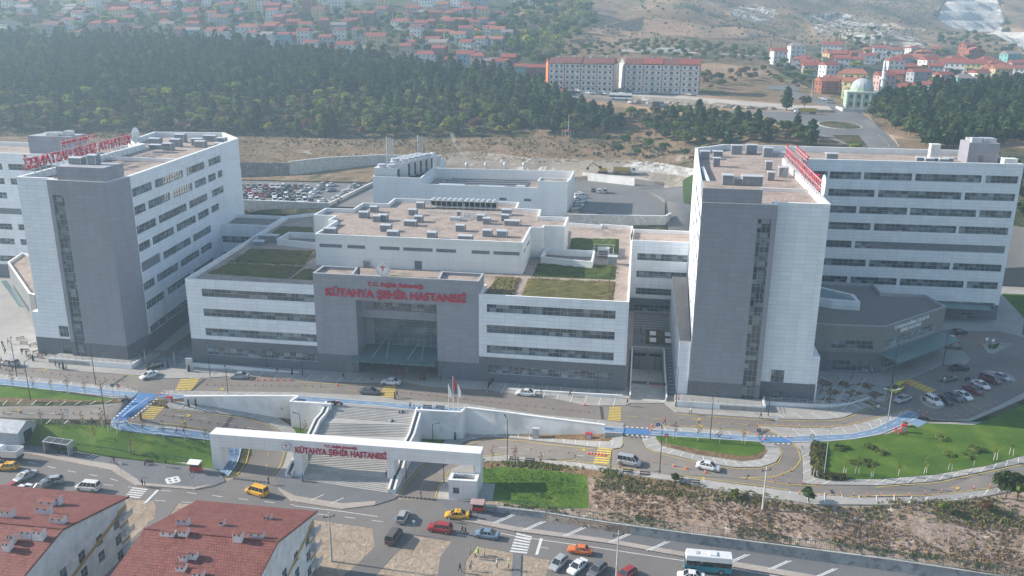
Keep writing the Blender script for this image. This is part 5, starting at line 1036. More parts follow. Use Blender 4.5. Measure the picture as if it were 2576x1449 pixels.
# lines painted on the ground
def strip(m,P,w,mt,dz,mode,dash=None):
 """paint along pixel polyline"""
 Q=[at(u,v,mode)for u,v in P]; L_=plen(Q); s=0; step=2.0
 segs=[]
 if dash:
  while s<L_:segs.append((s,min(s+dash[0],L_))); s+=dash[0]+dash[1]
 else:
  n_=max(1,int(L_/step)); segs=[(L_*k/n_,L_*(k+1)/n_)for k in range(n_)]
 for a,b in segs:
  p,q=along(Q,a),along(Q,b); d=Vector((q[0]-p[0],q[1]-p[1],0));
  if d.length<.05:continue
  d.normalize(); n=Vector((-d.y,d.x,0))*w/2
  if mode=='T':zp,zq=T(p[0],p[1])+dz,T(q[0],q[1])+dz
  elif mode=='S':zp,zq=zs_xy(p[0],p[1])+dz,zs_xy(q[0],q[1])+dz
  else:zp=zq=mode+dz
  m.poly([(p[0]-n.x,p[1]-n.y,zp),(q[0]-n.x,q[1]-n.y,zq),(q[0]+n.x,q[1]+n.y,zq),(p[0]+n.x,p[1]+n.y,zp)],mt)
def slats(m,A0,A1,B0,B1,n,mt,dz,mode,fill=.5):
 for k in range(n):
  f0,f1=k/n,(k+fill)/n
  P=[(A0[0]+(A1[0]-A0[0])*f,A0[1]+(A1[1]-A0[1])*f)for f in(f0,f1)]; Q=[(B0[0]+(B1[0]-B0[0])*f,B0[1]+(B1[1]-B0[1])*f)for f in(f0,f1)]
  R4=[at(*p,mode)for p in(P[0],Q[0],Q[1],P[1])]; n_=Vector(R4[1])-Vector(R4[0]); n2=Vector(R4[2])-Vector(R4[1])
  if n_.cross(n2).z<0:R4=R4[::-1]
  m.poly([(p[0],p[1],p[2]+dz)for p in R4],mt)
mw=MB(); my=MB()
LT=('S',.05)
strip(mw,[(-40,1150),(60,1160),(160,1183),(270,1202),(318,1217)],.14,'line_white',.05,'S',(2,3))
strip(mw,[(140,1208),(330,1226)],.14,'line_white',.05,'S',(2,3)); strip(mw,[(390,1259),(600,1272),(745,1288),(860,1300),(1100,1330),(1240,1352)],.14,'line_white',.05,'S',(2,3.2)); strip(mw,[(405,1234),(474,1240),(740,1271)],.14,'line_white',.05,'S',(2,3.2))
strip(mw,[(740,1273),(860,1287),(950,1300)],.15,'line_white',.05,'S'); strip(mw,[(1240,1338),(1300,1350),(1500,1378),(1720,1411),(1837,1430),(2100,1475)],.16,'line_white',.05,'S'); strip(mw,[(1150,1345),(1300,1368),(1380,1380)],.14,'line_white',.05,'S',(2,3))
slats(mw,(333,1226),(312,1253),(372,1231),(350,1256),5,'line_white',.05,'S'); slats(mw,(1300,1341),(1281,1392),(1338,1350),(1325,1396),7,'line_white',.05,'S',.55)
strip(mw,[(397,1233),(365,1266)],.5,'line_white',.05,'S'); strip(mw,[(1362,1355),(1350,1396)],.5,'line_white',.05,'S')
for k,(u,v)in enumerate([(1262,1303),(1337,1321),(1438,1336),(1552,1352),(1648,1372),(1762,1394),(1850,1404),(1954,1420),(2070,1440)]):
 for dd in(0,9):strip(mw,[(u+27+dd,v-7),(u-22+dd,v+15)],.22,'line_white',.20,'S')
for(u,v)in[(15,1117),(30,1118),(235,1142),(243,1144),(800,1249),(850,1257)]:strip(mw,[(u+15,v-3),(u-18,v+12)],.2,'line_white',.20,'S')
for P in([(418,1207),(446,1201),(452,1213),(424,1219),(418,1207)],[(421,1213),(449,1207)],[(432,1204),(438,1216)]):strip(mw,P,.5,'line_white',.20,'S')
for A0,A1,B0,B1,n,md in[((457,949),(440,983),(503,952),(481,984),8,0),((965,973),(955,1000),(997,971),(990,1002),7,0),((1534,1024),(1528,1059),(1562,1024),(1562,1061),9,0),((380,1023),(348,1055),(414,1025),(386,1056),7,'T'),((1505,1126),(1492,1167),(1543,1129),(1530,1170),7,'T')]:
 slats(my,A0,A1,B0,B1,n,'line_yellow',.045 if md==0 else.07,md,.55)
for k in range(7):u=2270+k*10.5; v=957+k*4.6; strip(my,[(u,v+4),(u+17,v-5)],.9,'line_yellow',.04,0)
strip(my,[(64,917),(200,930),(348,947)],.15,'line_yellow',.04,0); strip(my,[(0,945),(125,957),(234,971),(312,976),(345,985)],.15,'line_yellow',.04,0)
strip(my,[(745,960),(840,966),(950,970),(1010,963),(1035,967),(1084,977),(1110,984)],.15,'line_yellow',.04,0); strip(my,[(1700,1042),(1922,1057),(2081,1060),(2125,1054),(2172,1034),(2231,1010),(2237,988)],.15,'line_yellow',.04,0)
strip(my,[(1642,1074),(1690,1070),(1861,1083),(1900,1092)],.15,'line_yellow',.04,0); strip(my,[(1904,1069),(2075,1075),(2139,1068),(2286,1028)],.15,'line_yellow',.04,0); strip(my,[(1900,1070),(1966,1097)],.15,'line_yellow',.04,0)
strip(my,[(426,1032),(538,1043),(626,1054),(672,1069),(705,1089)],.15,'line_yellow',.08,'T'); strip(my,[(325,1061),(410,1066),(520,1080)],.15,'line_yellow',.08,'T')
strip(my,[(1120,1138),(1155,1126),(1219,1105),(1293,1108),(1493,1130)],.15,'line_yellow',.08,'T'); strip(my,[(1214,1148),(1276,1142),(1460,1162),(1560,1177),(1717,1196),(1984,1233)],.15,'line_yellow',.08,'T')
strip(my,[(1619,1097),(1616,1107),(1626,1127),(1652,1141),(1756,1165),(1846,1180),(1914,1180),(1957,1166),(1969,1142),(1961,1125)],.15,'line_yellow',.08,'T'); strip(my,[(1570,1094),(1568,1123),(1558,1133)],.15,'line_yellow',.08,'T')
strip(my,[(1993,1116),(2010,1133),(2015,1156),(2000,1180),(1950,1200),(1890,1203),(1862,1202)],.15,'line_yellow',.08,'T'); strip(my,[(1862,1202),(1990,1221),(2217,1226),(2350,1216),(2484,1189),(2576,1169)],.15,'line_yellow',.08,'T'); strip(my,[(2000,1239),(2150,1250),(2317,1248),(2494,1228)],.15,'line_yellow',.08,'T')
strip(my,[(1005,1247),(1026,1213),(1056,1180),(1072,1170)],.15,'line_yellow',.08,'T'); strip(my,[(1094,1254),(1102,1226),(1122,1200),(1130,1184)],.15,'line_yellow',.08,'T'); strip(my,[(628,1130),(619,1166),(596,1196)],.15,'line_yellow',.08,'T'); strip(my,[(716,1136),(706,1173),(686,1197)],.15,'line_yellow',.08,'T')
for u,v,md in[(105,929,0),(1750,1054,0),(1753,1071,0),(550,979,0),(465,1045,'T'),(452,1060,'T'),(40,1033,'T'),(1460,1132,'T'),(1440,1152,'T'),(1760,1203,'T'),(2400,1227,'T')]:
 strip(my,[(u-14,v),(u+8,v+1)],.15,'line_yellow',.045 if md==0 else.08,md); strip(my,[(u+5,v-2),(u+14,v+1)],.3,'line_yellow',.05 if md==0 else.085,md); strip(my,[(u+5,v+4),(u+14,v+1)],.3,'line_yellow',.055 if md==0 else.09,md)
for P,md in[([(760,975),(930,984)],0),([(1575,1047),(1690,1057)],0),([(1790,1064),(1880,1068)],0)]:strip(my,P,.13,'line_yellow',.04,md,(2.2,3))
strip(mw,[(0,1043),(60,1040),(280,1039)],.13,'line_white',.08,'T',(2.2,3.2)); strip(mw,[(440,1045),(560,1062),(650,1080)],.13,'line_white',.08,'T',(2,3)); strip(mw,[(1190,1124),(1320,1130),(1470,1148)],.13,'line_white',.08,'T',(2.2,3.4))
strip(my,[(1700,1180),(1830,1197)],.13,'line_yellow',.08,'T',(2.2,3)); strip(my,[(670,1180),(676,1140)],.13,'line_yellow',.08,'T',(2,3)); strip(my,[(1058,1230),(1085,1190)],.13,'line_yellow',.08,'T',(2,3))
for P,md,dz in[([(0,954),(176,970),(293,984),(346,988)],0,.16),([(0,968),(176,987),(332,1001)],0,.16),([(402,991),(463,995),(748,997),(943,1011),(1036,1019),(1160,1028)],0,.16),([(748,1009),(943,1021),(1026,1031),(1158,1037)],0,.16),([(1521,1074),(1571,1078)],0,.16),([(1521,1088),(1566,1091)],0,.16),([(1638,1082),(1800,1092),(1904,1100)],0,.16),([(1636,1095),(1850,1108),(1914,1112)],0,.16),([(1970,1101),(2002,1099),(2075,1096),(2139,1093),(2198,1080),(2260,1049),(2286,1037)],0,.16),([(1996,1113),(2075,1111),(2149,1105),(2217,1092),(2274,1068),(2290,1060),(2321,1045)],0,.16),([(280,1062),(279,1072),(297,1081),(391,1093),(503,1104),(528,1108)],'T',.13),([(316,1058),(312,1061),(322,1067),(391,1077),(503,1087),(530,1092)],'T',.13),([(605,1128),(604,1142),(596,1166),(574,1197)],'T',.13),([(375,999),(300,1057)],'T',.08)]:strip(mw,P,.16,'line_white',dz,md)
for P,md,dz in[([(0,960),(176,978),(330,996)],0,.16),([(420,997),(463,999),(748,1003),(943,1016),(1160,1033)],0,.16),([(1640,1089),(1900,1106)],0,.16),([(2000,1106),(2075,1103),(2144,1099),(2208,1086),(2267,1059),(2300,1046)],0,.16),([(300,1070),(391,1085),(503,1096),(528,1100)],'T',.13),([(590,1130),(588,1160),(570,1190)],'T',.13)]:strip(mw,P,.14,'line_white',dz,md,(1.6,1.8))
for A,Bp,n,md,dz in[((345,1002),(285,1055),9,'T',.08),((398,1003),(330,1054),9,'T',.08),((1572,1074),(1634,1078),5,0,.05),((1572,1094),(1634,1099),5,0,.06),((1906,1097),(1964,1098),5,0,.05),((1925,1116),(1990,1117),5,'T',.08)]:
 for k in range(n):f=(k+.5)/n; u,v=A[0]+(Bp[0]-A[0])*f,A[1]+(Bp[1]-A[1])*f; strip(mw,[(u-2.6,v),(u+2.6,v)],.45,'line_white',dz,md)
def cross_lines(E1,E2,n,md,dz,wd=.16,lean=0):
 A=[at(u,v,md)for u,v in E1]; Bq=[at(u,v,md)for u,v in E2]; la,lb=plen(A),plen(Bq)
 for k in range(n):
  p=along(A,la*min(1,(k+.5+lean)/n)); q=along(Bq,lb*(k+.5)/n); d=Vector((q[0]-p[0],q[1]-p[1],0)).normalized(); nn_=Vector((-d.y,d.x,0))*wd/2
  z1,z2=(T(p[0],p[1])+dz,T(q[0],q[1])+dz)if md=='T' else(md+dz,md+dz)
  R4=[(p[0]-nn_.x,p[1]-nn_.y,z1),(q[0]-nn_.x,q[1]-nn_.y,z2),(q[0]+nn_.x,q[1]+nn_.y,z2),(p[0]+nn_.x,p[1]+nn_.y,z1)]
  mw.poly(R4,'line_white')
cross_lines([(0,943),(125,956),(234,970),(330,977)],[(0,953),(176,969),(293,983),(330,986)],12,0,.15,lean=.25)
cross_lines([(414,984),(577,987),(753,990)],[(402,991),(560,995),(748,996)],12,0,.15,lean=.35)
cross_lines([(1000,1006),(1169,1018),(1359,1046),(1516,1060)],[(990,1014),(1163,1027),(1350,1048),(1520,1070)],14,0,.15,lean=.3)
cross_lines([(1222,988),(1376,1002),(1476,1022),(1576,1023)],[(1222,962),(1380,972),(1570,990)],10,0,.15,lean=-.4); cross_lines([(530,950),(620,946),(760,957),(930,964)],[(520,930),(620,932),(800,945),(930,952)],10,0,.15,lean=-.5)
cross_lines([(1935,1052),(2075,1055),(2120,1050),(2160,1033),(2225,1006)],[(1928,1040),(2060,1041),(2100,1036),(2140,1018),(2200,990)],8,0,.15,lean=.3); cross_lines([(1985,1080),(2090,1079),(2184,1062),(2290,1031)],[(1995,1097),(2110,1094),(2200,1078),(2270,1044)],9,0,.15,lean=-.3)
cross_lines([(1650,1075),(1850,1087)],[(1655,1083),(1860,1096)],5,0,.15)
cross_lines([(0,1022),(195,1020),(293,1014)],[(0,1011),(195,1011),(300,1008)],8,'T',.18,lean=-.3); cross_lines([(0,1054),(150,1056),(270,1058)],[(0,1066),(150,1066),(270,1069)],6,'T',.17,lean=.3)
cross_lines([(440,1029),(538,1038),(626,1049),(675,1065),(712,1088),(722,1120)],[(450,1018),(560,1024),(650,1040),(705,1060),(735,1088),(745,1115)],12,'T',.18,lean=-.1)
cross_lines([(1180,1109),(1219,1100),(1293,1103),(1493,1125),(1558,1128)],[(1170,1098),(1225,1092),(1300,1094),(1480,1112),(1558,1110)],13,'T',.18,lean=-.1)
cross_lines([(1616,1100),(1625,1124),(1700,1147),(1846,1176),(1914,1176),(1965,1142),(1940,1116)],[(1640,1098),(1660,1122),(1740,1145),(1865,1165),(1910,1160),(1932,1138),(1920,1118)],16,'T',.17)
cross_lines([(1220,1151),(1276,1146),(1460,1166),(1560,1181),(1717,1200),(1984,1237),(2317,1252),(2494,1232),(2570,1216)],[(1235,1160),(1359,1164),(1526,1187),(1718,1214),(1884,1247),(2050,1270),(2250,1271),(2417,1260),(2560,1232)],34,'T',.18,lean=.0)
cross_lines([(2019,1140),(2019,1195),(2030,1219),(2217,1222),(2350,1212),(2484,1185),(2576,1165)],[(2040,1132),(2040,1180),(2062,1204),(2217,1209),(2350,1198),(2480,1175),(2576,1149)],18,'T',.17)
for k in range(9):
 a0=113.5+k*2.6
 for(p,q)in(((a0,-2),(a0+9,17)),((a0+9,-1),(a0-2,17))):
  x0,y0=L2W(*p); x1,y1=L2W(*q)
  if max(p[0],q[0])>130:continue
  d=Vector((x1-x0,y1-y0,0)).normalized(); n_=Vector((-d.y,d.x,0))*.08; mw.poly([(x0-n_.x,y0-n_.y,.165+k*.0007),(x1-n_.x,y1-n_.y,.165+k*.0007),(x1+n_.x,y1+n_.y,.165+k*.0007),(x0+n_.x,y0+n_.y,.165+k*.0007)],'line_white')
for k in range(13):
 b=1+k*2.1; x0,y0=L2W(81.8,b); x1,y1=L2W(85.4,b); mw.poly([(x0,y0,.15),(x1,y1,.15),(x1,y1+.15,.15),(x0,y0+.15,.15)],'line_white')
for k in range(13):
 b=28.5+k*2.1; x0,y0=L2W(73.4,b); x1,y1=L2W(83,b); mw.poly([(x0,y0,.15),(x1,y1,.15),(x1,y1+.15,.15),(x0,y0+.15,.15)],'line_white')if not 30<b<43 else None
strip(mw,[(2075,318),(2082,308),(2112,302),(2146,306),(2156,318)],.2,'line_white',.12,'T',(1.5,3)); strip(mw,[(1700,262),(1900,291)],.15,'line_white',.12,'T'); strip(mw,[(1990,243),(2100,268),(2150,268),(2190,300),(2240,340),(2262,370)],.2,'line_white',.12,'T'); strip(mw,[(2210,340),(2238,370)],.2,'line_white',.12,'T',(3,3)); strip(mw,[(2000,320),(2110,356),(2150,372)],.2,'line_white',.12,'T')
for k in range(5):u=2395+k*19; v=1022-k*7; strip(my,[(u,v),(u+22,v+17)],.12,'line_yellow',.04,0)
for k in range(7):u=2440+k*17; v=1000-k*8; strip(my,[(u,v),(u+20,v+8)],.12,'line_yellow',.04,0)
for k in range(14):
 p=L2W(-84+2.6*k,118); q=L2W(-84+2.6*k,123)
 mw.poly([(p[0]-.06,p[1],16.93),(p[0]+.06,p[1],16.93),(q[0]+.06,q[1],16.93),(q[0]-.06,q[1],16.93)],'line_white')
mdr=MB()
for P,md,w_ in[([(480,984),(515,954)],0,.7),([(285,968),(319,944)],0,.6),([(1512,1024),(1516,1056)],0,.6),([(559,1077),(584,1044)],'T',.7),([(1006,1250),(1099,1258)],'S',.6),([(587,1204),(680,1216)],'S',.6),([(2085,1224),(2099,1249)],'T',.6),([(1909,1094),(1936,1079)],0,.8)]:strip(mdr,P,w_,'steel_dark',.055 if md==0 else.075,md,(.5,.28))
tag(mdr.build('drain_grates'),kind='structure')
tag(mw.build('road_marking_white'),kind='structure'); tag(my.build('road_marking_yellow'),kind='structure')
# vehicles
PAINT={'white':(.72,.72,.72),'silver':(.36,.37,.38),'grey':(.13,.135,.14),'black':(.018,.019,.022),'red':(.33,.02,.02),'blue':(.16,.25,.33),'yellow':(.80,.42,.02),'orange':(.70,.17,.03),'darkred':(.14,.02,.03),'brown':(.11,.095,.085),'lime':(.55,.50,.02),'navy':(.03,.05,.10),'beige':(.42,.36,.24),'teal':(.02,.24,.30),'truck':(.55,.36,.06),'green':(.06,.2,.12)}
for k_,c_ in PAINT.items():
 m_,t_,b_=nodes('paint_'+k_); b_.inputs['Base Color'].default_value=(*c_,1); b_.inputs['Roughness'].default_value=.3; b_.inputs['Coat Weight'].default_value=.5; b_.inputs['Specular IOR Level'].default_value=.5
 n_=noise_n(t_,coords(t_,kind='obj'),2.0,4); t_.links.new(ramp(t_,n_,[(.3,tuple(x*.85 for x in c_)),(.7,c_)]).outputs[0],b_.inputs['Base Color'])
mat_plain('car_glass',(.02,.026,.03),.08,.9); mat_plain('lamp_clear',(.6,.6,.6),.2); mat_plain('lamp_red',(.35,.01,.01),.3); mat_plain('rim',(.35,.35,.36),.35,metal=.6)
def wheel(x,y,r,wd,e):
 m=MB((x,y,r)); s=1 if y>0 else-1
 m.cyl((x,y-s*wd,r),(x,y,r),r,'rubber',n=12); w_=m.build('wheel',e); w_.location=(x,y,r)
 m=MB((x,y,r)); m.cyl((x,y,r),(x,y+s*.015,r),r*.62,'rim',n=10); m.build('rim',w_)
def car(kind,col):
 """nose toward +x, origin on the ground"""
 P='paint_'+col
 dims={'sedan':(4.5,1.78,.92,1.44,[-2.25,-2.1,-1.55,1.05,2.0,2.25],[.80,.93,.95,.90,.74,.60],(-1.5,-.75,.45,1.25)),'hatch':(4.1,1.74,.93,1.50,[-2.05,-2.0,-1.6,.95,1.8,2.05],[.85,.95,.96,.92,.76,.6],(-1.95,-1.5,.35,1.1)),'suv':(4.4,1.84,1.05,1.66,[-2.2,-2.15,-1.7,1.1,2.0,2.2],[.95,1.05,1.08,1.04,.92,.75],(-2.1,-1.8,.45,1.15)),'van':(4.6,1.85,1.1,1.88,[-2.3,-2.28,-1.7,1.45,2.15,2.3],[1.0,1.1,1.12,1.06,.90,.72],(-2.24,-2.1,.85,1.65)),'classic':(4.2,1.62,.9,1.40,[-2.1,-2.05,-1.4,.9,1.95,2.1],[.78,.88,.92,.88,.82,.7],(-1.35,-.95,.4,.85))}[kind]
 Ln,Wd,belt,H,xs,zt,gh=dims; hw=Wd/2; e=bpy.data.objects.new('car',None); COL.objects.link(e); m=MB()
 secs=[]
 xx=[xs[0],xs[1],xs[1]+.5,gh[0],0,gh[3],(gh[3]+xs[4])/2,xs[4],xs[5]]; xx=sorted(set(xx))
 for x in xx:
  f=min(1,(xs[5]-abs(x)if x>0 else x-xs[0])/.45); w_=hw*(.80+.20*math.sqrt(max(0,f))); z=float(np.interp(x,xs,zt))
  zb=.30 if f<.4 else.22; secs.append([(x,-w_*.93,zb),(x,-w_,.48),(x,-w_*.98,z*.82),(x,-w_*.86,z),(x,w_*.86,z),(x,w_*.98,z*.82),(x,w_,.48),(x,w_*.93,zb)])
 for i in range(len(secs)-1):
  for j in range(7):m.poly([secs[i][j],secs[i][j+1],secs[i+1][j+1],secs[i+1][j]][::-1],P)
  m.poly([secs[i][7],secs[i][0],secs[i+1][0],secs[i+1][7]][::-1],'black')
 m.poly(secs[0],P); m.poly(secs[-1][::-1],P)
 b0=float(np.interp(gh[0],xs,zt))-.02; b1=float(np.interp(gh[3],xs,zt))-.02; wl,wr=hw*.86,hw*.70
 rf=[(gh[1],-wr,H-.03),(gh[2],-wr,H-.03),(gh[2],wr,H-.03),(gh[1],wr,H-.03)]; bs_=[(gh[0],-wl,b0),(gh[3],-wl,b1),(gh[3],wl,b1),(gh[0],wl,b0)]
 m.hex([(p[0],p[1],p[2])for p in rf]+[(gh[1]+.1,-wr*.88,H+.03),(gh[2]-.1,-wr*.88,H+.03),(gh[2]-.1,wr*.88,H+.03),(gh[1]+.1,wr*.88,H+.03)],P)
 for i in range(4):m.bar(bs_[i],rf[i],.07,.09,P)
 for sg in(-1,1):
  for fx in(.38,.72)if kind!='van' else(.3,.55,.8):x=gh[0]+(gh[3]-gh[0])*fx; xt=gh[1]+(gh[2]-gh[1])*fx; m.bar((x,sg*(wl+.005),(b0+b1)/2),(xt,sg*(wr+.01),H-.03),.05,.07,P)
  m.box(gh[3]-.35,sg*(hw+.02)-.1,belt-.02,gh[3]-.15,sg*(hw+.02)+.1,belt+.12,P)
 m.build('body',e)
 m=MB(); q=[tuple(p)for p in bs_]+[tuple(p)for p in rf]; m.hex(q,'car_glass'); m.build('windows',e)
 for x in(xs[0]+.78,xs[5]-.85):
  for y in(-hw,hw):wheel(x,y+(.01 if y>0 else-.01),.33 if kind not in('suv','van')else.36,.22,e)
 for sg in(-1,1):
  zf=float(np.interp(xs[5]-.1,xs,zt))-.12; m=MB(); m.hex([(xs[5]-.18,sg*hw*.62-.17,zf-.12),(xs[5]+.015,sg*hw*.62-.17,zf-.12),(xs[5]+.015,sg*hw*.62+.17,zf-.12),(xs[5]-.18,sg*hw*.62+.17,zf-.12),(xs[5]-.3,sg*hw*.62-.17,zf+.07),(xs[5]-.03,sg*hw*.62-.17,zf+.04),(xs[5]-.03,sg*hw*.62+.17,zf+.04),(xs[5]-.3,sg*hw*.62+.17,zf+.07)],'lamp_clear'); m.build('headlight',e)
  m=MB(); m.box(xs[0]-.02,sg*hw*.64-.16,.68,xs[0]+.1,sg*hw*.64+.16,.86,'lamp_red'); m.build('taillight',e)
 return e
CARP={}
def place_car(kind,col,u,v,md,du,dv,label,cat='car',group=None,taxi=False):
 p=at(u,v,md); q=at(u+du,v+dv,md); rz=math.atan2(q[1]-p[1],q[0]-p[0]); z=p[2]+(.04 if md in('T','S')else.0)+(.0 if md!=16.9 else.0)
 if md=='S':z=p[2]+.035
 if(kind,col)not in CARP:CARP[(kind,col)]=car(kind,col)
 e=CARP[(kind,col)]; e_used=e.get('used'); o=put_proto(e,0,(p[0],p[1],z),rz,label,cat,group)
 o.name={'car':'car','taxi':'taxi','van':'van'}.get(cat,'car')
 if not e_used:KIDS[o.name]=KIDS.get('car',list(e.children)); KIDS[o.name]=list(e.children)
 if taxi:
  m=MB(); m.box(-.1,-.28,1.47,.1,.28,1.62,'paint_yellow'); s_=m.build('roof_sign',o)
 return o
SR=0
for c in[('sedan','white',377,949,0,-29,9,'white hatchback turning out by the left tower terrace'),('sedan','silver',603,951,0,-25,0,'silver sedan at the kerb behind a row of orange cones'),('sedan','grey',930,990,0,32,2,'grey sedan driving toward the yellow crossing before the portal'),('sedan','white',984,966,0,-27,-2,'white sedan on the yellow crossing in front of the portal canopy'),('sedan','white',1323,994,0,-33,-3,'white sedan at the kerb before the right wing of the main block'),('suv','silver',27,919,0,-20,-3,'silver car with dark roof at the far left of the upper road'),('hatch','black',388,927,0,-20,5,'dark car in the shade by the left ramp'),('sedan','silver',2270,1009,0,-26,9,'silver sedan in the shade by the curved kerb right of the plaza'),('suv','white',2347,1014,0,16,9,'white suv first in the shaded diagonal parking row'),('sedan','black',2376,1012,0,16,9,'black sedan beside the white suv in the shade'),('sedan','grey',2399,1003,0,16,8,'grey sedan third in the shaded diagonal row'),('sedan','white',2422,1000,0,16,8,'white sedan fourth in the shaded diagonal row'),('sedan','darkred',2447,987,0,18,7,'very dark red sedan behind the white sedan in the shade'),('sedan','white',2466,973,0,18,9,'white sedan in the middle of the shaded car park'),('van','darkred',2490,961,0,18,6,'dark red van in the shaded car park'),('sedan','silver',2517,953,0,20,7,'silver sedan at the far end of the shaded car park'),('sedan','grey',2386,957,0,-24,5,'grey sedan passing the warning triangle sign in the shade'),('sedan','black',2411,931,0,-30,0,'black sedan on the curve near the lamp post in the shade'),('hatch','navy',2374,846,0,-24,0,'dark blue car nearest the pavilion canopy in the shaded bay'),('hatch','white',2384,858,0,-24,0,'white hatchback in the shaded bay by the canopy'),('hatch','red',2392,868,0,-24,0,'red hatchback in the shaded bay by the canopy'),('hatch','brown',2397,877,0,-24,0,'brown hatchback last in the shaded bay by the canopy'),('sedan','black',2409,840,0,-30,0,'long black sedan in front of the dialysis entrance'),('sedan','white',1781,1180,'T',35,7,'white sedan on the lower loop road below the grass island'),('hatch','silver',1014,1306,'S',10,-22,'silver hatchback driving up toward the gate exit'),('suv','red',1107,1336,'S',-36,-6,'red suv waiting below the orange taxi'),('sedan','blue',1224,1351,'S',-36,-6,'pale blue sedan before the white street crossing'),('classic','orange',1459,1391,'S',-34,-5,'old boxy orange sedan driving right of the crossing'),('hatch','silver',1405,1424,'S',-18,17,'silver hatchback first in the street-side parking row'),('sedan','white',1453,1432,'S',-20,17,'white sedan second in the street-side parking row'),('hatch','grey',1502,1441,'S',-20,17,'grey hatchback third in the street-side parking row'),('hatch','red',1575,1452,'S',-24,15,'red car cut by the lower photo edge in the parking row'),('sedan','white',1738,1457,'S',-30,-4,'white car under the minibus, cut by the lower photo edge'),('sedan','silver',66,1204,'S',-22,10,'pale sedan angled below the yellow taxi on the left street'),('hatch','silver',131,1217,'S',-30,3,'pale hatchback rightmost of the cars above the left red roof'),('hatch','red',23,1238,'S',-20,11,'red hatchback at the left edge above the red roof'),('sedan','white',54,1241,'S',-20,11,'white sedan next to the red hatchback at the left edge'),('hatch','grey',106,1233,'S',-20,11,'dark car half hidden behind the left red roof')]:
 place_car(*c)
o=place_car('van','lime',2256,984,0,-18,12,'bright yellow taxi van stopped in the shade by the crossing','taxi',taxi=True)
place_car('van','silver',1583,1168,'T',37,6,'silver minivan leaving the yellow crossing on the lower loop','van'); place_car('van','brown',991,1357,'S',14,-20,'dark brown van on the side street between sandy plots','van'); place_car('van','white',223,1232,'S',-28,-3,'white van behind the left red roof','van')
place_car('van','yellow',647,1243,'S',-30,-9,'yellow taxi van on the street left of the gate stairs','taxi',taxi=True); place_car('sedan','yellow',1150,1302,'S',-33,-2,'orange yellow taxi sedan beside the red kiosk','taxi',taxi=True); place_car('hatch','yellow',20,1181,'S',-30,0,'yellow taxi at the left photo edge below the pickup','taxi',taxi=True)
RCOL=['white','white','white','silver','silver','grey','black','white','red','navy','darkred','beige','blue','silver','white']
def lot(u,v):return 566+.171*u,440.3+.171*v
rows_=[('back',172,255,1260,87,(4,14)),('second',236,262,980,88,(4,14)),('third',300,285,1190,88,(4,14)),('front',378,300,1310,88,(4,14))]
for nm,y,x0,x1,st,dr in rows_:
 x=x0
 while x<x1:
  if R.random()>.06:
   u,v=lot(x+R.uniform(-5,5),y+(x-x0)*.012+14); c=R.choice(RCOL); k=R.choice(['sedan','hatch','suv','sedan','van' if c in('white','silver','grey')else 'hatch'])
   o=place_car(k,c,u,v,16.9,3.2,6.5*(1 if R.random()<.6 else-1),'%s %s in the %s row of the rear car park'%(c.replace('navy','dark blue').replace('darkred','maroon'),{'suv':'suv','van':'van'}.get(k,'car'),nm),'car','cars in the rear car park'); UNI.append(o)
  x+=st
for k in range(12):
 u,v=lot(1600+k*30,400-k*22); c=R.choice(RCOL); o=place_car(R.choice(['sedan','hatch']),c,u,v,16.9,-12,1,'%s car in the slanting row along the rear car park wall'%c.replace('navy','dark blue').replace('darkred','maroon'),'car','cars in the rear car park'); UNI.append(o)
for u,v,c,lab in[(1180,240,'silver','silver car crossing the aisle of the rear car park'),(1390,215,'silver','silver sedan near the dark van in the rear car park'),(1560,240,'blue','blue grey car alone in the rear car park aisle'),(1320,268,'white','white van nosing into the rear car park aisle'),(1560,165,'white','white sedan by the far corner of the rear car park'),(1430,165,'silver','silver car at the far end of the rear car park'),(1480,130,'red','red car at the far end of the rear car park'),(1440,400,'white','white car at the front aisle end of the rear car park'),(1300,330,'white','white sedan angled across the front of the rear car park')]:
 place_car('sedan',c,*lot(u,v),16.9,-14,2,lab)
for k,(x,y,c)in enumerate([(1795,18,'white'),(1790,38,'white'),(1812,70,'white'),(1780,82,'white'),(1778,106,'white'),(1765,124,'silver'),(1765,142,'grey'),(1745,160,'beige')]):
 u,v=gpx('g5',x,y+8); o=place_car(['sedan','van','suv'][k%3],c,u,v,16.9,-16,2,'%s car in the column against the energy centre wall'%c,'car','cars in the rear yard'); UNI.append(o)
for x,y,c,lab in[(705,1190,'grey','dark car at the back wall of the rear yard'),(765,1200,'white','white car at the back wall of the rear yard'),(825,1205,'silver','grey van at the back wall of the rear yard')]:
 place_car('van' if c=='silver' else 'hatch',c,(2100+.3882*x)/1.59006,(300+.3882*y+4)/1.59006,16.9,2,-10,lab)
place_car('hatch','red',*gpx('g5',1953,182),16.9,2,8,'small red car alone in the rear yard')
for x,y,c in[(235,158,'white'),(292,150,'silver'),(340,190,'grey'),(390,155,'red'),(455,180,'black'),(480,160,'grey'),(520,180,'black'),(548,163,'white'),(660,188,'white'),(770,195,'grey'),(815,195,'white'),(925,170,'grey'),(995,195,'white'),(1005,153,'white'),(1080,175,'grey'),(1155,185,'white'),(1235,185,'white'),(1330,188,'grey'),(1470,190,'beige'),(1700,202,'silver')]:
 o=place_car(R.choice(['sedan','hatch']),c,(2100+.3882*x)/1.59006,(300+.3882*y+3)/1.59006,'T',14,2,'%s car on the road before the apartment blocks'%c,'car','cars before the apartment blocks'); UNI.append(o)
for x,y,k,c,lab in[(615,553,'hatch','white','white car nearest the mosque shed'),(640,565,'sedan','white','white sedan beside the mosque minibus'),(690,590,'van','silver','silver minibus parked by the mosque wall')]:
 place_car(k,c,(3040+.41*x)/1.59006,(170+.41*y)/1.59006,'T',12,1,lab)
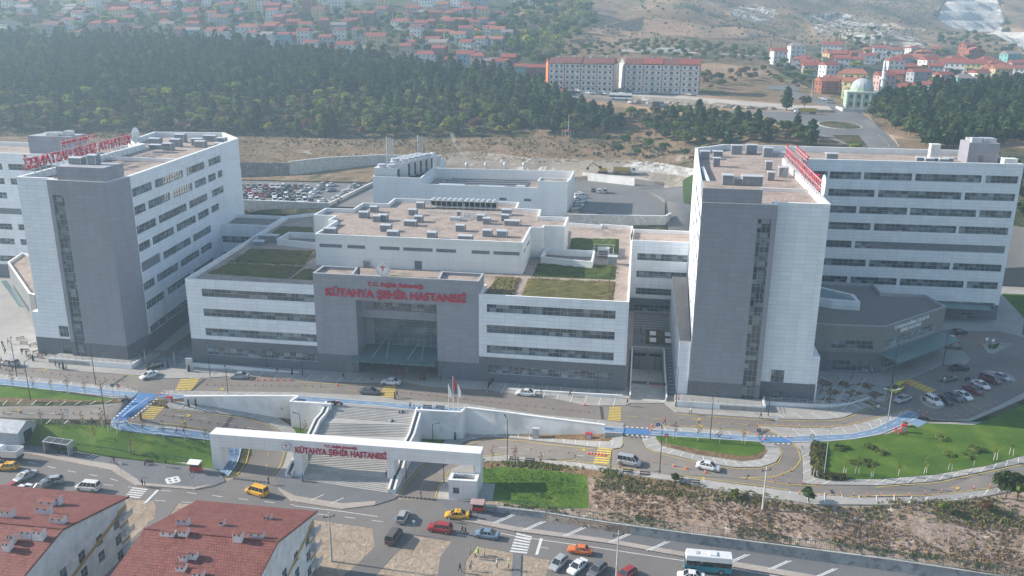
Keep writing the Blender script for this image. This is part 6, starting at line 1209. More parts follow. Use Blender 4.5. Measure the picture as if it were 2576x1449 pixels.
def bus(col,Ln,Wd,H,loc,rz,label,lower=None,cat='bus',name='bus'):
 e=thing(name,loc,label,cat,rz); P='paint_'+col; lo='paint_'+(lower or col); hl,hw=Ln/2,Wd/2; m=MB()
 m.hex([(-hl,-hw,.35),(hl,-hw,.35),(hl,hw,.35),(-hl,hw,.35),(-hl,-hw,1.35),(hl,-hw,1.35),(hl,hw,1.35),(-hl,hw,1.35)],lo); m.hex([(-hl,-hw,2.25),(hl-.15,-hw,2.25),(hl-.15,hw,2.25),(-hl,hw,2.25),(-hl+.1,-hw+.1,H),(hl-.35,-hw+.1,H),(hl-.35,hw-.1,H),(-hl+.1,hw-.1,H)],P)
 k=int(Ln/1.4)
 for i in range(k+1):
  x=-hl+.06+(Ln-.3)*i/k
  for y in(-hw,hw):m.box(x-.05,y-.03,1.35,x+.05,y+.03,2.25,P if i in(0,k)else 'black')
 m.build('body',e); m=MB(); m.hex([(-hl+.03,-hw+.03,1.34),(hl-.03,-hw+.03,1.34),(hl-.03,hw-.03,1.34),(-hl+.03,hw-.03,1.34),(-hl+.03,-hw+.03,2.26),(hl-.15,-hw+.03,2.26),(hl-.15,hw-.03,2.26),(-hl+.03,hw-.03,2.26)],'car_glass'); m.build('windows',e)
 for x in(-hl*.55,hl*.62):
  for y in(-hw,hw):wheel(x,y+(.02 if y>0 else-.02),.48,.3,e)
 for sg in(-1,1):m=MB(); m.box(hl-.02,sg*hw*.72-.18,.7,hl+.04,sg*hw*.72+.18,.95,'lamp_clear'); m.build('headlight',e)
 m=MB(); m.box(-hl*.35,-.6,H,-hl*.05,.6,H+.22,P); m.build('roof_air_unit',e); m=MB(); m.box(hl*.4,-.4,H,hl*.55,.4,H+.1,'vent_cap'); m.build('roof_hatch',e); return e
p,q=ats(1779,1434),ats(1719,1428); bus('white',7.7,2.3,3.1,(p[0],p[1],p[2]+.04),math.atan2(q[1]-p[1],q[0]-p[0]),'white and teal minibus on the lower right street, nose to the left','teal','minibus','minibus')
p,q=att(1561,251),att(1540,249); bus('white',12,2.5,3.5,(p[0],p[1],p[2]+.08),math.atan2(q[1]-p[1],q[0]-p[0]),'white coach on the far road below the apartment blocks','white','coach','coach')
def truck(loc,rz,label,bed,cab,Ln,name='dump_truck',cat='truck'):
 e=thing(name,loc,label,cat,rz); hl=Ln/2; m=MB(); m.box(-hl,-1.0,.75,hl,1.0,1.05,'steel_dark'); m.build('chassis',e)
 m=MB(); m.hex([(hl-1.7,-1.2,.7),(hl,-1.2,.7),(hl,1.2,.7),(hl-1.7,1.2,.7),(hl-1.7,-1.15,2.9),(hl-.25,-1.15,2.9),(hl-.25,1.15,2.9),(hl-1.7,1.15,2.9)],cab); c_=m.build('cab',e); m=MB(); m.hex([(hl-.1,-1.05,1.8),(hl+.01,-1.05,1.8),(hl+.01,1.05,1.8),(hl-.1,1.05,1.8),(hl-.28,-1.0,2.7),(hl-.17,-1.0,2.7),(hl-.17,1.0,2.7),(hl-.28,1.0,2.7)],'car_glass'); m.box(hl-1.2,-1.22,1.8,hl-.4,-1.17,2.55,'car_glass'); m.build('windscreen',c_)
 m=MB(); x0,x1=-hl,hl-1.95
 m.hex([(x0+.3,-1.05,1.1),(x1-.2,-1.05,1.1),(x1-.2,1.05,1.1),(x0+.3,1.05,1.1),(x0+.3,-1.05,1.2),(x1-.2,-1.05,1.2),(x1-.2,1.05,1.2),(x0+.3,1.05,1.2)],bed)
 for y in(-1,1):m.hex([(x0+.3,y*1.05-.05,1.2),(x1-.2,y*1.05-.05,1.2),(x1-.2,y*1.05+.05,1.2),(x0+.3,y*1.05+.05,1.2),(x0,y*1.25-.05,2.7),(x1,y*1.25-.05,2.7),(x1,y*1.25+.05,2.7),(x0,y*1.25+.05,2.7)],bed)
 m.hex([(x1-.25,-1.1,1.2),(x1-.15,-1.1,1.2),(x1-.15,1.1,1.2),(x1-.25,1.1,1.2),(x1-.1,-1.3,2.8),(x1,-1.3,2.8),(x1,1.3,2.8),(x1-.1,1.3,2.8)],bed); m.hex([(x0+.25,-1.1,1.2),(x0+.35,-1.1,1.2),(x0+.35,1.1,1.2),(x0+.25,1.1,1.2),(x0,-1.3,2.6),(x0+.1,-1.3,2.6),(x0+.1,1.3,2.6),(x0,1.3,2.6)],bed)
 for k in range(5):x=x0+.8+k*(x1-x0-1.4)/4; m.box(x,-1.33,1.3,x+.12,-1.24,2.65,bed)
 m.build('tipper_bed',e)
 for x in(-hl+.9,-hl+2.2,hl-2.6,hl-1.0):
  for y in(-1.15,1.15):wheel(x,y,.5,.32,e)
 return e
def far_pt(u,v,m='T'):p=at(u,v,m); return(p[0],p[1],p[2])
CRP=lambda x,y:((2100+.3882*x)/1.59006,(300+.3882*y)/1.59006)
truck(far_pt(*CRP(1022,1018)),math.radians(-6),'yellow bed dump truck with white cab at the foot of the rocky cut','paint_truck','paint_white',9.2)
truck(far_pt(*[(3040+.41*440)/1.59006,(170+.41*696)/1.59006]),math.radians(178),'white cab tipper trailer truck near the far traffic circle','paint_truck','paint_white',10.5,'tipper_truck')
truck(far_pt(*CRP(1368,332)),math.radians(-6),'small grey flatbed truck on the far road','metal_dark','paint_silver',6.0,'flatbed_truck')
p=ats(22,1158); truck((p[0],p[1],p[2]+.04),math.radians(175),'white pickup truck with loaded bed above the yellow taxi at the left edge','paint_white','paint_white',5.6,'pickup_truck','pickup')
p=far_pt(*CRP(800,1012)); e=thing('excavator',p,'yellow excavator reaching over the rocky cut beside the dump truck','excavator',math.radians(172)); m=MB()
for y in(-1.1,1.1):m.prism([(-1.9,y-.3),(1.9,y-.3),(1.9,y+.3),(-1.9,y+.3)],0,.8,'steel_dark')
m.build('tracks',e); m=MB(); m.box(-1.9,-1.2,.95,1.2,1.2,2.1,'paint_truck'); m.build('house',e); m=MB(); m.box(.4,.2,2.1,1.7,1.2,3.1,'car_glass'); m.build('cab',e); m=MB(); m.bar((1.0,-.3,1.9),(4.2,-.3,4.4),.4,.5,'paint_truck'); m.build('boom',e); m=MB(); m.bar((4.2,-.3,4.4),(6.3,-.3,2.2),.3,.4,'paint_truck'); m.build('arm',e); m=MB(); m.hex([(5.9,-.9,1.2),(7.0,-.9,1.5),(7.0,.3,1.5),(5.9,.3,1.2),(5.8,-.9,2.2),(6.6,-.9,2.3),(6.6,.3,2.3),(5.8,.3,2.2)],'steel_dark'); m.build('bucket',e)
def moto(u,v,md,rz,col,label,cat='motorcycle'):
 p=at(u,v,md); z=p[2]+(.15 if md==0 else.06); e=thing('motorcycle',(p[0],p[1],z),label,cat,rz)
 for x in(-.68,.68):m=MB(); m.cyl((x,-.06,.31),(x,.06,.31),.31,'rubber',n=12); m.build('wheel',e)
 m=MB(); m.bar((-.5,0,.55),(.35,0,.6),.24,.34,'steel_dark'); m.bar((.66,0,.35),(.42,0,1.0),.08,.08,'metal'); m.bar((-.66,0,.35),(-.3,0,.6),.1,.08,'metal'); m.build('frame',e)
 m=MB(); m.blob((.12,0,.84),(.32,.17,.16),'paint_'+col,8,5); m.build('tank',e); m=MB(); m.bar((-.75,0,.86),(-.12,0,.82),.26,.12,'black'); m.build('seat',e); m=MB(); m.bar((.42,-.34,1.05),(.42,.34,1.05),.05,.05,'steel_dark'); m.build('handlebar',e); return e
for a in[(2433,958,0,.6,'grey','motorcycle with white box in the shaded car park'),(838,1020,0,.3,'red','red motorcycle at the top left of the stairs'),(851,1021,0,.1,'red','second red motorcycle at the top of the stairs'),(1232,972,0,1.2,'black','black motorcycle left in the cluster right of the portal'),(1243,962,0,.5,'red','red motorcycle in the cluster right of the portal'),(1267,960,0,.2,'grey','grey motorcycle parked alone right of the cluster'),(1287,962,0,.1,'grey','grey motorcycle furthest right near the white ramp wall'),(2321,1057,0,-.3,'red','red scooter leaning by the blue bike bay'),(318,1013,0,.1,'grey','ridden grey motorcycle entering the blue crossing')]:moto(*a)
# people
mat_plain('skin',(.42,.26,.18),.6); mat_plain('hair',(.03,.022,.018),.8)
CLO={'black':(.02,.02,.022),'navy':(.03,.04,.07),'grey':(.16,.16,.17),'white':(.62,.62,.60),'red':(.50,.03,.05),'blue':(.10,.20,.34),'jeans':(.06,.09,.16),'tan':(.34,.26,.18),'lime':(.42,.62,.10),'olive':(.09,.10,.05),'pink':(.45,.22,.25),'brown':(.10,.06,.04)}
for k_,c_ in CLO.items():mat_plain('cloth_'+k_,c_,.85)
def person_mesh(pose,robe=False):
 """one continuous skinned figure, 1.7 m, facing +x; returns mesh with slots skin, hair, top, trousers, shoe"""
 J={}; E_=[]
 def j(n,p,r,par=None):
  J[n]=(p,r);
  if par:E_.append((par,n))
 sit=pose=='sit'; dz=-.42 if sit else 0
 lean=.28 if pose=='bend' else 0
 j('pelvis',(0,0,.93+dz),(.15,.13)); j('waist',(lean*.3,0,1.08+dz),(.14,.12),'pelvis'); j('chest',(lean*.8,0,1.28+dz-lean*.1),(.17,.13),'waist'); j('neck',(lean*1.2,0,1.45+dz-lean*.2),(.06,.06),'chest'); j('head0',(lean*1.3+.01,0,1.53+dz-lean*.2),(.085,.08),'neck'); j('head1',(lean*1.35+.015,0,1.64+dz-lean*.25),(.095,.09),'head0'); j('crown',(lean*1.35,0,1.71+dz-lean*.25),(.06,.06),'head1'); j('nose',(lean*1.35+.12,0,1.60+dz-lean*.25),(.018,.018),'head1')
 st={'walk':(.30,-.28),'stand':(.03,-.03),'sit':(0,0),'bend':(.12,-.12),'phone':(.05,-.02)}[pose]
 for s,sg in((0,-1),(1,1)):
  f=st[s]
  if sit:j('hip%d'%s,(.04,sg*.10,.50),(.09,.09),'pelvis'); j('knee%d'%s,(.45,sg*.11,.50),(.065,.065),'hip%d'%s); j('ankle%d'%s,(.47,sg*.11,.09),(.045,.045),'knee%d'%s)
  else:j('hip%d'%s,(f*.2,sg*.10,.84),(.10,.095),'pelvis'); j('knee%d'%s,(f*.62+.04,sg*.10,.48),(.065,.062),'hip%d'%s); j('ankle%d'%s,(f*1.0-.02,sg*.10,.09+max(0,-f)*.12),(.045,.042),'knee%d'%s)
  ax=J['ankle%d'%s][0]; j('toe%d'%s,(ax[0]+.19,ax[1],.045),(.045,.035),'ankle%d'%s)
  c=J['chest'][0]; j('sh%d'%s,(c[0],sg*.19,c[2]+.10),(.07,.065),'chest'); af=-f*.8
  if pose in('phone',)and s==1 or pose=='sit':el=(c[0]+.08,sg*.25,c[2]-.15); ha=(c[0]+.30,sg*.12,c[2]-.02 if pose=='phone' else c[2]-.2)
  elif pose=='bend':el=(c[0]+.15,sg*.24,c[2]-.15); ha=(c[0]+.36,sg*.14,c[2]-.36)
  else:el=(c[0]+af*.35-.02,sg*.25,c[2]-.16); ha=(c[0]+af*.95+.04,sg*.25,c[2]-.42)
  j('el%d'%s,el,(.047,.045),'sh%d'%s); j('wr%d'%s,ha,(.032,.03),'el%d'%s); d=(Vector(ha)-Vector(el)).normalized(); pm=Vector(ha)+d*.07; j('palm%d'%s,tuple(pm),(.032,.022),'wr%d'%s)
  t_=d.cross(Vector((0,1,0))).normalized()
  for k in range(4):b=pm+t_*(.024*(k-1.5))+d*.02; j('f%d%d'%(s,k),tuple(b+d*(.065-.01*abs(k-1.3))),(.009,.009),'palm%d'%s)
  j('th%d'%s,tuple(pm-t_*.06+d*.01),(.010,.010),'palm%d'%s)
 names=list(J); idx={n:i for i,n in enumerate(names)}; me=bpy.data.meshes.new('p'); me.from_pydata([J[n][0]for n in names],[(idx[a],idx[b])for a,b in E_],[]); o=bpy.data.objects.new('p',me); COL.objects.link(o)
 md=o.modifiers.new('s','SKIN')
 for i,n in enumerate(names):me.skin_vertices[0].data[i].radius=J[n][1]; me.skin_vertices[0].data[i].use_root=(n=='pelvis')
 sb=o.modifiers.new('u','SUBSURF'); sb.levels=1; sb.render_levels=1
 out=bpy.data.meshes.new_from_object(o.evaluated_get(bpy.context.evaluated_depsgraph_get())); bpy.data.objects.remove(o); bpy.data.meshes.remove(me)
 hz=J['head1'][0]; W0,W1=J['wr0'][0],J['wr1'][0]; kz=.80+(dz if not sit else-.27)
 idxs=[]
 for p in out.polygons:
  c=p.center
  if(c-Vector(hz)).length<.16 or c.z>hz[2]-.12 and abs(c.y)<.1 and abs(c.x-hz[0])<.17:k=1 if(c.z>hz[2]+.02 or c.x<hz[0]-.02)else 0
  elif(c-Vector(W0)).length<.13 and c.y<-.08 or(c-Vector(W1)).length<.13 and c.y>.08:k=0
  elif c.z<.10:k=4
  elif c.z<(.90 if not sit else.60)and abs(c.y)<.215 and not(abs(c.y)>.19 and c.z>.7):k=3
  else:k=2
  idxs.append(k)
 out.materials.clear()
 for n in('skin','hair','cloth_grey','cloth_black','rubber'):out.materials.append(MATS[n])
 out.polygons.foreach_set('material_index',idxs)
 for p in out.polygons:p.use_smooth=True
 return out
PM_={k:person_mesh(k)for k in('walk','stand','sit','bend','phone')}
def robe_mesh():
 m=MB(); n=12
 prof=[(.27,.02),(.25,.4),(.21,.8),(.18,1.05),(.20,1.30),(.15,1.45)]
 for i in range(len(prof)-1):
  for k in range(n):
   a,b=2*math.pi*k/n,2*math.pi*(k+1)/n; (r0,z0),(r1,z1)=prof[i],prof[i+1]; w0=1+.05*math.sin(a*5)
   m.poly([(r0*w0*math.cos(a)*.85,r0*math.sin(a),z0),(r0*math.cos(b)*.85,r0*math.sin(b),z0),(r1*math.cos(b)*.85,r1*math.sin(b),z1),(r1*math.cos(a)*.85,r1*math.sin(a),z1)],'cloth_black')
 m.blob((-.015,0,1.60),(.125,.125,.15),'cloth_black',10,6); return m.mesh('long_coat')
ROBE=robe_mesh(); SH_=[0]
def hat_mesh():
 m=MB(); m.blob((.0,0,1.69),(.13,.12,.09),'cloth_white',8,4); return m.mesh('hard_hat')
HAT=hat_mesh()
def person(u,v,md,pose,top,bot,label,rz=0.0,robe=False,dz=0.0,hat=False,h=1.0):
 p=at(u,v,md); z=p[2]+{0:.14,'T':.17,'S':.18}.get(md,.03)+dz
 if pose=='sit':z+=.0
 o=bpy.data.objects.new('person',PM_[pose]); COL.objects.link(o); o.location=(p[0],p[1],z); o.rotation_euler=(0,0,rz); o.scale=(h,)*3
 for i,nm in((2,'cloth_'+top),(3,'cloth_'+bot)):o.material_slots[i].link='OBJECT'; o.material_slots[i].material=MATS[nm]
 if robe:r_=bpy.data.objects.new('long_coat',ROBE); COL.objects.link(r_); r_.parent=o; r_.material_slots[0].link='OBJECT'; r_.material_slots[0].material=MATS['cloth_'+top]
 if hat:r_=bpy.data.objects.new('hard_hat',HAT); COL.objects.link(r_); r_.parent=o
 tag(o,label,'person'); return o
for a in[(141,925,0,'walk','grey','black','person in grey walking behind three others left of the terrace wall',3.0),(151,930,0,'walk','black','black','person in black walking by the left terrace wall',3.0),(160,930,0,'stand','black','black','person in long black coat left of the terrace wall',3.0,True),(168,930,0,'walk','white','jeans','person in white top at the corner of the left terrace wall',3.0),(84,909,0,'stand','black','black','person in dark clothes near the low curved wall at the far left',1.0,True),(423,925,0,'stand','black','black','veiled person in black standing on the road by the left ramp',0,True),(475,936,0,'stand','black','black','person in black coat beside the round sign near the crossing',0,True),(698,940,0,'walk','black','black','person in black striding along the shaded pavement left of the portal',3.1),(735,943,0,'stand','black','black','person in long black dress on the shaded pavement',0,True),(864,954,0,'walk','black','black','person with white backpack walking left of the portal door',0.1),(936,957,0,'walk','grey','jeans','person in grey at the kerb before the portal canopy',.2),(1007,945,0,'stand','red','red','person in long red coat under the portal canopy',0,True),(1023,941,0,'stand','tan','tan','person in tan coat under the portal canopy',0,True),(1058,958,0,'stand','red','black','person in dark red coat at the right end of the canopy',0,True),(1067,957,0,'stand','black','black','person in black coat beside the dark red coat',0,True),(1108,960,0,'stand','navy','navy','person in navy standing right of the portal at the grey door',0),(993,1005,0,'stand','olive','black','person in olive coat leaving the yellow crossing',0,True),(999,1000,0,'walk','brown','black','person in brown walking on the yellow crossing',0),(1032,1030,0,'walk','black','jeans','person in black on the blue path above the stairs',0),(1042,1031,0,'stand','navy','black','smaller person beside the blue path above the stairs',0,False,0,False,.8),(1005,1050,-1.4,'walk','black','black','person in black at the top right of the stairs',0),(1014,1050,-1.4,'walk','black','black','second person in black at the top right of the stairs',0,True),(981,1074,-2.6,'stand','white','white','person in pale coat midway down the stairs',0,True),(988,1074,-2.6,'stand','black','black','person in black coat midway down the stairs',0,True),(972,1203,-6.0,'phone','black','black','person in black leaning at the lower right stair parapet',3),(1361,996,0,'stand','black','black','person in black beside the white sedan before the right wing',0),(1434,998,0,'walk','black','black','person in black striding left of the sunken ramp',3),(1578,1021,0,'walk','black','grey','person in dark coat at the sunken ramp entrance',3),(1707,1010,1.0,'stand','red','black','person in dark red on the right tower terrace end',0),(1737,1043,0,'walk','white','black','person in white vest walking along the right terrace wall',3),(1913,1055,0,'walk','black','black','person with backpack at the right end of the terrace wall',0),(1672,1069,0,'walk','red','black','person in bright red coat crossing the upper road',3),(1804,1101,0,'walk','white','black','person in white walking on the blue path beside the grass island',3),(2207,1036,0,'walk','white','blue','person in white shirt by the curved plaza wall',1),(2322,1010,0,'stand','red','black','person in red beside the open white suv',0),(2114,975,0,'walk','black','black','person in black on the patterned plaza in the shade',0),(2192,944,0,'stand','white','grey','person in pale top before the grey pavilion',0),(475,1024,'T','stand','black','black','left one of two veiled people above the loop road',0,True),(493,1023,'T','stand','black','black','right one of two veiled people above the loop road',0,True),(355,1057,'T','walk','brown','black','person in brown coat on the lower left yellow crossing',0,True),(443,1092,'T','walk','white','grey','person in white on the lower blue path',.2),(446,1092,'T','stand','blue','jeans','small person in blue on the lower blue path',.2,False,0,False,.75),(232,1065,'T','sit','grey','grey','person sitting on the bench above the left lawn',-1.6,False,.0),(1145,1107,'T','stand','navy','navy','person in navy at the bend under the white wall',0,True),(1368,1158,'T','stand','white','white','person pushing a white pram along the planted strip',0),(1152,1252,'S','sit','black','grey','person sitting beside the gatehouse cabin',3.1,False,.0),(1059,1254,'S','stand','black','black','person standing on the drain grate below the gate',0),(1183,1303,'S','stand','black','black','person in black behind the orange yellow taxi',3),(1187,1304,'S','bend','navy','black','person in navy bending at the taxi boot',3),(1130,1313,'S','stand','grey','white','person in grey at the open taxi door',0),(1163,1344,'S','walk','black','black','left one of two people walking right of the red suv',0),(1171,1347,'S','walk','black','navy','right one of two people walking right of the red suv',0),(676,1220,'S','phone','black','black','person in black at the apron below the left gate passage',0),(761,1212,'S','stand','blue','blue','person in blue coat at the foot of the stairs',0,True),(735,1190,'S','stand','black','black','veiled person at the second gate leg',0,True),(728,1202,'S','sit','pink','black','person in pink sitting by the stair parapet end',0),(359,1225,'S','stand','black','black','person in black at the corner of the left pavement',0),(365,1225,'S','stand','white','grey','person in white at the corner of the left pavement',0),(419,1177,'S','stand','black','white','person in black top with white shoes before the left lawn fence',0),(367,1170,'S','sit','olive','black','person sitting on the bench before the left lawn fence',-1.5),(288,1167,'S','walk','brown','black','person in brown coat walking with a child',0),(279,1168,'S','stand','white','grey','small child in white walking on the left pavement',0,False,0,False,.62),(117,1144,'S','stand','tan','black','person in tan pushing a cart left of the bus shelter',0),(193,1142,'S','stand','black','black','person in black right of the bus shelter',0),(187,1142,'S','stand','grey','black','person in grey right of the bus shelter',0),(152,1138,'S','sit','grey','black','person sitting in the bus shelter',-1.5),(166,1138,'S','sit','black','black','person in black sitting in the bus shelter',-1.5),(1157,1440,'S','walk','black','black','person in black walking on the side street beside the workers',0),(1182,1397,'S','stand','tan','grey','worker in tan at the top of the sandy plot',0),(1196,1405,'S','bend','lime','olive','worker in lime vest leaning over a tool on the sandy plot',0),(1203,1395,'S','stand','lime','black','worker in lime vest at the back of the group',0),(1219,1402,'S','stand','lime','olive','worker in lime vest right of the wheelbarrow',3),(1250,1430,'S','stand','white','black','worker in white vest and hat alone on the sandy plot',0,False,0,True),(1279,1432,'S','stand','lime','olive','worker in bright lime vest and hat at the path edge',0,False,0,True),(1183,1436,'S','bend','grey','black','worker in grey bending over red tools',1),(318,1012,0,'sit','black','black','rider in black on the grey motorcycle',.1,False,.35)]:person(*a)
for u,v,lab in[(1611,836,'person standing near a bench at the planted bed between the buildings'),(1656,838,'person seated right of the planted bed between the buildings')]:person(u,v,0,'stand' if u<1620 else 'sit','black','black',lab)
for k,(u,v)in enumerate([(7,873),(22,867),(56,893),(68,898),(5,915),(14,892),(2,930),(10,880),(25,925),(33,937)]):person(u,max(v,905)if k in(4,6)else v,0,'walk',['black','grey','brown','navy'][k%4],'black',['person in black by the green canopy','person in grey below the green canopy','person in brown near the timber benches','person in navy beside the left tower corner','person in black at the far left kerb','person in grey among the timber benches','person in brown at the far left road edge','person in navy by the left pavilion','person in black near the curved low wall end','person in grey on the left road kerb'][k],k)
# near apartment houses
m,t,b=nodes('roof_tile'); uv=coords(t,kind='uv'); br=N(t,'ShaderNodeTexBrick',offset=.5,i_Scale=1.0)
br.inputs['Brick Width'].default_value=.42; br.inputs['Row Height'].default_value=.52; br.inputs['Mortar Size'].default_value=.06; br.inputs['Mortar Smooth'].default_value=.6
for k_,c_ in(('Color1',(.17,.048,.038)),('Color2',(.27,.085,.068)),('Mortar',(.065,.022,.018))):br.inputs[k_].default_value=(*c_,1)
t.links.new(uv,br.inputs['Vector']); n_=noise_n(t,coords(t),.5,5); n2_=noise_n(t,coords(t),9,3)
t.links.new(mix(t,ramp(t,n2_,[(.62,0),(.75,.5)]).outputs[0],mix(t,ramp(t,n_,[(.4,0),(.7,.5)]).outputs[0],br.outputs[0],(.22,.09,.07)),(.42,.22,.18)),b.inputs['Base Color']); b.inputs['Roughness'].default_value=.7; bump(t,b,br.outputs['Fac'],-.8,.06)
for n_,c_ in(('stucco_white',(.70,.68,.66)),('mustard',(.48,.30,.12)),('h_white',(.58,.57,.55)),('h_pink',(.42,.29,.27)),('h_tan',(.50,.40,.22)),('h_grey',(.30,.31,.33)),('h_brick',(.26,.10,.065)),('h_blue',(.18,.32,.40)),('h_teal',(.16,.34,.32)),('h_yellow',(.62,.55,.28)),('h_brown',(.20,.10,.09)),('r_red',(.24,.075,.058)),('r_rust',(.30,.115,.075)),('r_brown',(.16,.07,.06)),('r_grey',(.22,.19,.18)),('h_band',(.30,.09,.07)),('h_orange',(.52,.17,.07)),('h_green',(.30,.40,.30)),('lead',(.36,.39,.41))):mat_plain(n_,c_,.8,.2,var=.16,scale=.6)
def pitched(name,a0,a1,bb,br_,bf,ze,zr,label,chim):
 B=Hosp(name,(a0+a1)/2,br_,-8,label,'apartment house'); zt=-9; i=.5
 P=[(a1-i,bb-i),(a1-i,br_),(a1-i,bf+i)]; w_=B.mb()
 wins=[]
 for col,bx in enumerate([bb-3.6,bb-8.2,bb-12.6,bb-17,bb-21.5,bb-26]):
  top=min(ze+(zr-ze)*(1-abs(bx-br_)/(bb-br_))-1.4,99)
  z=-6.8+(2.9 if col%2 else 0)
  while z+1.8<top+.2:wins.append((bb-bx-i-.8,bb-bx-i+.8,z,z+1.8)); z+=2.9
 L_=bb-bf-2*i; sub=B.mb()
 def rake(bx):return ze+(zr-ze)*(1-abs(bx-br_)/((bb-br_)if bx>br_ else(br_-bf)))-.12
 facade(B,w_,(a1-i,bf+i),(a1-i,bb-i),zt,ze-.1,[(L_-s1,L_-s0,z0,z1)for s0,s1,z0,z1 in wins if z1<ze-.1],[],'stucco_white',rec=.15,step=.66)
 w_.poly([(a1-i,bf+i,ze-.1),(a1-i,bb-i,ze-.1),(a1-i,br_,rake(br_))],'stucco_white')
 facade(B,w_,(a1-i,bb-i),(a0+i,bb-i),zt,ze-.1,[],[],'stucco_white'); B.put(w_,'wall')
 for k in range(3):
  s_=B.mb(); z=ze-1.6-2.9*k; s_.hex([(a1-i,bb-.6,z),(a1-i+.04,bb-.6,z),(a1-i+.04,bb-3,z),(a1-i,bb-3,z),(a1-i,bb-.6,z+.5),(a1-i+.04,bb-.6,z+.5),(a1-i+.04,bb-3,z+.5),(a1-i,bb-3,z+.5)],'mustard'); B.put(s_,'band')
 s_=B.mb(); s_.hex([(a1-i+.01,bb-.6,ze-1.8),(a1-i+.05,bb-.6,ze-1.8),(a1-i+.05,bf,-6.5),(a1-i+.01,bf,-6.5),(a1-i+.01,bb-.6,ze-1.1),(a1-i+.05,bb-.6,ze-1.1),(a1-i+.05,bf,-5.8),(a1-i+.01,bf,-5.8)],'mustard'); B.put(s_,'band')
 for k in range(4):
  s_=B.mb(); z=ze-2.9*(k+1)+.2; s_.box(a1-.45,bb-3.2,z,a1+.7,bb-.7,z+.15,'stucco_white'); s_.box(a1+.62,bb-3.2,z+.15,a1+.7,bb-.7,z+1.0,'metal'); B.put(s_,'balcony')
 r_=B.mb(); th=.22
 for(b0,z0,b1,z1)in((bf,ze,br_,zr),(br_,zr,bb,ze)):r_.hex([(a0,b0,z0-th),(a1,b0,z0-th),(a1,b1,z1-th),(a0,b1,z1-th),(a0,b0,z0),(a1,b0,z0),(a1,b1,z1),(a0,b1,z1)],'h_brown','roof_tile')
 n=int((a1-a0)/.42)
 for k in range(n):r_.bar((a0+.42*k,br_,zr+.06),(a0+.42*k+.36,br_,zr+.06),.28,.14,'roof_tile')
 n=40
 for k in range(n):
  f0,f1=k/n,(k+.85)/n
  for(b0,z0,b1,z1)in((bf,ze,br_,zr),(br_,zr,bb,ze)):r_.bar((a1-.08,b0+(b1-b0)*f0,z0+(z1-z0)*f0+.07),(a1-.08,b0+(b1-b0)*f1,z0+(z1-z0)*f1+.07),.24,.13,'roof_tile')
 ro=B.put(r_,'roof')
 for(u,v,sx,sy,h)in chim:
  z=(ze+zr)/2
  for _ in range(5):q=W2L(*atz(u,v,z)[:2]); z=rake(q[1])+.12
  c=B.mb(); c.box(q[0]-sx/2,q[1]-sy/2,z-.6,q[0]+sx/2,q[1]+sy/2,z+h,'stucco_white')
  for dx in(-.25,.25):c.box(q[0]+dx*sx-.13,q[1]-sy/2-.015,z+h-.35,q[0]+dx*sx+.13,q[1]-sy/2-.001,z+h-.08,'black')
  A=[(q[0]-sx/2-.12,q[1]-sy/2-.12),(q[0]+sx/2+.12,q[1]+sy/2+.12)]; zz_=z+h+.02; y_=q[1]
  c.poly([(A[0][0],A[0][1],zz_),(A[1][0],A[0][1],zz_),(A[1][0],y_,zz_+.3),(A[0][0],y_,zz_+.3)],'roof_tile'); c.poly([(A[0][0],y_,zz_+.3),(A[1][0],y_,zz_+.3),(A[1][0],A[1][1],zz_),(A[0][0],A[1][1],zz_)],'roof_tile'); c.poly([(A[0][0],A[0][1],zz_),(A[0][0],y_,zz_+.3),(A[0][0],A[1][1],zz_)],'stucco_white'); c.poly([(A[1][0],A[0][1],zz_),(A[1][0],A[1][1],zz_),(A[1][0],y_,zz_+.3)],'stucco_white')
  co=B.put(c,'chimney'); co.parent=ro
 return B
g7=lambda x,y:(x*.3335,966+y*.3335)
pitched('apartment_house',3.2,24.0,-63.3,-78.2,-97,3,7,'white apartment house with red tiled roof at the lower centre, right one of two',[(*g7(x,y),sx,.9,h)for x,y,sx,h in[(1383,1062,1.9,1.1),(1270,1135,2.1,.6),(1388,1135,1.4,.8),(1680,1065,.5,.8),(1800,1180,1.3,1.3),(1935,1155,2.2,.8),(2018,1015,1.2,.6),(1448,1308,1.7,.9),(1393,1325,1.1,.9),(1370,1398,1.3,.7),(1500,1449,1.5,.7)]])
pitched('apartment_house',-40,-8.4,-64.0,-80.2,-99,3,7,'white apartment house with red tiled roof in the lower left corner',[(*g7(x,y),sx,1,h)for x,y,sx,h in[(360,910,2.6,.8),(435,905,1.3,1.3),(333,975,2.4,1.2),(60,1000,1.9,1.2),(442,1045,2.2,1.0),(212,1150,1.8,1.1),(300,1165,1.6,1.4),(95,1190,1.1,1.2),(62,1248,1.1,1.3)]])
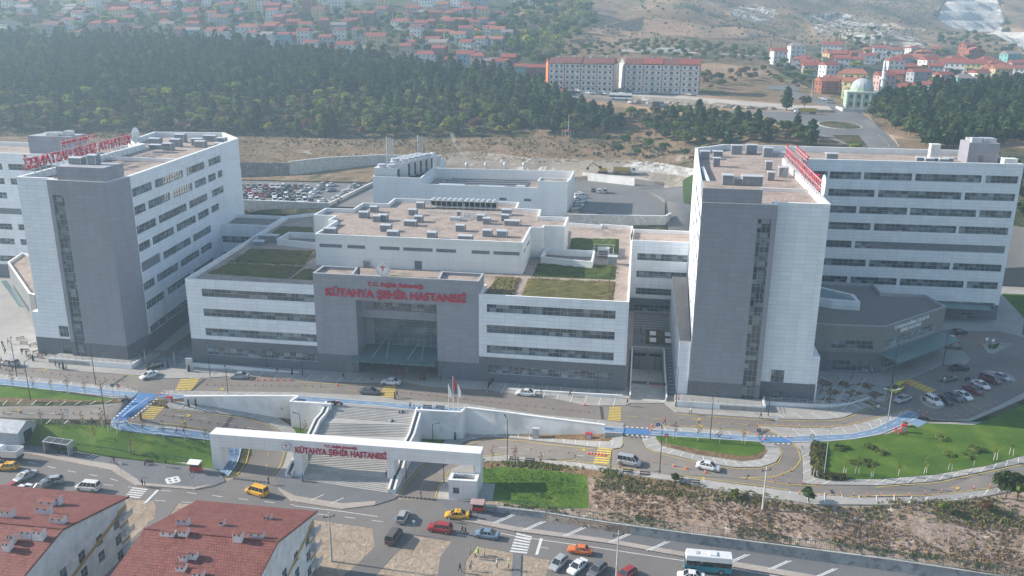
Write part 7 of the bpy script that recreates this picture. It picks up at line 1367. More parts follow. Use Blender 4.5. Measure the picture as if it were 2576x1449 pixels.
# repeated street things
def empty_proto(name):e=bpy.data.objects.new(name,None); COL.objects.link(e); return e
ev=lambda name:empty_proto(name)
def zoff(md):return{0:.02,'T':.04,'S':.19}.get(md,.02)
def place(e,u,v,md,label,cat,group=None,rz=0,dz=0,uni=True,sc=None):
 p=at(u,v,md); o=put_proto(e,0,(p[0],p[1],p[2]+zoff(md)+dz),rz,label,cat,group,sc)
 if uni:UNI.append(o)
 return o
post=ev('delineator_post'); m=MB(); m.cyl((0,0,.05),(0,0,.78),.055,'orange_plastic',n=7); m.build('post',post); m=MB(); m.cyl((0,0,0),(0,0,.06),.14,'rubber',n=8); m.build('base',post)
for z_ in(.45,.64):m=MB(); m.cyl((0,0,z_),(0,0,z_+.08),.06,'line_white',n=7); m.build('band',post)
cone=ev('traffic_cone'); m=MB(); m.cyl((0,0,.04),(0,0,.8),.19,'orange_plastic',.03,n=9); m.build('cone',cone); m=MB(); m.box(-.24,-.24,0,.24,.24,.05,'orange_plastic'); m.build('base',cone); m=MB(); m.cyl((0,0,.38),(0,0,.54),.12,'line_white',.085,n=9); m.build('band',cone)
rows=[('on the upper left road',(16,929),(309,958),14,0),('before the left wing',(519,969),(806,973),15,0),('on the road right of the portal',(1011,988),(1480,1038),22,0),('on the left approach road',(8,1040),(229,1040),6,'T'),('on the lower left loop',(412,1045),(660,1084),12,'T'),('on the right loop road',(1240,1125),(1430,1140),5,'T'),('beside the silver minivan',(1616,1161),(1669,1169),3,'T'),('before the right terrace',(1715,1057),(1884,1070),5,0),('along the curve before the blue path',(1904,1072),(2096,1079),10,0),('along the curve toward the car park',(2115,1078),(2183,1063),4,0),('on the lower right road',(2011,1243),(2250,1251),8,'T'),('at the far lower right road edge',(2286,1248),(2490,1226),6,'T'),('on the loop bend by the lawn',(1946,1205),(1990,1186),3,'T'),('below the loop bend',(1949,1213),(2054,1221),4,'T'),('around the shaded kerb',(2292,1035),(2350,1046),4,0),('on the shaded lawn kerb',(2381,1051),(2430,1051),3,0),('rising beside the shaded lawn',(2446,1044),(2502,1018),4,0),('at the junction tongue',(322,976),(341,986),3,0),('beside the upper yellow crossing',(396,995),(468,983),6,0),('at the top of the lower yellow crossing',(372,1011),(418,1024),4,'T'),('at the foot of the lower yellow crossing',(326,1059),(379,1063),3,'T'),('at the right blue crossing',(1640,1083),(1684,1074),4,0),('at the second blue crossing',(1863,1088),(1904,1098),3,0)]
for nm,a,b_,n,md in rows:
 for k in range(n):f=k/max(1,n-1); place(post,a[0]+(b_[0]-a[0])*f,a[1]+(b_[1]-a[1])*f,md,'orange white delineator post '+nm,'traffic post','delineator posts '+nm)
for nm,a,b_,n,md in[('beside the silver sedan',(631,957),(730,957),7,0),('at the right loop crossing',(1480,1173-31),(1522,1147),6,'T'),('before the white sedan on the loop',(1695,1174),(1725,1180),2,'T'),('at the blue crossings',(1637,1084),(1640,1072),2,0),('by the second blue crossing',(1922,1106),(1980,1102),2,0),('by the left blue crossing',(403,994),(412,988),2,0),('in the shaded car park',(2272,972),(2286,962),4,0),('before the dialysis door',(2397,847),(2480,853),6,0),('around the shaded triangle island',(2462,870),(2540,868),5,0)]:
 for k in range(n):f=k/max(1,n-1); place(cone,a[0]+(b_[0]-a[0])*f,a[1]+(b_[1]-a[1])*f,md,'orange traffic cone '+nm,'traffic cone','traffic cones '+nm)
for u,v,md,nm in[(859+.3335*1830,966+.3335*162,0,'alone at the kerb left of the sunken ramp'),(848,970,0,'at the right end of the left post row'),(1774,1190,'T','just below the white sedan on the loop'),(302,1058,'T','at the lower end of the blue crossing')]:place(cone,u,v,md,'orange traffic cone '+nm,'traffic cone')
def lamp(h,two,mt):
 e=ev('street_lamp'); m=MB(); m.cyl((0,0,0),(0,0,h),.10,mt,.06,n=7); m.build('pole',e)
 for s in((-1,1)if two else(1,)):m=MB(); m.bar((0,0,h),(s*1.3,0,h+.35),.1,.08,mt); m.bar((s*.9,0,h+.26),(s*1.6,0,h+.42),.26,.07,'vent_cap' if two else mt); m.build('lamp_head',e)
 return e
LP_={(h,tw):lamp(h,tw,'steel_dark' if h<9.5 else 'metal')for h,tw in((9,False),(9.6,True),(4.5,False))}
for u,v,md,h,tw,r,lab in[(241,969,0,9,0,1.9,'tall dark street lamp on the pavement below the left terrace'),(43,949,0,9,0,2,'tall dark street lamp at the far left path'),(77,1006,'T',9,0,.5,'street lamp in the planted strip of the upper left lawn'),(267,1068,'T',9,0,1,'street lamp beside the benches above the left lawn'),(577,1024,-3.2,9,0,2,'street lamp in front of the left retaining wall'),(757,1091,-5.8,4.5,0,3,'short lamp on the small lawn left of the stairs'),(1276,1159,'T',9,0,2,'street lamp beside the bench right of the gate'),(1089,1117,-5.9,4.5,0,0,'short lamp under the wall right of the stairs'),(1022,1206,'T',4.5,0,1,'lamp right of the stair parapet foot'),(1117,1216,'T',4.5,0,1,'lamp beside the gate cabin road'),(1786,1107,0,9,0,2,'street lamp on the blue path by the grass island'),(1659,1195,'T',9,0,1.5,'street lamp on the pavement right of the silver minivan'),(1932,1048,0,9,0,1,'street lamp in front of the curved plaza wall'),(1700,1024,0,9,0,2.6,'street lamp at the left end of the right terrace'),(2228,1093,0,9.6,1,0,'double headed street lamp at the edge of the blue path'),(2072,1201,'T',9.6,1,0,'pale lamp rising from the hedge of the large lawn'),(2372,918,0,9,0,0,'lamp on the shaded pavement tongue'),(2244,966,0,9,0,1,'dark lamp by the yellow taxi in the shade'),(1536,1186,'T',4.5,0,0,'short dark lamp in the planted verge'),(529,949,0,4.5,0,0,'dark column lamp on the pavement by the left ramp'),(672,927,0,4.5,0,0,'dark column lamp before the tapering ramp wall'),(762,946,0,4.5,0,0,'dark column lamp left of the portal'),(934,957,0,4.5,0,0,'dark column lamp before the canopy left side'),(1057,960,0,4.5,0,0,'dark column lamp before the canopy right side'),(1502,990,0,4.5,0,0,'dark column lamp left of the sunken ramp'),(1228,985,0,4.5,0,0,'dark column lamp by the motorcycle cluster'),(1768,880,0,4.5,0,0,'lamp deep in the shaded court by the pavilion'),(2086,1020,0,4.5,0,0,'dark column lamp on the patterned plaza')]:place(LP_[(h,bool(tw))],u,v,md,lab,'street lamp',None,r,uni=False)
def sign(u,v,md,kind,lab,h=2.6):
 p=at(u,v,md); e=thing('road_sign',(p[0],p[1],p[2]+zoff(md)),lab,'road sign',-.1); m=MB(); m.cyl((0,0,0),(0,0,h),.045,'metal',n=6); m.build('pole',e); m=MB(); n=3 if kind=='tri' else 16; r=.42
 P=[(math.sin(2*math.pi*k/n)*r,math.cos(2*math.pi*k/n)*r)for k in range(n)][::-1]; col={'tri':'sign_red','blue':'blue_sign','red':'red_paint','no':'steel_dark','white':'sign_white'}[kind]
 m.poly([(x,-.06,h+z)for x,z in P],col); m.poly([(x,-.03,h+z)for x,z in P[::-1]],'metal'); f_=m.build('plate',e); m=MB()
 if kind in('tri','no'):m.poly([(x*.75,-.07,h+z*.75)for x,z in P],'sign_white'); m.build('face',f_)
 elif kind=='red':m.box(-.28,-.075,h-.06,.28,-.062,h+.06,'sign_white'); m.build('bar',f_)
 elif kind=='blue':m.hex([(-.05,-.075,h-.22),(.05,-.075,h-.22),(.05,-.062,h-.22),(-.05,-.062,h-.22),(-.05,-.075,h+.22),(.05,-.075,h+.22),(.05,-.062,h+.22),(-.05,-.062,h+.22)],'sign_white'); m.build('arrow',f_)
for a in[(286,997,0,'blue','round blue sign, left one of the pair at the junction'),(301,998,0,'red','round red no entry sign beside the blue one at the junction'),(172,1062,'T','no','round sign above the left lawn benches'),(1654,1098,0,'blue','round blue sign at the tip of the grass island'),(1675,1126,'T','red','red no entry sign on the island pavement'),(1906,1113,0,'blue','round blue sign at the right end of the grass island'),(2040,1128,'T','no','round no parking sign beside the large lawn hedge'),(1950,1082,0,'white','white faced sign on the pavement curve'),(2372,978,0,'tri','triangular warning sign in the shaded car park'),(1042,1346,'S','no','round no turn sign at the corner of the sandy plot'),(994,1327+12,'S','white','grey backed round sign at the side street corner'),(2479,877,0,'white','left white round sign on the shaded triangle island'),(2494,880,0,'white','right white round sign on the shaded triangle island'),(306,1196,'S','white','small sign on the left pavement corner'),(487,1229,'S','no','small sign on the kerb of the cobbled corner')]:sign(*a)
for k,(u,mt,lab)in enumerate([(1129,'sign_white','left white flag on its pole above the right retaining wall'),(1140.5,'red_paint','taller red flag in the middle of three flagpoles'),(1153,'sign_white','right white flag on its pole above the retaining wall')]):
 p=atz(u,1036,.12); h=8.2 if k==1 else 6.4; e=thing('flagpole',p,lab,'flagpole'); m=MB(); m.cyl((0,0,0),(0,0,h),.07,'steel_white',.05,n=8); m.build('pole',e); m=MB(); f0=h-.1
 for q in range(6):a,b_=-.12+.09*math.sin(q*1.6),-.12+.09*math.sin((q+1)*1.6); x0,x1=.07+.1*q,.07+.1*(q+1); m.poly([(x0,a,f0-2.6-.12*q),(x1,b_,f0-2.6-.12*(q+1)),(x1,b_,f0-.28*(q+1)),(x0,a,f0-.28*q)],mt)
 m.build('flag',e)
bench=ev('bench'); m=MB(); [m.box(-.95,-.22+k*.15,.43,.95,-.12+k*.15,.47,'wood_dark')for k in range(3)]; m.build('seat',bench); m=MB(); [m.box(-.95,.26,.6+k*.14,.95,.3,.7+k*.14,'wood_dark')for k in range(2)]; m.build('backrest',bench)
for x in(-.8,.8):m=MB(); m.bar((x,-.2,0),(x,-.15,.43),.07,.07,'steel_dark'); m.bar((x,.2,0),(x,.3,.88),.07,.07,'steel_dark'); m.build('leg',bench)
for u,v,md,mt,lab in[(191,1066,'T',0,'empty bench above the left lawn'),(233,1067,'T',0,'bench with a seated person above the left lawn'),(1293,1160,'T',0,'left dark bench on the verge right of the gate'),(1333,1164,'T',0,'right dark bench on the verge right of the gate'),(1579,1192,'T',0,'dark bench below the silver minivan'),(1622,1198,'T',0,'dark bench right of the minivan'),(1706,1208,'T',0,'dark bench on the lower pavement'),(1075,1029,0,0,'left bench on the blue path above the right stairs'),(1107,1031,0,0,'right bench on the blue path above the right stairs'),(375,1170,'S',0,'bench before the fence of the left lawn'),(1747,1219,'T',0,'bench at the start of the long lower pavement')]:place(bench,u,v,md,lab,'bench',None,TH+(3.14 if v<1068 and md=='T' else 0),uni=False)
wb=copy_tree(bench,(0,0,-50),0,matmap={'wood_dark':'wood'}); wb.name='timber_bench'; KIDS[wb.name]=list(wb.children); wb['used']=0
for k in range(9):
 u,v=[(60,868),(84,872),(108,876),(66,884),(92,888),(72,899),(100,902),(52,856),(110,892)][k]; place(wb,u,v,0,'timber bench on the sunny plaza left of the left tower','bench','timber benches left of the left tower',k)
for k in range(6):q=L2W(117.5+(k%3)*4.4,5+5*(k//3)); u,v=proj((q[0],q[1],.12)); place(wb,u,v,0,'timber bench on the patterned plaza in the shade','bench','timber benches on the patterned plaza',k)
for k,(a,b_)in enumerate([(75.6,32),(75.6,38),(84.8,32),(84.8,38)]):q=L2W(a,b_); u,v=proj((q[0],q[1],.12)); place(wb,u,v,0,'timber bench beside the planted bed between the buildings','bench','timber benches by the planted bed',1.5)
def boxthing(name,u,v,md,s,mt,lab,cat,rz=TH,parts=()):
 p=at(u,v,md); e=thing(name,(p[0],p[1],p[2]+zoff(md)),lab,cat,rz); m=MB(); m.box(-s[0]/2,-s[1]/2,0,s[0]/2,s[1]/2,s[2],mt); m.build('body',e); m=MB(); m.box(-s[0]/2-.05,-s[1]/2-.05,s[2],s[0]/2+.05,s[1]/2+.05,s[2]+.06,mt); m.build('lid',e); m=MB(); m.box(-s[0]*.38,-s[1]/2-.02,s[2]*.12,s[0]*.38,-s[1]/2-.003,s[2]*.88,'vent_cap' if mt!='vent_cap' else 'metal'); m.build('door',e); return e
for a in[('fire_cabinet',427,1011,'T',(1.3,.6,1.2),'red_paint','red fire hose cabinet at the left wall start','cabinet'),('fire_cabinet',1481,1105,'T',(1.3,.6,1.3),'red_paint','red fire hose cabinet on the planted strip at the right crossing','cabinet'),('fire_cabinet',2272,1087,0,(.9,.6,1.6),'red_paint','red upright cabinet on the large lawn','cabinet'),('fire_hydrant',2252,1089,0,(.35,.35,1.0),'red_paint','red hydrant left of the red lawn cabinet','hydrant'),('fire_hydrant',2260,1092,0,(.3,.3,.8),'red_paint','small red hydrant between lawn cabinet and lamp','hydrant'),('utility_cabinet',1348,1103,'T',(1.3,.9,2.3),'vent_cap','grey utility cabinet beside the long right retaining wall','cabinet'),('stone_bin',2276,1073,0,(.8,.7,.9),'wood','brown box bin at the edge of the blue path','bin'),('ticket_panel',478,934,0,(1.6,.3,3.2),'vent_cap','grey ramp information panel beside the left ramp','panel')]:boxthing(*a)
def kiosk(u,v,lab,rf):
 p=ats(u,v); e=thing('food_cart',(p[0],p[1],p[2]+.18),lab,'food cart',TH); m=MB(); m.box(-1.0,-.7,.35,1.0,.7,1.1,'red_paint'); m.build('counter',e); m=MB(); m.box(-.9,-.62,1.1,.9,.62,1.9,'glass_house'); m.build('glass_case',e); m=MB(); m.hex([(-1.3,-1.1,1.95),(1.2,-1.1,1.95),(1.2,.8,2.05),(-1.3,.8,2.05),(-1.3,-1.1,2.02),(1.2,-1.1,2.02),(1.2,.3,2.4),(-1.3,.3,2.4)],rf); m.build('awning',e)
 for x in(-.7,.7):
  for y in(-.72,.72):wheel(x,y,.3,.08,e)
kiosk(1203,1288,'red food cart with pink awning beside the taxi','h_pink'); kiosk(494,1187,'red food cart with pale roof by the left gate leg','coping')
p=ats(150,1141); e=thing('bus_shelter',(p[0],p[1],p[2]+.18),'grey bus shelter with panelled roof on the left pavement','bus shelter',TH-.1); m=MB(); m.hex([(-3,-.9,2.5),(3,-.9,2.5),(3,.9,2.75),(-3,.9,2.75),(-3,-.9,2.62),(3,-.9,2.62),(3,.9,2.87),(-3,.9,2.87)],'vent_cap'); m.build('roof',e)
for k in range(3):m=MB(); m.hex([(-2.8+1.9*k,-.75,2.65),(-1.05+1.9*k,-.75,2.65),(-1.05+1.9*k,.75,2.86),(-2.8+1.9*k,.75,2.86),(-2.8+1.9*k,-.75,2.67),(-1.05+1.9*k,-.75,2.67),(-1.05+1.9*k,.75,2.88),(-2.8+1.9*k,.75,2.88)],'steel_dark'); m.build('roof_panel',e)
for x in(-2.9,2.9):m=MB(); m.box(x-.08,-.8,0,x+.08,.8,2.55,'metal'); m.build('side_panel',e)
m=MB(); m.box(-2.8,.72,.4,2.8,.76,2.3,'glass_house'); m.build('back_glass',e); m=MB(); m.box(-2.2,.2,.42,2.2,.6,.5,'wood'); m.build('bench_seat',e)
p=att(22,1099); e=thing('corrugated_shed',(p[0],p[1],p[2]-.3),'pale corrugated shed with pitched roof at the left edge of the lawn','shed',TH); m=MB(); m.box(-7,-2.6,0,4.6,2.6,2.9,'vent_cap'); m.poly([(4.6,-2.6,2.9),(4.6,2.6,2.9),(4.6,0,4.2)],'vent_cap'); m.build('wall',e); m=MB()
for s in(-1,1):
 for k in range(40):x=-7.2+.3*k; m.hex([(x,s*3.0,2.75),(x+.2,s*3.0,2.75),(x+.2,0,4.25),(x,0,4.25),(x,s*3.0,2.85),(x+.2,s*3.0,2.85),(x+.2,0,4.35),(x,0,4.35)],'metal')
 m.poly([(-7.2,s*3,2.74),(4.8,s*3,2.74),(4.8,0,4.24),(-7.2,0,4.24)],'vent_cap')
m.build('roof',e); m=MB(); m.box(4.61,-1.2,0,4.66,1.2,2.4,'black'); m.build('doorway',e)
def upole(u,v,md,h,lab,cat='utility pole'):
 p=at(u,v,md); e=thing('utility_pole',p,lab,cat,.3); m=MB(); m.cyl((0,0,0),(0,0,h),.2,'concrete_light',.1,n=8); m.build('pole',e); m=MB(); m.bar((-1,0,h-.8),(1,0,h-.8),.1,.1,'steel_dark'); m.build('crossarm',e)
 if 'hillside houses' in lab:e['group']='poles among the hillside houses'; UNI.append(e)
 for x in(-.8,0,.8):m=MB(); m.cyl((x,0,h-.75),(x,0,h-.4),.07,'black',n=6); m.build('insulator',e)
upole(835,1412,'S',9.2,'concrete power pole at the edge of the sandy plot'); upole(1549,1480,'S',10.5,'concrete power pole among the parked cars at the lower edge'); upole(1918,1282,'T',8.5,'pale lattice like pole on the slope edge below the loop')
for k,(x,y)in enumerate([(230,275),(335,215),(203,330),(155,340),(387,160),(553,215)]):upole(859+.3335*x,y*.3335,'T',8,'thin utility pole among the hillside houses')
for u,v,lab in[(1430,345,'tall thin mast on the dry slope'),(2040,250,'leaning utility pole near the far bend'),(1795,195,'utility pole on the dry field'),(2090,150,'utility pole at the back of the right village')]:upole(u,v,'T',10,lab)
p=att(1428,342); e=thing('gazebo',p,'small wooden gazebo on the slope among trees','gazebo'); m=MB(); m.cyl((0,0,2.3),(0,0,3.4),3.2,'r_brown',.2,n=6); m.build('roof',e)
for k in range(6):m=MB(); m.cyl((2.6*math.cos(k*1.047),2.6*math.sin(k*1.047),0),(2.6*math.cos(k*1.047),2.6*math.sin(k*1.047),2.3),.1,'steel_white',n=6); m.build('post',e)
for k in range(26):
 u,v=CRP(1090+k*58,282+k*3.2+R.uniform(-10,8)); p=att(u,v); m=MB(); r=R.uniform(1.3,2.2); m.blob((0,0,0),(r*1.4,r,r*.8),'dirt_cut',8,5,.18); o=m.build('earth_heap',None,p); tag(o,'heap of excavated earth beside the far dirt road','earth heap','earth heaps along the far road'); UNI.append(o)
for P,z0,z1,mt,lab in[([(-85,107.2),(-36,107.2)],2,18.0,'concrete_light','tall pale retaining wall in front of the rear car park'),([(-36,107.2),(-33.5,154)],2,18.0,'concrete_light','pale side wall with climbing plants right of the rear car park'),([(49,103.6),(82,106.6),(84,112)],3,18.1,'concrete_light','pale retaining wall in front of the rear yard'),([(71,170),(49,180)],16,20.0,'wall_white','white tapering wall at the back of the rear yard')]:
 wall_line('yard_wall',[L2W(*q)for q in P],[z1]*len(P),z0,.5,mt,lab)
Q=[aty(u,v,y)[:2]for u,v,y in[(730,452,366),(820,440,372),(960,424,378),(1110,420,374)]]; wall_line('yard_wall',Q,[22.5,23.5,24,24.3],15,.6,'concrete_light','long ribbed concrete wall behind the rear car park')
Q=[aty(u,v,y)[:2]for u,v,y in[(560,452,368),(731,452,366)]]; wall_line('stone_wall',Q,[22,22],15,.8,'stone_face','rough stone retaining wall behind the left part of the rear car park',None)
# trees
def leafmat(n,c):
 m,t,b=nodes(n); oi=t.nodes.new('ShaderNodeObjectInfo'); nz=noise_n(t,coords(t),.9,4,.7); k=ramp(t,nz,[(.3,tuple(x*.55 for x in c)),(.7,tuple(min(1,x*1.45)for x in c))]).outputs[0]
 hs=t.nodes.new('ShaderNodeHueSaturation'); mr=N(t,'ShaderNodeMapRange'); mr.inputs[3].default_value=.7; mr.inputs[4].default_value=1.35; t.links.new(oi.outputs['Random'],mr.inputs[0]); t.links.new(mr.outputs[0],hs.inputs['Value']); t.links.new(k,hs.inputs['Color']); t.links.new(hs.outputs[0],b.inputs['Base Color']); tl_=t.nodes.new('ShaderNodeBsdfTranslucent'); t.links.new(hs.outputs[0],tl_.inputs[0]); ms_=t.nodes.new('ShaderNodeMixShader'); ms_.inputs[0].default_value=.4; t.links.new(b.outputs[0],ms_.inputs[1]); t.links.new(tl_.outputs[0],ms_.inputs[2]); t.links.new(ms_.outputs[0],t.nodes['Material Output'].inputs[0]); b.inputs['Roughness'].default_value=.85; b.inputs['Specular IOR Level'].default_value=.1
for n,c in(('leaf_pine',(.060,.10,.038)),('leaf_pine_b',(.095,.13,.042)),('leaf_green',(.12,.16,.036)),('leaf_lime',(.17,.20,.036)),('leaf_yellow',(.24,.22,.04)),('leaf_rust',(.19,.10,.055)),('leaf_grey',(.15,.13,.07)),('leaf_dark',(.07,.105,.034))):leafmat(n,c)
RS=np.random.RandomState(11)
def crown(kind,n,h,r):
 """leaf clumps as small bent quads"""
 V,F=[],[]
 lobes=[(RS.uniform(-.5,.5),RS.uniform(-.5,.5),RS.uniform(.3,.85),RS.uniform(.35,.6))for _ in range(9)]
 for i in range(n):
  a=RS.uniform(0,2*math.pi)
  if kind=='pine':t_=RS.uniform(0,1)**1.05; lay=.82+.22*math.sin(t_*26+a); rr=r*((1-t_)**.6*min(1,.45+t_*2.2)+.06)*RS.uniform(.45,1.0)*lay; p=np.array([rr*math.cos(a),rr*math.sin(a),h*(.16+.84*t_)]); s=RS.uniform(.35,.75)*(1.1-.5*t_)
  elif kind=='poplar':t_=RS.uniform(0,1); rr=r*math.sin(math.pi*(.12+.86*t_))*RS.uniform(.5,1); p=np.array([rr*math.cos(a),rr*math.sin(a),h*(.12+.88*t_)]); s=RS.uniform(.3,.55)
  else:
   lb=lobes[i%9]; d=RS.normal(size=3); d/=np.linalg.norm(d); d[2]=abs(d[2])*.9-.15; q=lb[3]*RS.uniform(.6,1.05); p=np.array([(lb[0]+d[0]*q)*r,(lb[1]+d[1]*q)*r,h*(.28+.5*lb[2])+d[2]*q*r]); s=RS.uniform(.3,.62)
  s*=r/2.6 if kind!='pine' else r/2.4
  o=p.copy(); o[2]-=h*.45; o=o/(np.linalg.norm(o)+1e-6)+RS.normal(size=3)*.55; o/=np.linalg.norm(o); e=np.cross(o,[0,0,1.0]); e/=(np.linalg.norm(e)+1e-6); g=np.cross(e,o); k=len(V)
  V+=[p-e*s-g*s*.6,p+e*s-g*s*.6*RS.uniform(.5,1.3),p+e*s*.7+g*s*.7,p-e*s*.8+g*s*RS.uniform(.5,1)]; F.append((k,k+1,k+2,k+3))
 return np.array(V),F
def tree_proto(name,kind,n,h,r,leaf,trunk=.2,th=.4):
 V,F=crown(kind,n,h,r); e=ev(name); m=MB(); tt=h*(.85 if kind!='round' else.5); m.cyl((0,0,-.6),(.1,.05,tt),trunk,'bark',trunk*.3,n=6)
 if kind=='round':
  for k in range(5):a=k*1.3; m.cyl((0,0,h*(.22+.05*k)),(r*.5*math.cos(a),r*.5*math.sin(a),h*(.5+.06*k)),trunk*.5,'bark',trunk*.15,n=5)
 m.build('trunk',e); me=bpy.data.meshes.new('crown'); me.from_pydata([tuple(v)for v in V],[],F); me.materials.append(MATS[leaf]); o=bpy.data.objects.new('crown',me); COL.objects.link(o); o.parent=e; return e,V,F
PN=[tree_proto('pine_tree','pine',420,9.5+.5*k,3.2+.25*k,'leaf_pine')for k in range(4)]; RD=[tree_proto('broadleaf_tree','round',420,7.5,3.3,'leaf_green')for k in range(4)]; PO=tree_proto('poplar_tree','poplar',220,11,1.3,'leaf_lime')
PROTO={'pine':PN,'round':RD,'poplar':[PO]}; TR=[]
def scatter(px,n,mind,kinds,zone,sc=(.8,1.25),seed=1):
 rs=np.random.RandomState(seed); poly=np.array([att(u,v)[:2]for u,v in px]); lo,hi=poly.min(0),poly.max(0); out=[]; tries=0
 while len(out)<n and tries<n*40:
  tries+=1; c=rs.uniform(lo,hi)
  if pip(c[None],poly)[0]and all((c[0]-q[0])**2+(c[1]-q[1])**2>mind**2 for q in out):out.append((c[0],c[1]))
 for x,y in out:k,lf=kinds[rs.randint(len(kinds))]; TR.append((k,lf,x,y,rs.uniform(*sc),rs.uniform(0,6.28),rs.randint(4),zone))
P1,P2,G1_,G2_,YE,RU_,GY,DK=('pine','leaf_pine'),('pine','leaf_pine_b'),('round','leaf_green'),('round','leaf_lime'),('round','leaf_yellow'),('round','leaf_rust'),('round','leaf_grey'),('round','leaf_dark')
scatter([(-90,115),(400,118),(820,150),(1240,200),(1320,228),(1400,262),(1330,320),(1150,255),(900,235),(600,232),(0,255),(-90,250)],1250,4.6,[P1,P1,P2,P2,DK,P2,G1_,G1_],'dense pine wood',(.9,1.3),2)
scatter([(-90,250),(600,232),(1150,255),(1330,320),(1300,338),(600,340),(-90,330)],500,5.6,[P1,P2,P2,G1_,G1_,G1_,G2_,DK,DK,P1,G1_,G2_,P2,YE,GY,G2_,P2,G1_,G1_,G2_,YE,RU_],'slope below the pine wood',(.7,1.15),3)
scatter([(1330,335),(1400,262),(1500,285),(1590,300),(1560,325),(1440,345)],105,4.6,[P1,P1,DK,G1_,GY],'slope behind the energy centre',(.7,1.1),4)
scatter([(1590,300),(1700,292),(1790,305),(1900,325),(2040,352),(2040,374),(1760,374),(1690,362),(1600,330)],190,4.6,[P1,DK,DK,G1_,GY],'tree belt before the far road',(.7,1.1),5)
scatter([(1480,350),(1600,335),(1690,370),(1745,350),(1745,400),(1600,400),(1500,380)],13,9,[G1_,G2_,GY,YE,DK],'dry slope right of the energy centre',(.55,.95),6)
scatter([(2190,292),(2230,262),(2330,255),(2600,225),(2640,345),(2470,370),(2340,375),(2260,330)],330,4.8,[P1,P1,P2,DK],'pine wood on the right',(.8,1.15),7)
scatter([(1240,60),(1330,10),(1480,20),(1500,80),(1420,120),(1400,185),(1290,150)],150,9,[G1_,DK,G1_,G2_,('poplar','leaf_lime'),DK],'green valley beside the hillside town',(1,1.6),8)
scatter([(0,20),(700,20),(1200,60),(1300,110),(1300,180),(860,120),(0,105)],460,9.5,[G1_,DK,G1_,G2_,DK,G1_,('poplar','leaf_lime')],'hillside town',(.7,1.25),9)
scatter([(1930,165),(2080,135),(2560,130),(2600,225),(2200,235),(2060,225)],80,14,[G1_,DK,DK,G2_],'right village',(.7,1.15),10)
scatter([(1760,200),(1960,180),(2060,225),(2000,232),(1940,200),(1780,232)],40,8,[G1_,DK,GY,RU_],'verge by the far bend',(.5,1.0),12)
scatter([(1400,125),(1700,110),(1900,135),(1950,165),(1760,155),(1560,148),(1400,150)],130,8,[DK,G1_,GY],'terraces above the apartment blocks',(.5,.9),13)
scatter([(1500,-10),(2350,-10),(2360,75),(2250,118),(1960,120),(1640,60)],420,14,[DK,GY,DK],'rocky hill',(.25,.55),14)
scatter([(2100,100),(2230,90),(2240,125),(2110,128)],30,9,[('poplar','leaf_green'),('poplar','leaf_lime'),DK],'poplar grove above the village',(.8,1.3),15)
scatter([(2350,85),(2480,95),(2540,130),(2360,125)],40,9,[DK,G1_],'bushes below the quarry',(.6,1),16)
scatter([(2530,430),(2600,430),(2600,560),(2545,560)],14,7,[P2,DK,G1_],'strip right of the tower wing',(.8,1.1),17)
scatter([(1500,200),(1780,190),(1780,215),(1500,205)],10,10,[G1_,GY],'apartment forecourt',(.5,.7),18)
for u,v,k,lf,s in[(2530,1253,'round','leaf_dark',.8),(2558,1258,'round','leaf_green',.75),(1700,1215,'round','leaf_dark',.3),(2032,1262,'round','leaf_dark',.42),(1850,1255,'round','leaf_green',.28),(2480,1290,'round','leaf_rust',.35),(2370,1290,'round','leaf_green',.3),(1978,278,'pine','leaf_pine',1.2),(2023,277,'round','leaf_grey',1.1),(2150,398,'round','leaf_lime',.9)]:p=att(u,v); TR.append((k,lf,p[0],p[1],s,R.uniform(0,6),R.randrange(4),'slope above the street' if v>1000 else 'verge by the far bend'))
TR.sort(key=lambda q:q[2]**2+q[3]**2); cnt={}; rest={}
CW={'leaf_pine':'dark green','leaf_pine_b':'mid green','leaf_green':'green','leaf_lime':'light green','leaf_yellow':'yellow','leaf_rust':'rust coloured','leaf_grey':'bare greyish','leaf_dark':'deep green'}
for k,lf,x,y,s,rz,var,zone in TR:
 if not(abs(x)<y*.66+25):continue
 cnt[k]=cnt.get(k,0)+1
 if cnt[k]>285:rest.setdefault((k,lf),[]).append((x,y,s,rz,var)); continue
 e,V,F=PROTO[k][var%len(PROTO[k])]; nm={'pine':'pine tree','round':'leafy tree','poplar':'slender poplar'}[k]
 if not e.get('used'):e['used']=1; e.location=(x,y,T(x,y)); e.scale=(s,)*3; o=e; KIDS[e.name]=list(e.children)
 else:o=copy_tree(e,(x,y,T(x,y)),rz,s)
 for c in o.children if o is e else[c_ for c_ in bpy.data.objects[-3:]if c_.parent==o]:pass
 o['lf']=lf; tag(o,'%s %s, %s'%(CW[lf],nm,zone),'tree','%s %ss, %s'%(CW[lf],nm,zone))
bpy.context.view_layer.update(); par={}
for o in bpy.data.objects:
 if o.parent and o.parent.get('lf'):par.setdefault(o.parent.name,[]).append(o)
for pn,ch in par.items():
 lf=bpy.data.objects[pn]['lf']
 for c in ch:
  if c.name.startswith('crown'):c.material_slots[0].link='OBJECT'; c.material_slots[0].material=MATS[lf]
 del bpy.data.objects[pn]['lf']
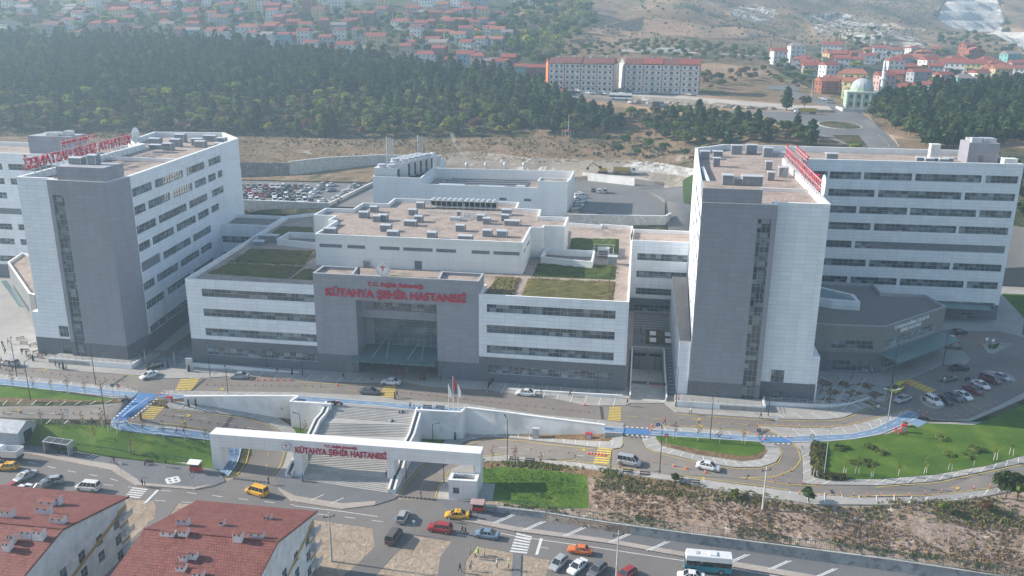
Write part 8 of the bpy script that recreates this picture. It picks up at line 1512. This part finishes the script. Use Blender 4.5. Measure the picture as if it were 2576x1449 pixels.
for(k,lf),L_ in rest.items():
 Vs,Fs,n0=[],[],0
 for x,y,s,rz,var in L_:
  e,V,F=PROTO[k][var%len(PROTO[k])]; keep=150 if y>620 else 240; V=V[:keep*4]; c,sn=math.cos(rz),math.sin(rz); s2=s*(1.12 if keep<200 else 1.04); W_=np.empty_like(V); W_[:,0]=(V[:,0]*c-V[:,1]*sn)*s2+x; W_[:,1]=(V[:,0]*sn+V[:,1]*c)*s2+y; W_[:,2]=V[:,2]*s2+T(x,y); Vs.append(W_); Fs.append(np.arange(len(V)).reshape(-1,4)+n0); n0+=len(V)
 A=np.concatenate(Vs); Q_=np.concatenate(Fs); me=bpy.data.meshes.new('wood'); me.from_pydata(A.tolist(),[],Q_.tolist()); me.materials.append(MATS[lf]); nm={'pine':'distant_pines','round':'distant_trees','poplar':'distant_poplars'}[k]; o=bpy.data.objects.new(nm,me); COL.objects.link(o); tag(o,'%s far trees merging into the wood and town'%CW[lf],'trees',None,'stuff')
yt={}
for nm,lf in(('g','leaf_lime'),('r','leaf_rust'),('d','leaf_green')):
 V,F=crown('poplar',70,2.2,.55); e=ev('young_tree'); m=MB(); m.cyl((0,0,0),(0,0,2.6),.035,'bark',.02,n=5); m.build('trunk',e); me=bpy.data.meshes.new('crown'); me.from_pydata([(v[0],v[1],v[2]+1.1)for v in V],[],F); me.materials.append(MATS[lf]); o=bpy.data.objects.new('crown',me); COL.objects.link(o); o.parent=e
 for x in(-.3,.3):m=MB(); m.bar((x,0,0),(x*.7,0,1.3),.05,.05,'steel_white'); m.build('stake',e)
 yt[nm]=e
for nm,L_,md,lab in[('g',[(2050,1201),(2124,1196),(2155,1194),(2327,1193),(2389,1186),(2449,1173),(2503,1160),(2543,1147),(2260,1197),(2193,1203)],'T','staked young tree on the large right lawn'),('r',[(105,1065),(160,1072),(209,1072),(258,1075),(276,1084),(298,1092),(361,1094),(466,1106),(240,1110),(330,1142)],'T','staked young tree on the left lawn'),('d',[(411,1103),(517,1112)],'T','leafy young tree beside the lower blue path'),('r',[(714,1052),(747,1067),(769,1092),(1182,1082),(1110,1105)],'T','young tree beside the retaining walls'),('r',[(1238,1165),(1296,1167),(1360,1176),(1560,1195)],'T','young purple tree on the verge right of the gate'),('r',[(1697,1104),(1756,1108),(1810,1114),(1870,1117)],0,'young tree along the blue path at the grass island'),('r',[(33,975),(85,984),(130,984),(172,990),(214,993),(256,996)],0,'young tree along the upper left blue path'),('r',[(2008,1000),(2060,1010),(2140,975),(2030,968)],0,'thin young tree on the patterned plaza')]:
 for u,v in L_:place(yt[nm],u,v,md,lab,'young tree',lab.replace('tree','trees'),R.uniform(0,3),sc=R.uniform(.95,1.35))
sh=[]
for k in range(2):V,F=crown('round',110,1.3,1.6); e=ev('shrub'); me=bpy.data.meshes.new('foliage'); me.from_pydata([tuple(v)for v in V],[],F); me.materials.append(MATS['leaf_green']); o=bpy.data.objects.new('foliage',me); COL.objects.link(o); o.parent=e; sh.append(e)
for k,(u,v,s)in enumerate([(2116,1130,1.5),(2188,1128,1.7),(2215,1142,1.4),(2150,1166,1.3),(2185,1168,1.5),(2367,1106,1.6),(2455,1135,1.7),(2390,1148,1.5),(2435,1152,1.3)]):place(sh[k%2],u,v,'T','spreading green shrub on the large right lawn','shrub','shrubs on the large right lawn',k,sc=(s*.8,s*.62,s*.3))
def tufts(name,px,n,lf,hgt,md='T',lab='',dz=0):
 rs=np.random.RandomState(len(px)*7+n); poly=np.array([at(u,v,md)[:2]for u,v in px]); lo,hi=poly.min(0),poly.max(0); C_=rs.uniform(lo,hi,(n*6,2)); C_=C_[pip(C_,poly)][:n]; V,F=[],[]
 den=(np.sin(C_[:,0]*.33)+np.sin(C_[:,1]*.61+C_[:,0]*.2)+rs.normal(size=len(C_))*.8)>-.4; C_=C_[den]; Z=Tn(C_[:,0],C_[:,1])if md=='T' else np.full(len(C_),float(md))
 for(x,y),z in zip(C_,Z):
  for _ in range(3):a=rs.uniform(0,3.14); s=rs.uniform(.12,.42)*(hgt/.6); h=rs.uniform(.4,1.2)*hgt; dx,dy=math.cos(a)*s,math.sin(a)*s; k=len(V); ox,oy=rs.normal(size=2)*.25; V+=[(x-dx+ox,y-dy+oy,z+dz-.02),(x+dx+ox,y+dy+oy,z+dz-.02),(x+dx*.7+ox+rs.normal()*.15,y+dy*.7+oy,z+dz+h),(x-dx*.8+ox,y-dy*.8+oy,z+dz+h*.8)]; F.append((k,k+1,k+2,k+3))
 me=bpy.data.meshes.new(name); me.from_pydata(V,[],F); me.materials.append(MATS[lf]); o=bpy.data.objects.new(name,me); COL.objects.link(o); tag(o,lab,'plants',None,'stuff')
leafmat('weed_dry',(.36,.27,.17)); leafmat('weed_green',(.17,.18,.07))
SLP=[(1490,1205),(1760,1225),(2050,1275),(2576,1245),(2640,1300),(2640,1455),(2250,1400),(1984,1366),(1490,1305)]
tufts('dry_weeds',SLP,3600,'weed_dry',.35,'T','dry weeds on the rocky slope above the street'); tufts('green_weeds',[(1485,1195),(1760,1215),(2040,1266),(2060,1290),(1700,1250),(1500,1225)],650,'weed_green',.42,'T','tall green weeds along the top of the rocky slope'); tufts('green_weeds',[(1225,1268),(1500,1285),(1990,1350),(2500,1420),(2500,1432),(1984,1366),(1359,1288)],1000,'weed_green',.4,'T','green weeds behind the street fence')
tufts('green_weeds',[(2050,1272),(2420,1262),(2576,1240),(2576,1330),(2300,1310),(2060,1290)],600,'weed_green',.45,'T','patchy weeds at the right top of the slope'); tufts('verge_plants',[(1205,1158),(1359,1166),(1560,1186),(1560,1198),(1359,1178),(1259,1172),(1205,1178)],900,'weed_green',.5,'T','planted verge between bench pavement and bright lawn'); tufts('hedge_plants',[(2045,1118),(2066,1120),(2070,1198),(2130,1203),(2120,1210),(2048,1200)],700,'weed_green',.8,'T','bushy hedge at the left edge of the large lawn',.15)
tufts('hillside_scrub',[(1400,60),(1640,30),(2350,0),(2360,80),(2100,128),(1900,128),(1500,130)],1100,'leaf_dark',1.2,'T','low scrub scattered over the rocky hill'); tufts('slope_grass',[(0,342),(700,345),(1330,345),(1600,350),(1745,380),(1745,425),(1480,405),(1030,400),(600,430)],5000,'weed_dry',.6,'T','dry grass on the slope behind the hospital'); tufts('slope_scrub',[(0,300),(700,310),(1330,325),(1600,350),(1745,380),(1600,400),(1200,370),(600,360),(0,342)],1500,'leaf_grey',.9,'T','scrub on the slope behind the hospital')
tufts('lawn_blades',[(1210,1182),(1359,1180),(1476,1196),(1479,1279),(1259,1263),(1245,1215),(1212,1200)],2500,'lawn',.10,'T','tufts in the bright lawn right of the gate',.03)
for x0,x1,y0,y1,lf in[(39.8,45.6,2,17,'weed_dry'),(48,68,2,18,'weed_dry'),(48.5,68,20,32,'weed_green'),(-30,-10,8.5,33,'weed_green')]:tufts('roof_plants',[proj((*L2W(a,b_),20.3))for a,b_ in((x0,y0),(x1,y0),(x1,y1),(x0,y1))],700,lf,.3,20.2,'tall grass growing on the planted roof of the main block',.1)
# houses
wm_=MB(); wm_.box(-.5,-.04,-.55,.5,.05,.55,'glass_house'); wmesh=wm_.mesh('window'); fm_=MB(); [fm_.box(*q,'steel_white')for q in((-.56,-.07,-.62,.56,-.03,-.54),(-.56,-.07,.54,.56,-.03,.62),(-.56,-.07,-.54,-.48,-.03,.54),(.48,-.07,-.54,.56,-.03,.54))]; fmesh=fm_.mesh('frame')
def house(w_,d,fl,rt):
 e=ev('house'); H=2.9*fl; m=MB(); m.box(-w_/2,-d/2,-4,w_/2,d/2,H,'h_white')
 if rt=='g':m.poly([(-w_/2,-d/2,H),(-w_/2,d/2,H),(-w_/2,0,H+d*.2)][::-1],'h_white'); m.poly([(w_/2,-d/2,H),(w_/2,d/2,H),(w_/2,0,H+d*.2)],'h_white')
 m.build('wall',e); m=MB(); o=.5; A=[(-w_/2-o,-d/2-o),(w_/2+o,-d/2-o),(w_/2+o,d/2+o),(-w_/2-o,d/2+o)]; zr=H+(d/2+o)*.42; z=H+.02
 rx=w_/2+o if rt=='g' else w_/2-d*.28; a,b_=(-rx,0,zr),(rx,0,zr); m.poly([(*A[0],z),(*A[1],z),b_,a],'r_red'); m.poly([(*A[2],z),(*A[3],z),a,b_],'r_red'); m.poly([(*A[1],z),(*A[2],z),b_],'r_red'); m.poly([(*A[3],z),(*A[0],z),a],'r_red'); m.poly([(*q,z-.01)for q in A[::-1]],'h_white'); r_=m.build('roof',e)
 m=MB(); x=w_*.22; m.box(x-.35,.6,H,x+.35,1.3,zr+.7,'h_brick'); m.build('chimney',r_); m=MB(); m.box(-w_*.3,-d/2-1.0,2.9*(fl-1)-.1,0,-d/2,2.9*(fl-1)+.05,'h_white'); m.box(-w_*.3,-d/2-1.02,2.9*(fl-1),0,-d/2-.95,2.9*(fl-1)+.9,'h_white')
 if fl>1:m.build('balcony',e)
 n=max(2,int(w_/2.8))
 for f in range(fl):
  for k in range(n):q=bpy.data.objects.new('window',wmesh); COL.objects.link(q); q.parent=e; q.location=(-w_/2+w_*(k+.5)/n,-d/2-.01,1.55+2.9*f); g_=bpy.data.objects.new('frame',fmesh); COL.objects.link(g_); g_.parent=q
  for k in range(2):q=bpy.data.objects.new('window',wmesh); COL.objects.link(q); q.parent=e; q.location=(-w_/2-.01,-d/4+k*d/2,1.55+2.9*f); q.rotation_euler=(0,0,-math.pi/2)
 KIDS[e.name]=list(e.children); return e
HP={'a':[house(8,7,1,'h'),house(9,8,2,'g')],'b':[house(10,9,2,'h'),house(9,9,3,'g'),house(11,8,2,'g')],'c':[house(10,10,4,'h'),house(11,10,3,'g')],'d':[house(15,12,3,'g'),house(16,11,2,'h')]}
WC=dict(w='h_white',p='h_pink',t='h_tan',g='h_grey',k='h_brick',b='h_blue',l='h_teal',y='h_yellow',n='h_brown'); RC=dict(r='r_red',o='r_rust',n='r_brown',g='r_grey'); WN=dict(w='white',p='pink',t='tan',g='grey',k='brick red',b='blue',l='teal',y='yellow',n='brown'); RN=dict(r='red',o='orange',n='brown',g='grey'); FN=dict(a='small',b='mid-sized',c='tall',d='broad')
HL="11 41bwr,31 38cwn,68 43dwg,67 54dkn,26 88dwg,185 32dwg,180 48cwg,239 32cwn,154 58bgn,137 90dgn,181 70bwn,256 58dgn,216 100bto,253 99cpr,294 98cpr,321 97bnn,352 98bnn,405 101bwg,352 34cwr,381 37bwr,401 42dpr,300 40dkn,427 38bwr,462 101cpn,491 103cbg,549 107dwr,560 72dgn,481 57blr,491 62bkr,536 58bwr,457 22dwr,486 24bgr,526 24bwo,546 22dgr,577 34cgr,623 22cwn,604 16ckn,642 28cto,667 29cwn,697 20dgg,690 52cwk,731 36dwr,780 33ckr,707 70bnr,686 96cnr,703 97bgr,676 118bwg,717 116bbr,772 89cwr,796 103bbg,753 106bnr,768 109bwr,785 126bwr,823 125bgr,830 147dwr,871 146cwr,821 87cnr,857 105bwn,850 30cwg,877 72bnr,902 50bpr,974 38dkn,962 47bgr,886 69bkr,1095 57ckr,1134 51btr,1154 51bpr,1171 38bwr,1208 36bwr,1181 49bgr,1216 51btr,1251 51bbr,1271 57bgn,1062 85cpr,1154 67bko,1124 67bgo,1173 68bnr,1216 67bbr,1242 79bwo,1173 101cgr,1050 97bwn,1113 98bko,1091 117bwr,1134 102bwo,1154 106bwo,1195 96bto,1253 102cgo,1275 109bwg,1210 125bwo,1234 117bbg,1253 127bgo,1175 137bwr,1073 156dwr,1024 145bpr,1107 154bnr,1173 171cbr,1206 183cpr,1234 186bpg,1259 187cgr,1280 179bnr,1304 188blr,1349 194bnr,1023 109bwr,1208 16dgg,1300 18bwr,1337 10bwr,1050 125bgr,1085 70bkr,1130 82bnr,1195 82bpr,930 62bnr,1230 98bwr,1140 170bnr,640 100bwr,420 70bnr,330 60bwr,110 20bkr,600 45bwr,740 55bnr"
HR_="1956 162bwr,2000 158cwg,2012 171bgr,2036 181bkr,2090 141dwr,2092 165cto,2110 169bkr,2038 191agr,2082 199bwr,2116 183bgr,2146 173bgr,2190 143bto,2247 145bwr,2232 143akr,2296 139bwr,2296 166dto,2244 199cwr,2286 191bkr,2335 185cwr,2144 211dyo,2141 247byo,2221 229bpr,2391 193dwr,2443 193dyk,2520 191bnr,2538 166clg,2309 206bgr,2370 213apr,2420 223blg,2448 153dko,2355 141bkr,2492 205bno,2512 211bto,2543 221bgr,2564 205bwr,2280 251bwr,2092 225ako,2077 233aro,2330 227awr,2430 141bkr,2400 168bwr,2270 176bgr,2180 160bwr,2340 160bwn,2480 170bwr,2060 175akr,2150 152akr,2210 152bwr,2560 180bpr,2500 182bkr,2360 176awr,2250 212akr,2350 200bgr,2460 208awr,2320 150bko,2020 168awr"
rs=random.Random(5)
for zone,S_,spread in(('on the left hillside',HL,10),('in the right village',HR_,24)):
 for it in S_.split(','):
  u,r_=it.split(' '); u=float(u); v=float(r_[:-3]); k,wc,rc_=r_[-3:]
  if wc not in WC:wc='k'
  if rc_ not in RC:rc_='r'
  e=rs.choice(HP[k]); p=att(u,v); rz=math.radians(rs.uniform(-8-spread,-8+spread)+(90 if(k=='d' and rs.random()<.45)else 0)); s=rs.uniform(.88,1.02)*(1.12 if 'village' in zone else 1.0); lab='%s %s house with %s roof %s'%(FN[k],WN[wc],RN[rc_],zone)
  o=copy_tree(e,p,rz,s,None,None,{'h_white':WC[wc],'r_red':RC[rc_]}); o.name='house'; tag(o,lab,'house','houses '+zone); UNI.append(o)
tp=np.array([att(u,v)[:2]for u,v in[(-40,10),(1230,8),(1290,100),(1200,168),(860,112),(400,92),(-40,88)]]); hp=[tuple(o.location[:2])for o in UNI if o.name.startswith('house')]; nn_=0
for _ in range(6000):
 x,y=rs.uniform(tp[:,0].min(),tp[:,0].max()),rs.uniform(tp[:,1].min(),tp[:,1].max())
 if nn_>55 or not pip(np.array([[x,y]]),tp)[0]or any((x-a)**2+(y-b_)**2<190 for a,b_ in hp):continue
 hp.append((x,y)); nn_+=1; k=rs.choice('abbbcd'); wc=rs.choice('wwgpkwtnb'); rc_=rs.choice('rrronng'); o=copy_tree(rs.choice(HP[k]),(x,y,T(x,y)),math.radians(rs.uniform(-20,8)),rs.uniform(.85,1.05),None,None,{'h_white':WC[wc],'r_red':RC[rc_]}); o.name='house'; tag(o,'%s %s house with %s roof on the left hillside'%(FN[k],WN[wc],RN[rc_]),'house','houses on the left hillside'); UNI.append(o)
for L_ in HP.values():
 for e in L_:
  def rm(o):
   for c in list(o.children)if False else KIDS_ALL.get(o.name,[]):rm(c)
   bpy.data.objects.remove(o)
  KIDS_ALL={}
  for o in bpy.data.objects:
   if o.parent:KIDS_ALL.setdefault(o.parent.name,[]).append(o)
  rm(e)
def ablock(pts,d,fl,label,wall2,band,endm):
 """row of apartment units along a road"""
 p0,p1=pts; a=Vector((p0[0],p0[1],0)); b_=Vector((p1[0],p1[1],0)); L_=(b_-a).length; rz=math.atan2(b_.y-a.y,b_.x-a.x); e=thing('apartment_block',(a.x,a.y,p0[2]),label,'apartment block',rz); H=2.95*fl; n=4; m=MB(); m.box(0,0,-3,L_,d,H,'h_white')
 m.hex([(-4.5,d,-3),(-.05,.0,-3),(-.04,.2,-3),(-.05,d,-3),(-4.5,d,H),(-.05,.0,H),(-.04,.2,H),(-.05,d,H)],endm); m.poly([(-.05,0,H),(-2.3,d/2,H+2.9),(-4.5,d,H)],endm); m.poly([(-.05,0,H),(-4.5,d,H),(-2.3,d/2,H+2.9)],endm)
 for f in range(fl):m.box(-.03,-.06,2.95*f+2.75,L_+.03,0,2.95*f+3.0,band)
 for k in range(n+1):m.box(L_*k/n-.25,-.09,0,L_*k/n+.25,0,H,band)
 m.build('wall',e)
 for k in range(n):m=MB(); x0,x1=L_*k/n-.3,L_*(k+1)/n+.3; z=H+.03+(k%2)*.3; m.hex([(x0,-.7,z),(x1,-.7,z),(x1,d+.7,z),(x0,d+.7,z),(x0+.2,d*.42,z+2.9),(x1-.2,d*.42,z+2.9),(x1-.2,d*.58,z+2.9),(x0+.2,d*.58,z+2.9)],('r_brown','r_red')[k%2]if wall2 else 'r_brown'); r_=m.build('roof',e); m=MB(); m.box(x0+4,d*.4,z+2,x0+4.8,d*.55,z+3.8,'h_white'); m.build('chimney',r_)
 for k in range(n):
  for f in range(fl):
   for j in range(3):
    if(k*3+j)*fl+f>96:continue
    q=bpy.data.objects.new('window',wmesh); COL.objects.link(q); q.parent=e; q.location=(L_*(k+(j+.6)/3.2)/n,-.05,2.95*f+1.6); q.scale=(1.5 if j==1 else 1.1,1,1.15)
    if j==1 and f:g_=MB(); x=q.location[0]; g_.box(x-1.5,-1.1,2.95*f-.1,x+1.5,-.06,2.95*f+.05,'h_white'); g_.box(x-1.5,-1.1,2.95*f+.05,x+1.5,-1.04,2.95*f+.85,'h_grey'); g_.build('balcony',e)
ablock((att(1379,228),att(1541,234)),12,5,'long white apartment row with brown roofs and a bare orange end wall',0,'h_band','h_orange'); ablock((att(1570,231),att(1757,238)),12,5,'long white apartment row with red roofs right of the first row',1,'h_band','h_white')
p=att(2163,270); e=thing('mosque',p,'pale green mosque with lead dome and white minaret beside the far road','mosque',-.25); m=MB(); m.box(-7.5,-6.5,-2,7.5,7.5,7.6,'h_green'); m.box(-7.8,-6.8,7.6,7.8,7.8,8.1,'h_white')
for x in(-7.3,-3.6,0,3.6,7.3):m.box(x-.3,-6.7,0,x+.3,-6.5,7.6,'h_white')
m.build('hall',e); m=MB(); m.cyl((0,.5,8.1),(0,.5,9.8),5.6,'h_green',n=12); m.build('drum',e); m=MB(); n=16; pr_=[(5.4*math.cos(a),9.8+4.6*math.sin(a))for a in[k*math.pi/16 for k in range(9)]]
for i in range(8):
 for k in range(n):a,b_=2*math.pi*k/n,2*math.pi*(k+1)/n; (r0,z0),(r1,z1)=pr_[i],pr_[i+1]; r1=max(r1,.01); m.poly([(r0*math.cos(a),.5+r0*math.sin(a),z0),(r0*math.cos(b_),.5+r0*math.sin(b_),z0),(r1*math.cos(b_),.5+r1*math.sin(b_),z1),(r1*math.cos(a),.5+r1*math.sin(a),z1)],'lead')
m.build('dome',e)
for x in(-5.4,-1.8,1.8,5.4):
 for z in(1.2,4.9):m=MB(); m.poly([(x-.6,-6.55,z),(x+.6,-6.55,z),(x+.6,-6.55,z+1.3),(x+.35,-6.55,z+1.8),(x,-6.55,z+1.95),(x-.35,-6.55,z+1.8),(x-.6,-6.55,z+1.3)],'glass_house'); m.build('window',e)
m=MB(); m.cyl((9.5,1,0),(9.5,1,18),1.05,'steel_white',.9,n=12); m.cyl((9.5,1,14),(9.5,1,15),1.7,'steel_white',n=12); m.cyl((9.5,1,18),(9.5,1,24.5),.95,'lead',.05,n=12); m.build('minaret',e)
wall_line('yard_wall',[att(u,v)[:2]for u,v in[(2103,272),(2120,281),(2205,283)]],[att(2120,281)[2]+1.6]*3,att(2120,281)[2]-3,.4,'concrete_light','pale boundary wall in front of the mosque')
# haze
m,t,b=nodes('haze'); t.nodes.remove(b); pv=N(t,'ShaderNodeVolumePrincipled'); pv.inputs['Density'].default_value=.00036; pv.inputs['Color'].default_value=(.60,.82,1,1); pv.inputs['Anisotropy'].default_value=.25; t.links.new(pv.outputs[0],t.nodes['Material Output'].inputs['Volume'])
m=MB(); m.box(-1100,-60,min(-12,float(TG.min())-1),1350,1960,float(TG.max())+30,'haze'); tag(m.build('haze'),kind='stuff')
# equal labels get a place word
bpy.context.view_layer.update(); gr={}
for o in UNI:gr.setdefault(o['label'],[]).append(o)
def nth(k):return '%d%s'%(k,'th' if 10<=k%100<=20 else{1:'st',2:'nd',3:'rd'}.get(k%10,'th'))
for lab,L_ in gr.items():
 if len(L_)<2:continue
 L_.sort(key=lambda o:proj(o.location)[0])
 for k,o in enumerate(L_):o['label']=lab+(', leftmost' if k==0 else ', rightmost' if k==len(L_)-1 else ', %s from left'%nth(k+1))
for o in list(bpy.data.objects):
 if o.get('used')is not None:del o['used']
 if o.location.z==-50:bpy.data.objects.remove(o)
